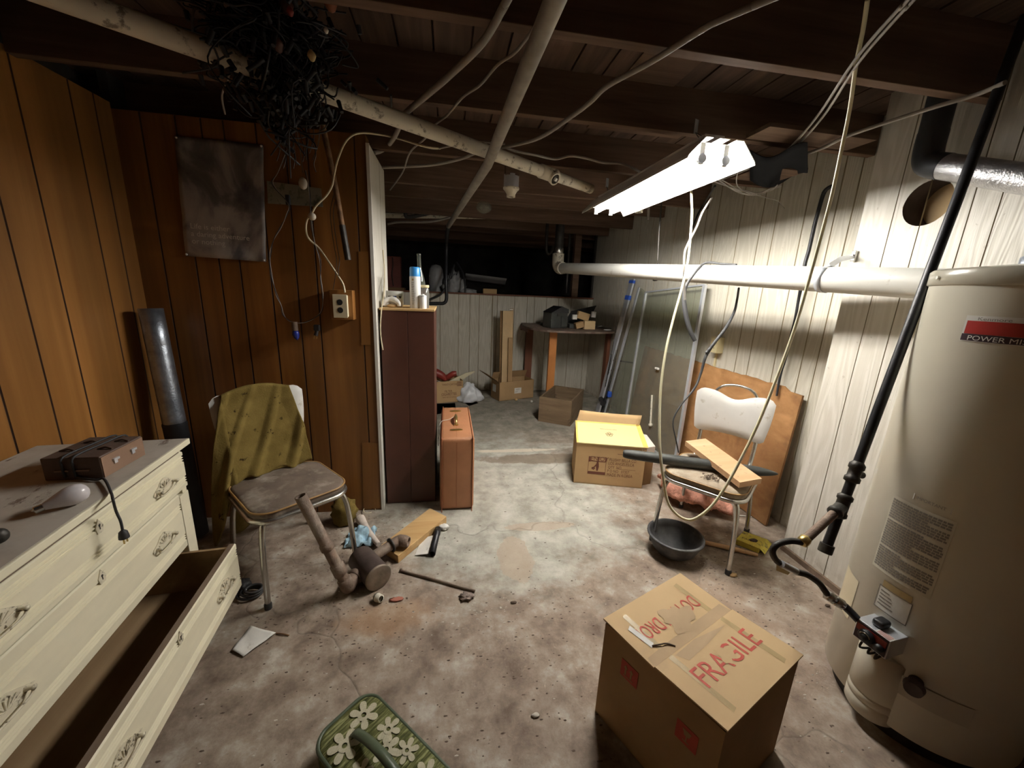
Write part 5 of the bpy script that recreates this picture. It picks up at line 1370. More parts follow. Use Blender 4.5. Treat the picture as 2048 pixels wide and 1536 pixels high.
# ---- big white drain pipe
def drain():
    pts = [onX(1840 + 22, 567.8, 1.83), onX(1840, 567, 1.80)]
    A = Vector((1.98, .55, 1.478)); B_ = Vector((1.21, 4.30, 1.672))
    a1 = deep(1840, 567, 1.47); b1 = deep(1121, 536, 4.45); d = (b1 - a1).normalized()
    a0 = a1 - d * .10
    t = thing('drain_pipe', a0, 'long thick white PVC drain pipe running above head of the plywood', 'pipe')
    r = .057
    obj('pipe_run', G().cyl(a0, b1, r, n=36), 'pvc', t)
    e = b1
    obj('elbow', G().tube([e - d * .06, e + d * .02, e + d * .07 + Vector((0, 0, .03)), e + d * .085 + Vector((0, 0, .10)), e + d * .085 + Vector((0, 0, .16))], r * 1.18, 24, 5), 'pvc_old', t)
    obj('riser', G().cyl(e + d * .085 + Vector((0, 0, .16)), e + d * .085 + Vector((0, 0, .66)), r * .9, n=20), 'iron', t)
    obj('coupling', G().lathe([(r * .95, .0), (r * 1.0, .01), (r * 1.0, .05), (r * .95, .06)], e + d * .085 + Vector((0, 0, .16)), (0, 0, 1), 24), 'chrome', t)
    # strap at the near end
    def col(x):
        best = None
        for i in range(500):
            p = a1 + d * i * .008; c = ROT.transposed() @ (p - EYE); v = abs(CX + F * c.x / c.z - x)
            if best is None or v < best[0]: best = (v, p)
        return best[1]
    q = col(1652)
    e1 = Vector((0, 0, 1)); e1 = (e1 - e1.dot(d) * d).normalized(); e2 = d.cross(e1)
    ring = [q + (r + .003) * (math.cos(a) * e1 + math.sin(a) * e2) for a in [math.radians(v) for v in range(-20, 340, 12)]]
    g = G(); m_ = len(ring); w = d * .013
    g.add([p - w for p in ring] + [p + w for p in ring], [(i, i + 1, i + 1 + m_, i + m_) for i in range(m_ - 1)], True)
    t2 = thing('pipe_strap', q, 'perforated metal strap round the white drain pipe near the water heater', 'strap')
    obj('strap_loop', g, 'alu', t2, solid=.0015)
    wpt = onX(1710, 512, 1.945); s = q + e1 * (r + .004)
    dd = wpt - s; sd = dd.cross(wpt - EYE).normalized()
    pts = [s, s.lerp(wpt, .4) + Vector((0, 0, .012)), wpt]
    g = G()
    for i in range(2): g.add([pts[i] - sd * .012, pts[i + 1] - sd * .012, pts[i + 1] + sd * .012, pts[i] + sd * .012], [(0, 1, 2, 3)])
    obj('strap_tail', g, 'alu', t2, solid=.0015)
    obj('wall_fixing', G().box(wpt.x - .006, wpt.y, wpt.z, .012, .022, .05, .003).cyl(wpt + Vector((-.02, 0, 0)), wpt, .006, n=10), 'chrome', t2)
    # thin metal hanger further along and a vertical rod
    q = col(1312)
    g = G().tube([q + Vector((-.02, .02, .62)), q + Vector((-.01, .01, .3)), q + e1 * (r + .006) + Vector((0, 0, .02))], .006, 8, 5)
    g.tube([q + (r + .004) * (math.cos(a) * e1 + math.sin(a) * e2) for a in [math.radians(v) for v in range(0, 200, 15)]], .005, 6, 1)
    one('pipe_hanger', g, 'iron', 'dark wire hanger holding the middle of the white drain pipe', 'hanger')
    return a1, d
DA, DDIR = drain()
# black cables hanging over the pipe
def onpipe(x, up_=.0):
    # point above the pipe axis at pixel column x
    best = None
    for i in range(0, 400):
        p = DA + DDIR * (i * .008); c = ROT.transposed() @ (p - EYE); px = CX + F * c.x / c.z
        if best is None or abs(px - x) < best[0]: best = (abs(px - x), p)
    return best[1] + Vector((0, 0, up_))
a = onpipe(1430, .061); b = onpipe(1405, .075); dep = lambda p: (ROT.transposed() @ (p - EYE)).z
dp = dep(onpipe(1390)) - .10
g = G().tube([onpipe(1470, .060), onpipe(1440, .064), onpipe(1415, .066) + Vector((-.03, 0, 0)), deep(1385, 552, dp), deep(1373, 570, dp), deep(1368, 590, dp), deep(1370, 620, dp), deep(1378, 655, dp), deep(1390, 682, dp)], [.006, .006, .007, .008, .010, .013, .015, .015, .012], 10, 5)
one('rubber_strap', g, 'rubber', 'black rubber strip draped over the white drain pipe, its end in mid air', 'strap')
g = G().tube([onpipe(1475, -.02) + Vector((.02, 0, -.05)), deep(1474, 600, dp + .05), deep(1468, 625, dp), deep(1452, 655, dp - .03), deep(1433, 680, dp - .03), deep(1412, 706, dp - .03)], [.006, .007, .008, .010, .010, .008], 8, 5)
g.tube([deep(1432, 682, dp - .03), deep(1412, 712, dp - .02), deep(1402, 745, dp), deep(1390, 775, dp), deep(1366, 805, dp), deep(1350, 830, dp), deep(1346, 850, dp), deep(1352, 880, dp), deep(1357, 905, dp + .02)], [.008, .009, .008, .007, .005, .005, .004, .004, .004], 8, 5)
one('black_cable', g, 'rubber', 'taped black cable hanging before the outlet and curling down by the plywood', 'cable')
y0 = 2.15
g = G().tube([onW(1663, 372, .05), onW(1648, 385, .05), onW(1636, 425, .05), onW(1628, 455, .05), onW(1618, 500, .05), onW(1610, 528, .06), onW(1602, 575, .06), onW(1597, 600, .05), onW(1590, 640, .05), onW(1580, 680, .04), onW(1570, 720, .04), onW(1562, 745, .05), onW(1553, 792, .07)], [.010, .011, .010, .010, .010, .010, .010, .008, .008, .008, .008, .008, .006], 8, 5)
one('black_cable', g, 'black_pipe', 'thick black cable running down the right wall behind the big white pipe', 'cable')

# cream hose: from the joists down, round in a loop, and up again to the shop light
def hose():
    d0 = 1.62
    L_ = [(1735, 0, 1.05), (1726, 60, 1.10), (1712, 130, 1.16), (1700, 215, 1.24), (1685, 290, 1.3), (1665, 385, 1.36), (1640, 480, 1.42), (1618, 560, 1.46), (1590, 655, 1.50), (1555, 752, 1.52), (1515, 850, 1.53), (1478, 925, 1.53), (1450, 975, 1.53), (1425, 1010, 1.53), (1400, 1032, 1.53), (1378, 1040, 1.54), (1355, 1030, 1.56), (1336, 1005, 1.58), (1327, 960, 1.60), (1320, 900, 1.63), (1319, 840, 1.68), (1322, 770, 1.74), (1332, 700, 1.80), (1346, 640, 1.86), (1364, 575, 1.92), (1376, 520, 1.98), (1382, 460, 2.02), (1384, 420, 2.04), (1382, 375, 2.06)]
    pts = [deep(x, y, d) for x, y, d in L_]
    one('cream_hose', G().tube(pts, .0058, 10, 5), 'hose', 'long cream plastic hose hanging in a deep loop from joists to shop light', 'hose')
hose()
g = G().tube([deep(1424, 395, 2.1), deep(1405, 425, 2.05), deep(1393, 455, 2.02), deep(1375, 490, 2.0), deep(1369, 510, 1.98), deep(1368, 545, 1.98), deep(1368, 560, 2.0), deep(1370, 600, 2.0)], .0055, 8, 5)
one('power_cable', g, 'cable_gray', 'thin grey cord crossing behind the cream hose below the shop light', 'cord')

# ================================================================== things on and under the right chair
def chair_things():
    ts = .445 + .013
    a, b = onZ(1246, 907, ts + .032), onZ(1556, 948, ts + .032)
    r = .031; d = (b - a).normalized(); L = (b - a).length
    t = thing('black_tube', (a + b) / 2 - Vector((0, 0, r)), 'long crumpled black plastic tube lying across the right chair seat', 'tube')
    g = G().tube([a, a + d * .01, a + d * .06, a + d * L * .3, a + d * L * .5, a + d * L * .75, a + d * (L - .10), a + d * (L - .03), b], [.014, .024, .029, r, r * 1.0, r * .95, r * .85, .014, .003], 16, 3)
    obj('tube_body', g, 'charcoal', t)
    q = a + d * .12 + up * (r - .002); 
    text('marking', '22', 'label_white', t, q - d * .02, d, up, .026, ex=.002)
    # board resting on it
    c = [onZ(1371, 882, .545), onZ(1411, 877, .555), onZ(1524, 957, .52), onZ(1480, 965, .51)]
    nn = (c[1] - c[0]).cross(c[3] - c[0]).normalized();
    if nn.z > 0: nn = -nn
    g = G().prism(c, nn * .032)
    one('pale_board', g, 'board', 'short pale wooden board lying on the black tube across the chair seat', 'board')
    rn = random.Random(2); g = G()
    q = onZ(1425, 955, ts + .004)
    for i in range(70):
        s_ = rn.uniform(.002, .005); g.blob(q + Vector((rn.gauss(0, .026), rn.gauss(0, .02), rn.uniform(-.001, .002))), (s_ * 1.6, s_, s_ * .6), .3, 1, i)
    one('chair_droppings', g, 'debris', 'scatter of dark crumbs on the tan chair seat', 'crumbs', kind='stuff')
chair_things()
def insulation():
    a, b = onZ(1326, 1010), onZ(1462, 1042); n = Vector((.35, .94, 0)).normalized(); d = (b - a).normalized()
    from mathutils import noise as mn
    def f(u, v):
        base = a.lerp(b, u) + n * (.30 * v); h = .20 * math.sin(PI * min(1, v * 1.6 + .06)) ** .6 * (1 - .5 * u) if v < .55 else .19 * (1 - .5 * u) * (1 - (v - .55) * 1.4)
        h += .035 * mn.noise(Vector((u * 7, v * 6, 3))) + .012 * mn.noise(Vector((u * 30, v * 30, 1)))
        return base + up * max(.004, h) - n * .03 * math.sin(v * 3) + d * .02 * mn.noise(Vector((u * 6, v * 4, 9)))
    g = G().sheet(f, 46, 30); o_ = one('pink_insulation', g, 'insulation', 'dirty pink fibreglass insulation heap under and behind the right chair', 'insulation', solid=.02)
    q0, q1, q2, q3 = onZ(1395, 975, .22), onZ(1440, 992, .12), onZ(1432, 962, .16), onZ(1398, 952, .22)
    one('kraft_facing', G().sheet(lambda u, v: q0.lerp(q1, u).lerp(q3.lerp(q2, u), v) + up * .015 * math.sin(u * 6 + v * 4), 10, 6), 'kraft', 'orange kraft paper facing lying over the pink insulation', 'paper', solid=.003)
insulation()
def yellow_carton():
    c = [onZ(1472, 1078, .035), onZ(1487, 1062, .035), onZ(1533, 1078, .035), onZ(1519, 1097, .035)]
    t = thing('yellow_carton', sum(c, Vector()) / 4 - up * .035, 'small crushed yellow carton on the floor under the right chair', 'carton')
    obj('carton_body', G().prism(c, -up * .033), 'yellow_box', t, bev=.002)
    d = (c[2] - c[1]).normalized(); n = (c[1] - c[0]).normalized()
    obj('carton_flap', G().prism([c[2], c[3], c[3] + d * .03 - up * .025, c[2] + d * .03 - up * .02], up * .001), 'yellow_box', t)
    q = c[0].lerp(c[2], .45) + up * .0006
    obj('printed_patch', G().blob(q + d * .02, (.025, .018, .001), .4, 2, 3), 'ink_dark', t); text('lettering', '-PAR', 'ink_dark', t, c[0] + n * .03 + d * .01 + up * .0005, d, n, .028)
yellow_carton()
p, q = onZ(1397, 1082, .015), onZ(1515, 1110, .012)
one('wooden_stick', G().tube([p, p.lerp(q, .6) + Vector((0, 0, .002)), q], [.012, .014, .010], 8, 4), 'board', 'round wooden stick on the floor from the black bowl to the chair leg', 'stick')
p, q = onZ(1475, 1032), onZ(1503, 1035)
one('white_straw', G().tube([p + up * .004, p.lerp(q, .5) + up * .006, q + up * .004], .004, 6, 3), 'white', 'thin white plastic sliver on the floor beneath the chair', 'sliver')
p = onZ(1466, 1152); one('leaf_litter', G().blob(p + up * .008, (.022, .012, .008), .6, 2, 7), 'card', 'small tan clump by the front leg of the right chair', 'litter')
def bowl():
    c = onZ(1352, 1116); rim_l, rim_r = onZ(1297, 1052, .11), onZ(1410, 1080, .11); R_ = (rim_r - rim_l).length / 2
    cc = (onZ(1345, 1040, .11) + onZ(1358, 1103, .11)) / 2; c = Vector((cc.x, cc.y, 0)); R_ = .148
    t = thing('rubber_bowl', c, 'dusty black rubber bowl with lug handles on the floor by the chair', 'bowl')
    k = R_
    obj('bowl_shell', G().lathe_open([(0, .004), (.42 * k, 0), (.60 * k, .006), (.80 * k, .035), (.93 * k, .08), (.97 * k, .105), (1.03 * k, .108), (1.03 * k, .116), (.94 * k, .117), (.90 * k, .085), (.75 * k, .040), (.55 * k, .015), (0, .012)], c, n=48), 'bowl', t)
    for a_, nm in ((math.radians(20), 0), (math.radians(200), 1), (math.radians(-80), 2)):
        q = c + Vector((math.cos(a_) * k, math.sin(a_) * k, .095)); obj('lug', G().box(0, 0, 0, .035, .024, .026, .006, 3, rot=Matrix.Rotation(a_ + PI / 2, 3, 'Z')), 'bowl', t)
        o_ = t.children[-1]; o_.location = q - c
bowl()

# ================================================================== water heater
HX, HY, HR, HH = 1.678, .848, .252, 1.535
def on_h(th, z, off=0.0): return Vector((HX + (HR + off) * math.cos(th), HY + (HR + off) * math.sin(th), z))
def hpatch(th0, th1, z0, z1, off=.001, n=12, skew=0.0):
    g = G(); vs = []
    for i in range(n + 1):
        th = th0 + (th1 - th0) * i / n
        vs += [on_h(th, z0, off), on_h(th, z1, off)]
    g.add(vs, [(2 * i, 2 * i + 2, 2 * i + 3, 2 * i + 1) for i in range(n)], True); return g
def heater():
    t = thing('water_heater', (HX, HY, 0), 'tall beige gas water heater at the right, red label near its top', 'water heater')
    o = (HX, HY, 0); r = HR
    obj('tank_jacket', G().lathe([(r - .004, .062), (r, .068), (r, HH - .045)], o, n=96), 'heater', t)
    obj('top_rim', G().lathe([(r + .001, HH - .05), (r + .006, HH - .046), (r + .006, HH - .008), (r, HH - .002), (r - .02, HH), (r * .5, HH + .012), (0, HH + .014)], o, n=96), 'heater_rim', t)
    obj('base_ring', G().lathe([(r - .035, .0), (r - .035, .063)], o, n=64), 'iron', t)
    p, th = onC(1885, 552, HX, HY, HR); obj('rim_screw', G().cyl(on_h(th, HH - .027, .005), on_h(th, HH - .027, .012), .005, n=12), 'chrome', t)
    # red brand label, upper right
    a, tha = onC(1926, 660, HX, HY, HR); zt = onC(1929, 630, HX, HY, HR)[0].z; zb = onC(1914, 680, HX, HY, HR)[0].z
    w = .95; th1 = tha + w; H_ = zt - zb
    obj('brand_label', hpatch(tha - .0, th1, zb, zt, .0012, 24), 'label_white', t)
    lab = t.children[-1]
    obj('red_band', hpatch(tha + .02, th1, zb + H_ * .30, zt - H_ * .20, .0018, 24), 'label_red', lab)
    obj('dark_band', hpatch(tha + .005, th1, zb + H_ * .03, zb + H_ * .29, .0018, 24), 'label_black', lab)
    def wrap(th0, z0, off): return lambda x, y: on_h(th0 + x / HR, z0 + y, off)
    text('lettering', 'POWER MISER', 'label_white', lab, (0, 0, 0), (1, 0, 0), (0, 0, 1), H_ * .26, fn=wrap(tha + .06, zb + H_ * .06, .0024), sx=1.15)
    text('lettering', 'Kenmore', 'ink_grey', lab, (0, 0, 0), (1, 0, 0), (0, 0, 1), H_ * .17, fn=wrap(tha + .10, zt - H_ * .17, .0024), sx=1.4)
    # warning text block
    z_t = onC(1790, 993, HX, HY, HR)[0].z; z_b = onC(1752, 1124, HX, HY, HR)[0].z; th0 = onC(1770, 1060, HX, HY, HR)[1]
    th0 = onC(1788, 1000, HX, HY, HR)[1]; wd = .60; n = 26; rn = random.Random(8)
    z_b = onC(1748, 1126, HX, HY, HR)[0].z
    obj('warning_label', hpatch(th0 - .02, th0 + wd + .02, z_b - .006, z_t + .006, .0010, 14), 'heater', t)
    wl = t.children[-1]; g = G(); z = z_t - .004; rowh = (z_t - z_b) / 30
    for k in range(29):
        w_ = wd * (1 if k not in (3, 8, 14, 19, 24) else rn.uniform(.3, .75)); x = th0
        while x < th0 + w_ - .02:
            ww = rn.uniform(.02, .055); e = min(x + ww, th0 + w_); q = hpatch(x, e, z - rowh * .74, z, .0017, 2); g.add(q.v, q.f); x = e + .007
        z -= rowh * (1.0 if k not in (7, 18) else 1.6)
        if z < z_b + rowh * .6: break
    obj('fine_print', g, 'ink_grey', wl)
    wa, wb = onC(1830, 990, HX, HY, HR), onC(1905, 1012, HX, HY, HR)
    zw = wa[0].z
    obj('notice_label', hpatch(wa[1], wb[1], zw - .014, zw + .006, .0012, 8), 'label_white', t)
    text('lettering', 'IMPORTANT', 'ink_grey', t.children[-1], (0, 0, 0), (1, 0, 0), (0, 0, 1), .014, fn=wrap(wa[1] + .02, zw - .009, .0018), sx=.9)
    # outlined rating label under it
    za = onC(1760, 1166, HX, HY, HR)[0].z; zb2 = onC(1748, 1202, HX, HY, HR)[0].z - .01; tb = onC(1757, 1180, HX, HY, HR)[1]
    obj('rating_label', hpatch(tb, tb + .36, zb2, za, .0012, 12), 'label_white', t); rl = t.children[-1]
    g = G()
    for (a0, a1, q0, q1) in ((tb, tb + .36, za - .003, za), (tb, tb + .36, zb2, zb2 + .003), (tb, tb + .008, zb2, za), (tb + .352, tb + .36, zb2, za)): q = hpatch(a0, a1, q0, q1, .0018, 8); g.add(q.v, q.f)
    for k in range(5): q = hpatch(tb + .03, tb + .03 + rn.uniform(.1, .24), za - .018 - k * .012, za - .014 - k * .012, .0018, 6); g.add(q.v, q.f)
    obj('label_print', g, 'ink_grey', rl)
    g = hpatch(tb + .03, tb + .34, za - .004, za + .022, .0014, 8); obj('stained_strip', g, 'tape', t)
    # torn energy sticker low on the left edge
    g = hpatch(onC(1680, 1250, HX, HY, HR)[1] - .30, onC(1690, 1250, HX, HY, HR)[1] + .02, .30, .46, .0012, 6); obj('torn_sticker', g, 'ivory', t)
    # burner cover: a slimmer half cylinder at the front left
    bp = onZ(1712, 1440); bc = Vector((1.488, .826, 0)); thb = math.atan2(bc.y - HY, bc.x - HX)
    ctr = Vector((HX + (HR - .045) * math.cos(thb), HY + (HR - .045) * math.sin(thb), 0))
    zt2 = .30
    obj('burner_cover', G().lathe([(.068, .045), (.074, .055), (.074, .095), (.071, .098), (.074, .101), (.074, .125), (.071, .128), (.074, .131), (.074, zt2 - .006), (.068, zt2)], ctr, n=48), 'heater', t)
    # drain fitting, right of it
    p, thd = onC(1832, 1362, HX, HY, HR); n_ = Vector((math.cos(thd), math.sin(thd), 0))
    obj('drain_valve', G().cyl(p, p + n_ * .035, .018, n=18).cyl(p + n_ * .03, p + n_ * .05, .026, .022, 18), 'muffler', t)
    obj('access_plate', hpatch(thd - .17, thd + .5, p.z - .075, p.z - .005, .002, 10), 'heater_rim', t)
    # nipple / flexible conduit on top
    c = deep(2020, 530, 1.38); 
    return t, ctr, thb
WH, BC, THB = heater()
def gas_valve():
    # a small control box standing out from the jacket over the burner cover
    f0 = deep(1722, 1232, 1.30); f1 = deep(1795, 1277, 1.22)      # upper edge of its red face
    n = Vector((math.cos(THB), math.sin(THB), 0)); s = Vector((-n.y, n.x, 0)); 
    w, h, dpt = .095, .068, .070
    z = .372; c = Vector((HX, HY, 0)) + n * (HR + .005); c.z = z
    # face is turned a little to the camera
    t = thing('gas_control_valve', c, 'red-faced metal gas control valve mounted low on the water heater', 'gas valve')
    o_ = c - s * w / 2 - up * h / 2
    obj('valve_housing', G().obox(o_ - n * .03, s * w, n * (dpt + .03), up * h), 'alu', t, bev=.002)
    of = o_ + n * (dpt + .0008)
    obj('valve_face', G().obox(of + s * .004 + up * .004, s * (w - .008), n * .002, up * (h - .008)), 'label_black', t)
    obj('red_plate', G().obox(of + s * .006 + up * .036 + n * .002, s * (w - .012), n * .001, up * (h - .046)), 'valve_red', t)
    q = of + s * w * .42 + up * .034 + n * .003
    obj('control_dial', G().lathe([(.022, 0), (.022, .010), (.019, .014), (.010, .015), (.010, .022), (0, .023)], q, n, 28), 'black_plastic', t)
    obj('dial_arc', G().tube([q + n * .015 + .015 * (math.cos(a) * s + math.sin(a) * up) for a in [math.radians(v) for v in range(20, 170, 15)]], .0016, 6, 1), 'chrome', t)
    q = of + s * w * .80 + up * .026 + n * .003; obj('side_knob', G().lathe([(.012, 0), (.012, .012), (0, .013)], q, n, 18), 'black_plastic', t)
    q = o_ + s * w * .45 + n * .03 + up * h; obj('top_knob', G().box(q.x, q.y, q.z + .012, .045, .032, .024, .008, 3, rot=Matrix.Rotation(THB, 3, 'Z')), 'black_plastic', t)
    q = o_ + s * w * .55 + n * .045 + up * (h + .0005); g = G().obox(q, s * .042, n * .028, up * .0008); obj('rating_sticker', g, 'label_white', t)
    l = t.children[-1]; g = G()
    for k in range(4): g.obox(q + n * (.004 + k * .006) + s * .004 + up * .0009, s * .034, n * .0025, up * .0003)
    obj('red_print', g, 'ink_red', l)
    g = G()
    for i, (u, w_) in enumerate(((.25, .03), (.5, .04), (.7, .03))): g.tube([o_ + s * w * u + n * .05, o_ + s * w * u + n * (.06) - up * .03, ctrn(u)], .0035, 8, 4)
    obj('pilot_tube', g, 'iron', t)
    return o_ , s, n, w, h, dpt
def ctrn(u): return BC + Vector((math.cos(THB), math.sin(THB), 0)) * (.06) + Vector((-math.sin(THB), math.cos(THB), 0)) * (u - .5) * .06 + up * .30
GV = gas_valve()
def gas_line():
    T = deep(1684, 1012, 1.30)
    top = deep(2008, 150, 1.24); d = (top - T).normalized(); top2 = top + d * ((2.36 - top.z) / d.z)
    t = thing('gas_pipe', T - d * .13, 'black iron gas pipe slanting down in front of the water heater', 'pipe')
    r = .0148
    obj('pipe_length', G().cyl(T, top2, r, n=24), 'black_pipe', t)
    g = G().lathe([(r, 0), (.0225, .004), (.0225, .018), (.0185, .022), (.0185, .046), (.0225, .050), (.0225, .064), (r, .074)], T + d * .085, d, 20); obj('coupling', g, 'iron', t)
    q = T + d * .12; obj('shutoff_plug', G().cyl(q, q + (d.cross(Vector((0, 1, 0)))).normalized() * -.035, .012, n=12), 'iron', t)
    g = G().lathe([(r, -.042), (.0225, -.036), (.0225, -.024), (.019, -.02), (.019, .02), (.0225, .024), (.0225, .036), (r, .042)], T, d, 20)
    side = (deep(1600, 1075, 1.22) - T).normalized(); side = (side - side.dot(d) * d * .55).normalized()
    e = deep(1612, 1078, 1.24); side = (e - T).normalized()
    g.lathe([(.019, 0), (.019, .03), (.0225, .032), (.0225, .044), (r, .048)], T, side, 20); obj('tee_fitting', g, 'iron', t)
    obj('nipple', G().cyl(T + side * .04, e, .0135, n=18), 'rust', t)
    leg_end = T - d * .165
    obj('drip_leg', G().cyl(T - d * .03, leg_end, r, n=20), 'black_pipe', t)
    obj('drip_cap', G().lathe([(.021, -.026), (.021, 0), (.020, .004), (0, .005)], leg_end + d * .0, -d, 20), 'iron', t)
    # flexible connector down to the valve
    o_, s, n, w, h, dp_ = GV
    ve = o_ + n * .04 + up * h * .55 ; vs_ = ve - s * .0
    t2 = thing('gas_connector', ve, 'dark flexible gas connector curling from pipe tee to control valve', 'connector')
    vd = deep(1668, 1196, 1.26)
    obj('brass_nut', G().lathe([(.014, 0), (.018, .004), (.018, .024), (.014, .028)], e - side * .004, side, 6), 'brass', t2)
    path = [e + side * .02, deep(1582, 1082, 1.24), deep(1556, 1088, 1.23), deep(1545, 1102, 1.23), deep(1552, 1120, 1.23), deep(1570, 1132, 1.24), deep(1592, 1143, 1.25), deep(1615, 1150, 1.26), deep(1638, 1166, 1.27), deep(1650, 1182, 1.27), deep(1658, 1192, 1.27)]
    obj('flex_tube', G().tube(path, .0098, 14, 7), 'cable_gray' if False else 'iron', t2)
    k = (deep(1572, 1134, 1.23), deep(1592, 1144, 1.24)); dd = (k[1] - k[0]).normalized()
    obj('metal_sleeve', G().cyl(deep(1563, 1128, 1.225), deep(1592, 1143, 1.24), .0115, n=16), 'alu', t2)
    obj('paper_tag', G().box(0, 0, 0, .045, .002, .030, .0).add([], []), 'yellowed', t2); tg = t2.children[-1]
    tg.data.transform(Matrix.Translation(mw(t2).inverted() @ deep(1568, 1142, 1.24)) @ Matrix.Rotation(.5, 4, 'Y') @ mw(t2).to_3x3().to_4x4()) if False else None
    q = deep(1556, 1136, 1.24); q2 = deep(1580, 1148, 1.25); tg.data.clear_geometry(); gg = G().prism([deep(1553, 1128, 1.235), deep(1582, 1142, 1.25), deep(1576, 1150, 1.25), deep(1552, 1141, 1.24)], up * .001)
    inv = mw(t2).inverted(); tg.data.from_pydata([tuple(inv @ v) for v in gg.v], [], gg.f)
    a = deep(1658, 1192, 1.27); b = deep(1692, 1215, 1.28); vv = ve
    dd = (b - a).normalized()
    obj('chrome_nut', G().lathe([(.013, -.012), (.018, -.006), (.018, .016), (.012, .020)], a, dd, 6), 'chrome', t2)
    obj('union', G().lathe([(.014, 0), (.017, .003), (.017, .034), (.014, .038)], a + dd * .024, dd, 8), 'chrome', t2)
    obj('inlet_pipe', G().tube([a + dd * .03, b, ve], .0125, 16, 4), 'black_pipe', t2)
gas_line()
def flue_and_conduit():
    # rectangular foil-wrapped duct with an elbow up into the joists
    a, b = onX(1850, 327, 1.84), onX(2075, 362, 1.84); r = .044
    d = (b - a).normalized()
    t = thing('foil_duct', (a + b) / 2, 'round foil duct turning up into the joists above the water heater', 'duct')
    obj('horizontal_run', G().tube([a + d * .05, a + d * .3, b + d * .5], r, 32, 1), 'foil', t)
    obj('elbow', G().tube([a + d * .08, a + d * .03, a + d * .008 + up * .012, a + up * .05, a + up * .11], r * 1.03, 28, 5), 'galv_dark', t)
    obj('riser', G().cyl(a + up * .09, a + up * .40, r, n=28), 'galv_dark', t)
    c = deep(2022, 528, 1.30)
    th = math.atan2(c.y - HY, c.x - HX); c = Vector((HX + .19 * math.cos(th), HY + .19 * math.sin(th), HH))
    t = thing('flexible_conduit', c, 'silver flexible conduit rising from the water heater top at the right edge', 'conduit')
    g = G(); pts = [(0, 0), (.0, .02)]; pr = []
    obj('conduit_nut', G().lathe([(.024, 0), (.024, .05), (.018, .055)], c, (.1, .05, 1), 16), 'galv', t)
    path, rs = [], []
    for i in range(60):
        k = i / 59; path.append(c + Vector((.02 + .10 * k * k, .01, .05 + .35 * k))); rs.append(.016 + (.0022 if i % 2 else 0))
    obj('corrugated_tube', G().tube(path, rs, 16, 1), 'chrome', t)
flue_and_conduit()
# ================================================================== pipes and cables under the joists
a, b = onZ(40, -35, 2.06), onZ(1090, 345, 2.06); d = (b - a).normalized()
t = thing('ceiling_drain', b, 'white plastic pipe crossing under the joists from top left to the light', 'pipe')
a0 = a - d * .62
obj('pipe_run', G().cyl(a0, b, .030, n=28), 'pvc_old', t)
obj('cleanout_tee', G().lathe([(.030, -.02), (.036, -.015), (.036, .11), (.032, .115)], b - d * .02, d, 28), 'pvc_old', t)
q = b + d * .045; n = (EYE - q); n = (n - n.dot(d) * d).normalized(); n = (n + Vector((0, 0, -.35))).normalized(); n = (n - n.dot(d) * d).normalized()
obj('cleanout_neck', G().lathe_open([(.030, 0), (.034, .03), (.034, .052), (.027, .052), (.027, .04)], q, n, 24), 'pvc_old', t)
obj('cleanout_plug', G().lathe([(.027, .040), (.027, .046), (0, .047)], q, n, 24).box(0, 0, 0, .001, .001, .001), 'iron', t)
pg = G(); e1 = d; e2 = n.cross(d); c_ = q + n * .047; pg.obox(c_ - e1 * .008 - e2 * .008, e1 * .016, e2 * .016, n * .012); obj('plug_square', pg, 'white', t)
e = onZ(1182, 378, 2.06); obj('pipe_tail', G().cyl(b + d * .09, b + d * ((e - b).length), .027, n=24), 'pvc_old', t)

t0 = onZ(1122, -30, 2.0); t1 = onZ(975, 330, 2.0); t2 = onZ(897, 452, 2.0)
t = thing('iron_conduit', t2, 'grey iron conduit running straight under the joists to the dark crawl space', 'pipe')
t00 = t0 + (t0 - t1).normalized() * 1.8
obj('conduit_run', G().tube([t00, t0, t1, t2], .023, 18, 1), 'gray_pipe', t)
yv = 4.66
v0, v1, v2, v3 = onY(893, 470, 4.75), onY(893, 590, yv), onY(893, 603, yv), onY(858, 607, yv)
obj('drop_pipe', G().tube([t2, onY(893, 485, 4.72), onY(892, 560, yv), onY(893, 596, yv), onY(888, 606, yv), onY(876, 607, yv), onY(850, 607, yv)], .020, 14, 5), 'black_pipe', t)
t = thing('far_pipe', onY(1000, 436, 4.55), 'long straight white pipe crossing above the far crawl space opening', 'pipe')
obj('pipe_run', G().cyl(onY(760, 430, 4.55), onY(1245, 435, 4.55), .030, n=24), 'pvc_old', t)
g = G()
for k in range(26):
    x = 930 + k * 8.5 + (k % 3) * 2; p = onY(x, 430.5, 4.52); 
    if 990 < x < 1010 or 1045 < x < 1075: continue
    g.bx(p.x, p.x + .022, 4.519, 4.5195, p.z - .003, p.z + .004)
obj('stencil_print', g, 'ink_dark', t)
def ext(x0, y0, x1, y1, L=1.3):
    p, q = onZ(x0, y0, 2.113), onZ(x1, y1, 2.113); return p + (p - q).normalized() * L
def cable(label, path, r, m_='cable_gray', nm='joist_cable'):
    one(nm, G().tube(path, r, 8, 6), m_, label, 'cable')
J = 2.113
cable('thick grey cable running under the joists left of the iron conduit', [ext(1030, -30, 1010, 8, 1.0), onZ(1030, -30, J), onZ(1010, 8, J), onZ(965, 85, J), onZ(900, 150, J), onZ(860, 185, J), onZ(811, 226, J)], .011)
cable('thick grey cable end hooking down beyond the white ceiling pipe', [onZ(800, 250, 2.128), onZ(790, 272, 2.12), onY(775, 293, 2.6), onY(760, 303, 2.55), onY(748, 306, 2.5)], .011)
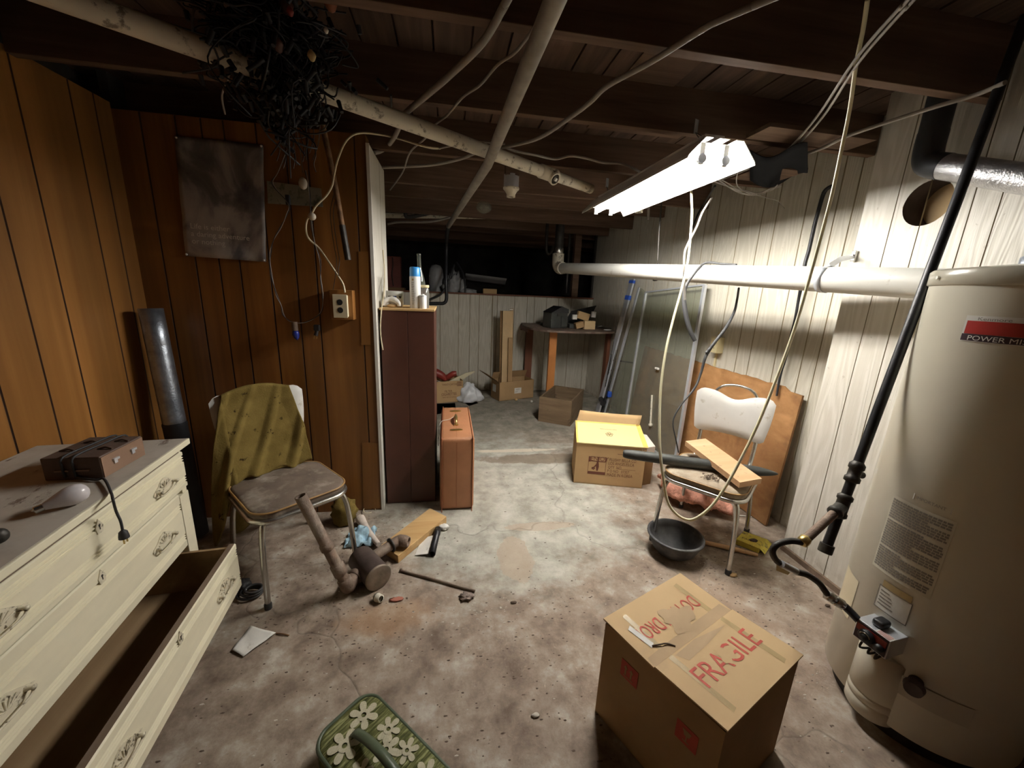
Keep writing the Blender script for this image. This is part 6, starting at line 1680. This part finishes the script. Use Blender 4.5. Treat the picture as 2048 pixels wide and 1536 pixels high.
cable('thin pale cable wandering from the joists down to the far left', [onZ(1100, 0, 2.128), onZ(1065, 60, 2.113), onZ(1030, 105, 2.113), onZ(995, 130, 2.113), onZ(960, 170, 2.113), onZ(925, 195, 2.113), onZ(895, 230, 2.113), onZ(870, 250, 2.12), onZ(850, 277, 2.10), onZ(820, 305, 2.10), onZ(805, 345, 2.10), onZ(780, 380, 2.10)], .0045)
cable('grey cable sagging in a long arc from the iron conduit to the top right', [ext(1560, -10, 1500, 15, .5), onZ(1560, -10, J), onZ(1500, 15, J), onZ(1430, 45, J), onZ(1395, 65, J), onZ(1300, 125, J), onZ(1215, 172, J), onZ(1180, 205, J), onZ(1140, 235, J), onZ(1080, 275, J), onZ(1020, 292, J), onZ(960, 303, 2.1), onZ(920, 318, 2.1), onZ(860, 330, 2.1), onZ(765, 335, 2.1)], .0085)
cable('pale cable waving from the iron conduit toward the shop light', [onZ(1000, 290, 2.12), onZ(1030, 302, 2.113), onZ(1070, 310, 2.113), onZ(1110, 318, 2.113), onZ(1140, 312, 2.113), onZ(1170, 316, 2.113), onZ(1205, 325, 2.113), onZ(1245, 328, 2.113), onZ(1280, 344, 2.12)], .0065)
cable('pale cable linking the partition to the iron conduit behind the ceiling pipe', [onZ(840, 290, 2.113), onZ(870, 297, 2.113), onZ(900, 292, 2.113), onZ(960, 284, 2.12), onZ(1010, 288, 2.113)], .0055)
cable('pair of thin wires slanting from the top right joists toward the light, left one', [ext(1825, -10, 1710, 120, .6), onZ(1825, -10, J), onZ(1800, 15, J), onZ(1710, 120, J), onZ(1640, 225, J), onZ(1590, 285, J), onZ(1555, 312, J), onZ(1480, 345, 2.10), onZ(1440, 360, 2.10)], .0045)
cable('pair of thin wires slanting from the top right joists toward the light, right one', [ext(1836, -10, 1718, 124, .6), onZ(1836, -10, J), onZ(1812, 15, J), onZ(1718, 124, J), onZ(1650, 228, J), onZ(1600, 285, J), onZ(1565, 310, J), onZ(1500, 340, 2.12)], .0045)
cable('pale cable stretched from the right joists to behind the shop light', [onZ(2010, 165, 2.12), onZ(1950, 190, 2.12), onZ(1850, 220, 2.113), onZ(1700, 270, 2.12), onZ(1640, 298, 2.12), onZ(1560, 322, 2.11), onZ(1440, 350, 2.10), onZ(1380, 375, 2.1)], .0075)
cable('thin grey cable sagging just below the far white pipe', [onY(775, 448, 4.5), onY(800, 444, 4.5), onY(850, 444, 4.5), onY(880, 440, 4.5), onY(905, 433, 4.5)], .012)
cable('black hose slung over the left end of the far white pipe', [onY(806, 408, 4.45), onY(810, 425, 4.42), onY(816, 434, 4.42), onY(850, 428, 4.45), onY(900, 417, 4.5), onY(1000, 408, 4.6), onY(1100, 392, 4.6)], .02, 'rubber', 'black_hose')
cable('black cable looping under the middle of the far white pipe', [onY(1015, 405, 4.5), onY(1018, 418, 4.48), onY(1035, 430, 4.48), onY(1060, 437, 4.5), onY(1105, 438, 4.5), onY(1140, 427, 4.5), onY(1165, 420, 4.5)], .008, 'rubber')
g = G(); rn = random.Random(9)
for k in range(5):
    y = 3.4; pts = [onZ(x + rn.uniform(-5, 5), yy + rn.uniform(-4, 4), 2.05) for x, yy in ((1395, 350), (1430, 358), (1460, 372), (1490, 385), (1520, 388), (1545, 380), (1560, 370))]; g.tube(pts, .003, 5, 4)
g.tube([onZ(1400, 352, 2.04), onZ(1440, 368, 2.04), onZ(1490, 383, 2.03), onZ(1530, 395, 2.02), onZ(1555, 402, 2.02), onZ(1570, 418, 2.0)], .002, 5, 4).tube([onZ(1482, 320, 2.08), onZ(1475, 345, 2.06), onZ(1475, 372, 2.04), onZ(1500, 388, 2.04)], .003, 5, 4)
one('cobwebbed_wires', g, 'cable_gray', 'cluster of thin cobwebby wires right of the shop light', 'wires')
def lampholder(x, y, z, label, tilt=(0, 0)):
    c = onZ(x, y, z)
    t = thing('lampholder', c, label, 'lampholder')
    obj('junction_box', G().cyl(c + up * .03, c + up * .11, .052, n=8), 'alu', t)
    obj('mounting_block', G().box(c.x, c.y, (c.z + .10 + 2.345) / 2, .09, .09, 2.345 - c.z - .10), 'joist', t)
    obj('porcelain_base', G().lathe([(.055, .03), (.055, .02), (.042, .008), (.030, -.012), (.030, -.03), (.022, -.03), (.022, -.01)], c, n=28), 'pvc_old', t)
    obj('screw_socket', G().lathe([(.019, -.026), (.019, -.004), (.006, -.002)], c, n=20), 'iron', t)
lampholder(1022, 385, 2.07, 'white porcelain lampholder with box under the far joists')
lampholder(1278, 417, 2.06, 'white lampholder just below the far end of the shop light')
c = onZ(968, 415, 2.05)
one('clear_globe', G().blob(c, (.06, .05, .045), .15, 3, 1), 'door_glass', 'dusty clear glass globe lying up near the iron conduit', 'globe')
one('nail', G().cyl(onZ(782, 190, 2.113), onZ(783, 215, 2.16), .004, n=8), 'iron', 'single nail sticking out of the joist by the thick grey cable', 'nail')
# dark sagging felt / ducting up at the right, over the right wall
g = G().sheet(lambda u, v: onZ(1500 + 115 * u, 300 + 60 * v + 15 * math.sin(u * 5), 2.09 - .03 * math.sin(u * 7) * v), 14, 6)
one('tar_paper', g, 'felt', 'sagging dark tar paper under the joists right of the shop light', 'paper', solid=.004)
for (x0, y0, x1, y1, w, zz, l) in ((1420, 390, 1395, 432, .03, 2.0, 'dark strap hanging behind the shop light toward the drain pipe'),):
    one('dark_strap', G().tube([onZ(1430, 372, 2.08), onY(1408, 408, 3.0), onY(1395, 430, 3.0), onY(1380, 470, 3.0)], .007, 8, 4), 'iron', l, 'strap')
a, b = onW(1313, 400, .25), onW(1314, 530, .28)
one('hanger_rod', G().tube([onY(1297, 402, 3.4), onY(1297, 424, 3.4), onY(1296, 440, 3.4)], .012, 8, 3), 'gray_pipe', 'short grey strap hanging from the joists left of the cream hose', 'strap')
# ================================================================== crawl space
def jug():
    p = onY(884, 584, 5.75); p.z = 1.345
    t = thing('white_tub', p, 'grey-white round-topped tub on the crawl space ledge', 'tub')
    r = .105; hh = onY(876, 529, 5.75).z - 1.345
    c = onY(872, 584, 5.75); c.z = 1.345
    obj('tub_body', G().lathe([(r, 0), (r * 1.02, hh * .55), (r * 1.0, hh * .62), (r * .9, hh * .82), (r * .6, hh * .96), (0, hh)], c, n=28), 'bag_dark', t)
    from mathutils import noise as mn
    c2 = onY(905, 584, 5.62); c2.z = 1.345; bm = bmesh.new(); bmesh.ops.create_icosphere(bm, subdivisions=4, radius=1)
    for v in bm.verts:
        q = v.co.copy(); k = 1 + .35 * mn.noise(q * 2.3) + .2 * abs(mn.noise(q * 6)); zz = max(0, (q.z + .6) / 1.6)
        v.co = Vector((c2.x + .02 + q.x * .17 * k * (1 - .45 * zz), c2.y + q.y * .12 * k, 1.345 + zz * .27 * k))
    bm.verts.index_update(); g = G().add([v.co.copy() for v in bm.verts], [[v.index for v in f.verts] for f in bm.faces], True); bm.free()
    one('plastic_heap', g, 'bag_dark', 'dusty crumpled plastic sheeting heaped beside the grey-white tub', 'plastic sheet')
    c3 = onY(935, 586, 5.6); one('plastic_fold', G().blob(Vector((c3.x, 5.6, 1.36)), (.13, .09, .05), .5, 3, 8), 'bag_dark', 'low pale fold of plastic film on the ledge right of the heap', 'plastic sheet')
jug()
def brickbox():
    a, b = onY(777, 512, 5.9), onY(802, 580, 5.9)
    t = thing('red_box', ((a.x + b.x) / 2, 5.95, 1.345), 'dark red upright box at the far left of the crawl space ledge', 'box')
    obj('box_body', G().bx(a.x - .1, b.x, 5.9, 6.05, 1.38, a.z, .004), mat('dull_brick_red', (.20, .06, .045), .7), t)
    obj('box_seam', G().tube([onY(785, 515, 5.895), onY(786, 530, 5.895), onY(784, 550, 5.895), onY(787, 572, 5.895)], .006, 5, 3), 'iron', t)
    obj('box_foot', G().bx(a.x - .1, b.x + .05, 5.88, 6.07, 1.345, 1.38), 'card_dark', t)
brickbox()
a, b = onY(966, 576, 5.42), onY(993, 586, 5.42)
one('wood_offcut', G().bx(a.x, b.x, 5.38, 5.47, 1.352, 1.352 + .065, .003), 'card', 'small tan wood offcut on the crawl space ledge', 'offcut')
g = G()
g.sheet(lambda u, v: Vector((onY(930 + 80 * u, 550, 6.0).x, 6.0 - .2 * v, onY(930 + 80 * u, 548 + 10 * u + 14 * (1 - v), 6.0).z)), 6, 3)
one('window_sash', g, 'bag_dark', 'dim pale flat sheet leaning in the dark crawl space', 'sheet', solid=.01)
one('black_hose', G().tube([onY(908, 530, 5.3), onY(902, 550, 5.2), onY(885, 585, 5.15), onY(862, 598, 4.9), onY(850, 602, 4.7), onY(845, 606, 4.5)], .014, 10, 5), 'rubber', 'black hose curving from crawl space ledge toward the cabinet', 'hose')
one('black_hose', G().tube([onY(913, 525, 5.6), onY(925, 545, 5.45), onY(930, 570, 5.3), onY(930, 585, 5.27)], .013, 10, 5), 'rubber', 'black hose drooping over the ledge right of the plastic heap', 'hose')
for (x, y, z0) in ((1148, 590, 1.352),):
    p = onY(1149, 580, 5.38); struct('post', G().bx(p.x - .045, p.x + .045, 5.36, 5.45, 1.352, 2.36, .002), 'joist')
p, q = onY(1137, 460, 5.2), onY(1137, 500, 5.2)
one('vent_pipe', G().cyl(onY(1141, 455, 5.6), onY(1141, 470, 5.6) - up * .8, .02, n=14), 'iron', 'thin dark vertical pipe in the crawl space near the elbow', 'pipe')
one('p_trap', G().cyl(onY(1093, 478, 5.0), onY(1093, 478, 5.0) + up * .45, .02, n=14).tube([onY(1093, 478, 5.0), onY(1093, 500, 5.0), onY(1098, 508, 5.0), onY(1104, 500, 5.0), onY(1105, 492, 5.0)], .02, 14, 5), 'iron', 'dark curved trap beside the drain pipe elbow', 'pipe trap')

# ================================================================== on the floor, centre and front
def pipe_assembly():
    # upright drain pipe leaning, elbow on the floor, drum muffler, outlet elbow
    e = onZ(695, 1172, .045); tp = onZ(601, 992, .525); tp = Vector((tp.x + .0, tp.y, tp.z))
    d = (tp - e).normalized(); L = (tp - e).length; r = .024
    t = thing('pipe_assembly', Vector((-.40, 1.62, 0)), 'rusty drum with angled drain pipes lying on the floor before the left chair', 'pipe assembly')
    obj('upright_pipe', G().lathe_open([(r - .004, L), (r, L), (r, .0)], e, d, 24).lathe_open([(r - .004, L), (r - .004, L - .1)], e, d, 24), 'rust', t)
    for (k, w, rr) in ((.46, .035, .029), (.20, .06, .030), (.04, .05, .031)):
        obj('collar', G().lathe([(r, k * L - w / 2), (rr, k * L - w / 2 + .004), (rr, k * L + w / 2 - .004), (r, k * L + w / 2)], e, d, 24), 'rust', t)
    # drum
    a, b = onZ(715, 1110, .060), onZ(758, 1157, .060); dd = (b - a).normalized(); a0 = a; R_ = .062
    a0.z = b.z = .063; a0 = b - dd * .20
    k = G().lathe([(R_ * .9, .0), (R_, .006), (R_, .196)], a0, dd, 36); obj('drum', k, 'muffler', t)
    obj('end_plate', G().lathe([(R_ + .001, .190), (R_ + .002, .199), (R_ - .004, .202), (R_ * .6, .203), (0, .203)], a0, dd, 36), 'muffler_end', t)
    s = dd.cross(up).normalized()
    m_ = a0 + dd * .07
    el = e + (-d) * .02
    obj('floor_elbow', G().tube([e + d * .03, e - d * .005, e + (m_ - e) * .16 - up * .0, e + (m_ - e) * .38, e + (m_ - e) * .62], [.030, .031, .032, .030, .029], 20, 5), 'rust', t)
    obj('elbow_clamp', G().lathe([(.033, -.012), (.036, -.008), (.036, .008), (.033, .012)], e + (m_ - e) * .45, (m_ - e).normalized(), 20), 'rust', t)
    o1 = onZ(770, 1098, .075); o2 = onZ(795, 1082, .085); o3 = onZ(812, 1079, .085)
    obj('outlet_pipe', G().tube([a0 + dd * .05, o1, o2, o2.lerp(o3, .5)], [.026, .026, .027, .028], 20, 5), 'rust', t)
    f = (o3 - o2).normalized(); f = (f + Vector((.1, -.55, -.05))).normalized()
    obj('outlet_ring', G().lathe_open([(.024, -.02), (.030, -.01), (.031, .02), (.026, .045), (.021, .045), (.021, .0)], o2 + (o3 - o2) * .4, f, 24), 'rust', t)
    obj('pipe_clamp', G().lathe([(.030, -.006), (.038, -.004), (.038, .004), (.030, .006)], o1.lerp(o2, .5), (o2 - o1).normalized(), 18), 'iron', t)
pipe_assembly()
c = [onZ(860, 1016, .045), onZ(893, 1033, .045), onZ(796, 1112, .045), onZ(762, 1090, .045)]
one('lumber_block', G().prism(c, -up * .044), 'pine', 'yellow pine lumber offcut on the floor before the suitcase', 'lumber', bev=.002)
a, b = onZ(876, 1058, .02), onZ(864, 1108, .02); d = (b - a).normalized()
t = thing('black_pipe_piece', (a + b) / 2 - up * .02, 'short black plastic pipe piece on the floor beside the pine block', 'pipe piece')
L = (b - a).length
obj('pipe_body', G().lathe_open([(.014, 0), (.019, 0), (.020, .05), (.0175, .055), (.0185, L), (.014, L), (.014, .0)], a, d, 24), 'black_pipe', t)
c = [onZ(830, 1111, .003), onZ(844, 1077, .003), onZ(871, 1070, .020), onZ(857, 1108, .016)]
one('grey_card', G().prism(c, up * .002), 'paper', 'dirty grey-white card leaning on the short black pipe piece', 'card')
p = onZ(888, 1058); one('crumpled_paper', G().blob(p + up * .014, (.030, .022, .016), .5, 3, 3), 'paper', 'crumpled white paper scrap beside the black pipe piece and pine block', 'paper')
def rag():
    from mathutils import noise as mn
    c = onZ(722, 1078); g = G()
    g.sheet(lambda u, v: c + Vector(((u - .5) * .15, (v - .5) * .16, .008 + max(0, .05 * math.sin(PI * u) * math.sin(PI * v) + .045 * mn.noise(Vector((u * 5, v * 5, 2)))))), 24, 24)
    one('blue_rag', g, 'cloth_blue', 'crumpled pale blue printed rag on the floor behind the rusty drum', 'rag', solid=.003)
    a, b, c2 = onZ(720, 1036, .03), onZ(733, 1058, .03), onZ(757, 1088, .03)
    g = G().tube([a, b, c2], [.030, .022, .014], 8, 5); g.v = [Vector((v.x, v.y, max(.002, v.z * .9))) for v in g.v]
    one('dirty_strip', g, 'cloth_white', 'dirty white fabric strip on the floor above the blue rag', 'cloth')
    c = onZ(739, 1022); g = G().tube([c + Vector((.035 * math.cos(a_), .05 * math.sin(a_), .006 + .01 * (a_ > 3))) for a_ in [2 * PI * k / 14 for k in range(13)]], .0022, 6, 3)
    one('wire_loop', g, 'cable_white', 'small loop of cream string at the foot of the brown partition', 'string')
rag()
a, b = onZ(803, 1141, .008), onZ(950, 1182, .008)
one('iron_rod', G().tube([a, a.lerp(b, .02), a.lerp(b, .5) + up * .001, b], [.009, .0065, .006, .006], 10, 2), 'rust', 'thin rusty iron rod lying on the floor in the middle', 'rod')
p = onZ(757, 1196, .018); ax = Vector((.7, -.6, .25)).normalized()
t = thing('threaded_fitting', p - up * .018, 'small white threaded pipe fitting on the floor by the drum', 'fitting')
obj('fitting_body', G().lathe_open([(.012, -.018), (.017, -.018), (.018, 0), (.0195, .002), (.0195, .010), (.016, .012), (.016, .022), (.011, .022), (.011, -.01)], p, -ax, 20), 'pvc_old', t)
obj('rubber_ring', G().tube([p - ax * .012 + .0185 * (math.cos(a_) * ax.orthogonal().normalized() + math.sin(a_) * ax.cross(ax.orthogonal().normalized())) for a_ in [2 * PI * k / 20 for k in range(20)]], .0018, 6, 1, cyc=True), 'rubber', t)
p = onZ(793, 1200); one('red_scrap', G().blob(p + up * .004, (.032, .014, .004), .5, 3, 4), mat('faded_red_paper', (.36, .13, .09), .9), 'small faded red scrap right of the white pipe fitting', 'scrap')
p = onZ(934, 1196); one('lint_clump', G().blob(p + up * .010, (.030, .022, .010), .8, 3, 9, 5.0), mat('grey_lint', (.22, .17, .145), .95, bump=.6, scale=30), 'clump of brown-grey lint at the end of the iron rod', 'lint')
for i, (x, y, l) in enumerate(((1027, 1206, 'dark chip on the floor crack right of the iron rod'), (1070, 1432, 'tiny pale husk on the floor left of the FRAGILE carton'), (1655, 1212, 'dark brown chip on the floor before the water heater'))):
    p = onZ(x, y); one('floor_chip', G().blob(p + up * .004, (.014, .008, .004), .5, 2, i), 'debris' if i != 1 else 'debris_pale', l, 'chip')
c = [onZ(463, 1301, .004), onZ(502, 1253, .004), onZ(552, 1267, .006), onZ(487, 1314, .004)]
g = G().sheet(lambda u, v: c[0].lerp(c[3], u).lerp(c[1].lerp(c[2], u), v) + up * (.002 + .003 * abs(math.sin(v * 5 + u * 3))), 8, 12)
one('paper_strip', g, 'paper', 'crumpled white paper strip on the floor beside the open drawer', 'paper', solid=.0008)
p, q = onZ(553, 1268), onZ(578, 1272); one('dry_twig', G().tube([p + up * .003, p.lerp(q, .5) + up * .006, q + up * .003], .003, 6, 3), 'rust_red', 'short brown twig at the tip of the white paper strip', 'twig')
def coil():
    c = onZ(500, 1192); g = G()
    for k in range(3):
        g.tube([c + Vector(((.05 - .008 * k) * math.cos(a_) + .01 * k, (.035 - .004 * k) * math.sin(a_), .014 + .012 * k)) for a_ in [2 * PI * j / 14 for j in range(14)]], .006, 8, 3, cyc=True)
    g.blob(onZ(488, 1182) + up * .03, (.035, .03, .03), .4, 3, 2)
    one('black_cord_coil', g, 'rubber', 'small coil of black cord at the foot of the left chair leg', 'cord')
coil()
# dark jumble under and behind the left chair
p = onZ(590, 1005); one('olive_cloth_lump', G().blob(Vector((-.62, 2.20, .07)), (.07, .06, .10), .3, 3, 5), 'olive', 'olive cloth end bunched on the floor behind the left chair', 'cloth')

def big_box():
    h = .385
    A, B_, C_, D_ = onZ(1212, 1240, h), onZ(1361, 1151, h), onZ(1600, 1311, h), onZ(1453, 1458, h)
    A, B_, C_, D_ = [Vector((p.x, p.y, 0)) for p in (A, B_, C_, D_)]
    c = (A + B_ + C_ + D_) / 4
    t = thing('moving_carton', c, 'big tan carton in the foreground stencilled FRAGILE in red on top', 'box')
    T = .006; g = G()
    P4 = [A, B_, C_, D_]
    for i in range(4):
        a, b = P4[i], P4[(i + 1) % 4]; d = (b - a).normalized(); n = c - (a + b) / 2; n = (n - n.dot(d) * d).normalized()
        g.obox(a, b - a, n * T, up * (h - .012))
    g.prism(P4, up * T); obj('carton_walls', g, 'card_mid', t)
    # two outer flaps meeting at a seam parallel to A-B
    M0, M1 = A.lerp(D_, .485), B_.lerp(C_, .485)
    eAB = (B_ - A).normalized(); eAD = (D_ - A).normalized()
    ov = .006
    def flap(name, pts, zs, m_):
        q = [Vector((p.x, p.y, z)) for p, z in zip(pts, zs)]; nn = (q[1] - q[0]).cross(q[2] - q[1]).normalized()
        if nn.z < 0: nn = -nn
        return obj(name, G().prism(q, nn * .005), m_, t), nn
    e = eAB * ov
    f1, n1 = flap('top_flap', [A - e - eAD * ov, B_ + e - eAD * ov, M1 + e - eAD * .003, M0 - e - eAD * .003], [h, h, h - .012, h - .012], 'card_light')
    f2, n2 = flap('top_flap', [M0 - e + eAD * .001, M1 + e + eAD * .001, C_ + e + eAD * ov, D_ - e + eAD * ov], [h - .006, h - .006, h, h], 'card_light')
    inn = G().prism([p + up * (h - .040) for p in (A.lerp(c, .04), B_.lerp(c, .04), C_.lerp(c, .04), D_.lerp(c, .04))], up * .004); obj('inner_flap', inn, 'card_dark', t)
    def F1(u, v, z=.0052): # u along AB, v from the AB edge to the seam, 0..1
        p = (A - e).lerp(B_ + e, u).lerp((M0 - e).lerp(M1 + e, u), v); zz = h - .012 * v
        return Vector((p.x, p.y, zz + z))
    def F2(u, v, z=.0052):
        p = (M0 - e).lerp(M1 + e, u).lerp((D_ - e).lerp(C_ + e, u), v); zz = h - .006 * (1 - v)
        return Vector((p.x, p.y, zz + z))
    def strip(Fn, pts, m_, nm, z=.0055, par=t):
        g = G(); n = len(pts); vs = [Fn(u, v, z) for u, v in pts]; g.add(vs, [tuple(range(n))])
        if (vs[1] - vs[0]).cross(vs[2] - vs[1]).z < 0: g.f[-1] = tuple(reversed(g.f[-1]))
        return obj(nm, g, m_, par)
    # tapes across flaps
    for (u0, w) in ((.14, .045), (.80, .05)):
        strip(F1, [(u0, .12), (u0 + w, .10), (u0 + w + .01, .98), (u0 + .01, .99)], 'tape', 'packing_tape', .0054, f1)
        strip(F2, [(u0, .02), (u0 + w, .0), (u0 + w, .93), (u0, .95)], 'tape', 'packing_tape', .0054, f2)
    # scuffed areas where the liner was torn away
    rn = random.Random(6)
    def torn(Fn, cu, cv, ru, rv, par, m_='card_scuff', z=.0057, ph=0):
        pts = []
        for k in range(36):
            a = 2 * PI * k / 36; rr = 1 + .22 * math.sin(3 * a + ph) + .12 * math.sin(7 * a + 2 * ph) + rn.uniform(-.05, .05)
            pts.append((cu + ru * rr * math.cos(a), cv + rv * rr * math.sin(a)))
        strip(Fn, pts, m_, 'torn_patch', z, par)
    def D2(o_, v): return o_
    xd, yd = eAB, -eAD
    # FRAGILE, read from the near side (letter tops toward the seam)
    L = (B_ - A).length; W_ = (D_ - A).length / 2
    o_ = F2(.26, .70, .0056)
    LL, WW = L + 2 * ov, W_ + ov
    text('fragile_stencil', 'FRAGILE', 'ink_red', f2, A, eAB, -eAD, .088, sx=.92, fn=lambda x, y: F2(.150 + x / LL, .60 - y / WW, .0058))
    torn(F2, .51, .42, .062, .14, f2, 'card_light', z=.0062, ph=.5)
    # DO NOT DROP on the other flap, upside down from here
    text('drop_stencil', 'DO NOT DROP', 'ink_red', f1, A, -eAB, eAD, .072, sx=.60, fn=lambda x, y: F1(.83 - x / LL, .40 + y / WW, .0058))
    torn(F1, .53, .62, .15, .24, f1, z=.0062, ph=1.6)
    strip(F1, [(.02, .84), (.25, .82), (.97, .80), (.99, .99), (.01, .99)], 'card_scuff', 'torn_patch', .0056, f1)
    strip(F2, [(.2, .04), (.45, .02), (.78, .12), (.5, .18), (.25, .2)], 'card_scuff', 'torn_patch', .0055, f2)
    strip(F1, [(.085, .34), (.125, .30), (.16, .72), (.115, .76)], 'paper', 'paper_label', .0062, f1)
    g = G().tube([F1(.13, .74, .007), F1(.19, .80, .010), F1(.24, .84, .009), F1(.28, .93, .007)], .0022, 5, 4); obj('torn_crease', g, 'ink_dark', f1)
    # red square handling marks on the left side (A-D)
    n = -eAB
    def mark(k, z, s, kind):
        o_ = A.lerp(D_, k) + n * .0008 + up * z; g = G().obox(o_, eAD * s, n * .0008, up * s); m_ = obj('handling_mark', g, 'ink_red', t)
        q = o_ + n * .0012
        gg = G()
        if kind == 'up':
            for dx in (.25, .58): gg.obox(q + eAD * s * dx + up * s * .25, eAD * s * .09, n * .0006, up * s * .35).prism([q + eAD * s * (dx - .08) + up * s * .6, q + eAD * s * (dx + .17) + up * s * .6, q + eAD * s * (dx + .045) + up * s * .82], n * .0006)
            gg.obox(q + eAD * s * .2 + up * s * .14, eAD * s * .55, n * .0006, up * s * .05)
        else:
            gg.prism([q + eAD * s * .3 + up * s * .8, q + eAD * s * .72 + up * s * .8, q + eAD * s * .62 + up * s * .5, q + eAD * s * .40 + up * s * .5], n * .0006).obox(q + eAD * s * .49 + up * s * .22, eAD * s * .05, n * .0006, up * s * .3).obox(q + eAD * s * .36 + up * s * .18, eAD * s * .3, n * .0006, up * s * .05)
        obj('mark_symbol', gg, 'card_mid', m_)
    mark(.20, .245, .062, 'up'); mark(.70, .225, .062, 'glass')
big_box()

def footbag():
    z = .085
    P1, P2, P3 = onZ(738, 1375, z), onZ(622, 1480, z), onZ(880, 1545, z)
    ex = (P1 - P2).normalized(); ey = Vector((ex.y, -ex.x, 0))     # along the short end; ey towards the camera/right
    w = .185; L = .44
    c = P1.lerp(P2, .5) + ey * L / 2 - ex * 0
    t = thing('tapestry_footrest', (c.x, c.y, 0), 'green tapestry bag with cream blossoms and strap handle lying in front', 'bag', math.atan2(ex.y, ex.x))
    # local x along ex, y = -ey (away)
    W2, L2 = w / 2 + .01, L / 2
    o = rrect(2 * W2, 2 * L2, .055, 10); n = len(o); g = G(); prof = [(.97, .003), (1.0, .012), (1.0, z - .018), (.975, z - .006), (.93, z - .001), (.6, z + .002), (0.02, z + .002)]
    vs = []
    for (k, zz) in prof: vs += [(x - (1 - k) * x * (W2 / W2), y - (1 - k) * y, zz) for x, y in o]
    fs = [(i * n + j, i * n + (j + 1) % n, (i + 1) * n + (j + 1) % n, (i + 1) * n + j) for i in range(len(prof) - 1) for j in range(n)] + [tuple(reversed(range(n))), tuple((len(prof) - 1) * n + j for j in range(n))]
    g.add(vs, fs, True); body = obj('bag_body', g, 'tapestry', t, W=False)
    obj('trim', G().tube([(x * .985, y * .99, z - .008) for x, y in o], .0065, 8, 1, cyc=True), 'tapestry_edge', t, W=False)
    obj('side_band', G().add([(x * 1.004, y * 1.002, .006) for x, y in o] + [(x * 1.004, y * 1.002, .035) for x, y in o], [(j, (j + 1) % n, (j + 1) % n + n, j + n) for j in range(n)], True), 'tapestry_edge', t, W=False)
    def blossom(cx, cy, r, ph):
        gg = G(); zt = z + .0032
        for k in range(6):
            a = ph + 2 * PI * k / 6; pc = Vector((cx + r * .62 * math.cos(a), cy + r * .62 * math.sin(a)))
            pts = []
            for j in range(16):
                q = 2 * PI * j / 16; lx, ly = r * .42 * math.cos(q), r * .24 * math.sin(q) * (1 + .3 * math.cos(q))
                x, y = pc.x + lx * math.cos(a) - ly * math.sin(a), pc.y + lx * math.sin(a) + ly * math.cos(a)
                x = max(-W2 * .93, min(W2 * .93, x)); y = max(-L2 * .96, min(L2 * .96, y)); pts.append((x, y, zt + .0002 * k))
            gg.add(pts, [tuple(range(16))])
        # ring about the green heart
        m_ = 18; gg.add([(cx + r * .42 * math.cos(2 * PI * k / m_), cy + r * .42 * math.sin(2 * PI * k / m_), zt + .0014) for k in range(m_)] + [(cx + r * .17 * math.cos(2 * PI * k / m_), cy + r * .17 * math.sin(2 * PI * k / m_), zt + .0014) for k in range(m_)], [(k, (k + 1) % m_, (k + 1) % m_ + m_, k + m_) for k in range(m_)])
        obj('woven_blossom', gg, 'blossom', t, W=False)
    for i, (x, y, r) in enumerate(((.036, .155, .044), (-.048, .125, .046), (.058, .060, .036), (-.058, .03, .034), (.02, .02, .040), (.055, -.03, .034), (-.03, -.06, .044), (.05, -.12, .038), (-.06, -.14, .036), (.0, -.17, .036))): blossom(x, y, r, i * .5)
    g = G(); pts = []; hw = .0135
    for k in range(21):
        f = k / 20; pts.append((-.012 + .004 * math.sin(f * 3), .135 - .27 * f, z + .004 + .034 * math.sin(PI * f) ** .7))
    vs = [(x - hw, y, zz) for x, y, zz in pts] + [(x, y, zz + .004) for x, y, zz in pts] + [(x + hw, y, zz) for x, y, zz in pts]; m_ = 21
    g.add(vs, [(i + a * m_, i + 1 + a * m_, i + 1 + (a + 1) * m_, i + (a + 1) * m_) for a in (0, 1) for i in range(m_ - 1)], True)
    obj('strap_handle', g, 'tapestry_edge', t, W=False, solid=.004)
footbag()

# ================================================================== uncountable grit on the floor
def grit(name, label, m_, n, seed, zones, smin, smax):
    rn = random.Random(seed); g = G()
    for i in range(n):
        (cx, cy, sx, sy) = zones[rn.randrange(len(zones))]
        x, y = rn.gauss(cx, sx), rn.gauss(cy, sy)
        if not (-.95 < x < 1.9 and .35 < y < 5.0): continue
        if math.hypot(x - HX, y - HY) < HR + .02: continue
        s = rn.uniform(smin, smax); a = rn.uniform(0, PI); e = rn.uniform(1, 2.6); h = s * .45
        pts = [Vector((x + s * e * math.cos(a + q) * (1 if k % 2 else .7), y + s * math.sin(a + q) * .8, 0.0)) for k, q in enumerate((0, 1.3, 2.4, 3.6, 5.0))]
        top = Vector((x, y, h)); o_ = len(g.v); g.v += pts + [top]
        for k in range(5): g.f.append((o_ + k, o_ + (k + 1) % 5, o_ + 5)); g.sm.append(False); g.mi.append(0)
    one(name, g, m_, label, 'debris', kind='stuff')
Z1 = [(1.35, 1.15, .22, .25), (-.45, 2.0, .22, .15), (-.4, 1.2, .35, .35), (.5, 1.4, .5, .2), (.3, .8, .4, .3), (1.5, 1.5, .2, .2), (.9, 2.3, .5, .6), (-.6, 1.6, .2, .2)]
grit('dark_grit', 'dark grit and crumbs scattered over the concrete floor', 'debris', 1500, 21, Z1, .0015, .0048)
grit('pale_grit', 'pale paint flakes scattered over the concrete floor', 'debris_pale', 420, 22, [(1.25, 1.0, .2, .2), (-.45, 2.1, .25, .1), (.15, 1.45, .15, .08), (-.3, 1.2, .4, .4), (1.2, 1.6, .3, .2)], .0015, .0042)
for nm in ('label_white',): pass
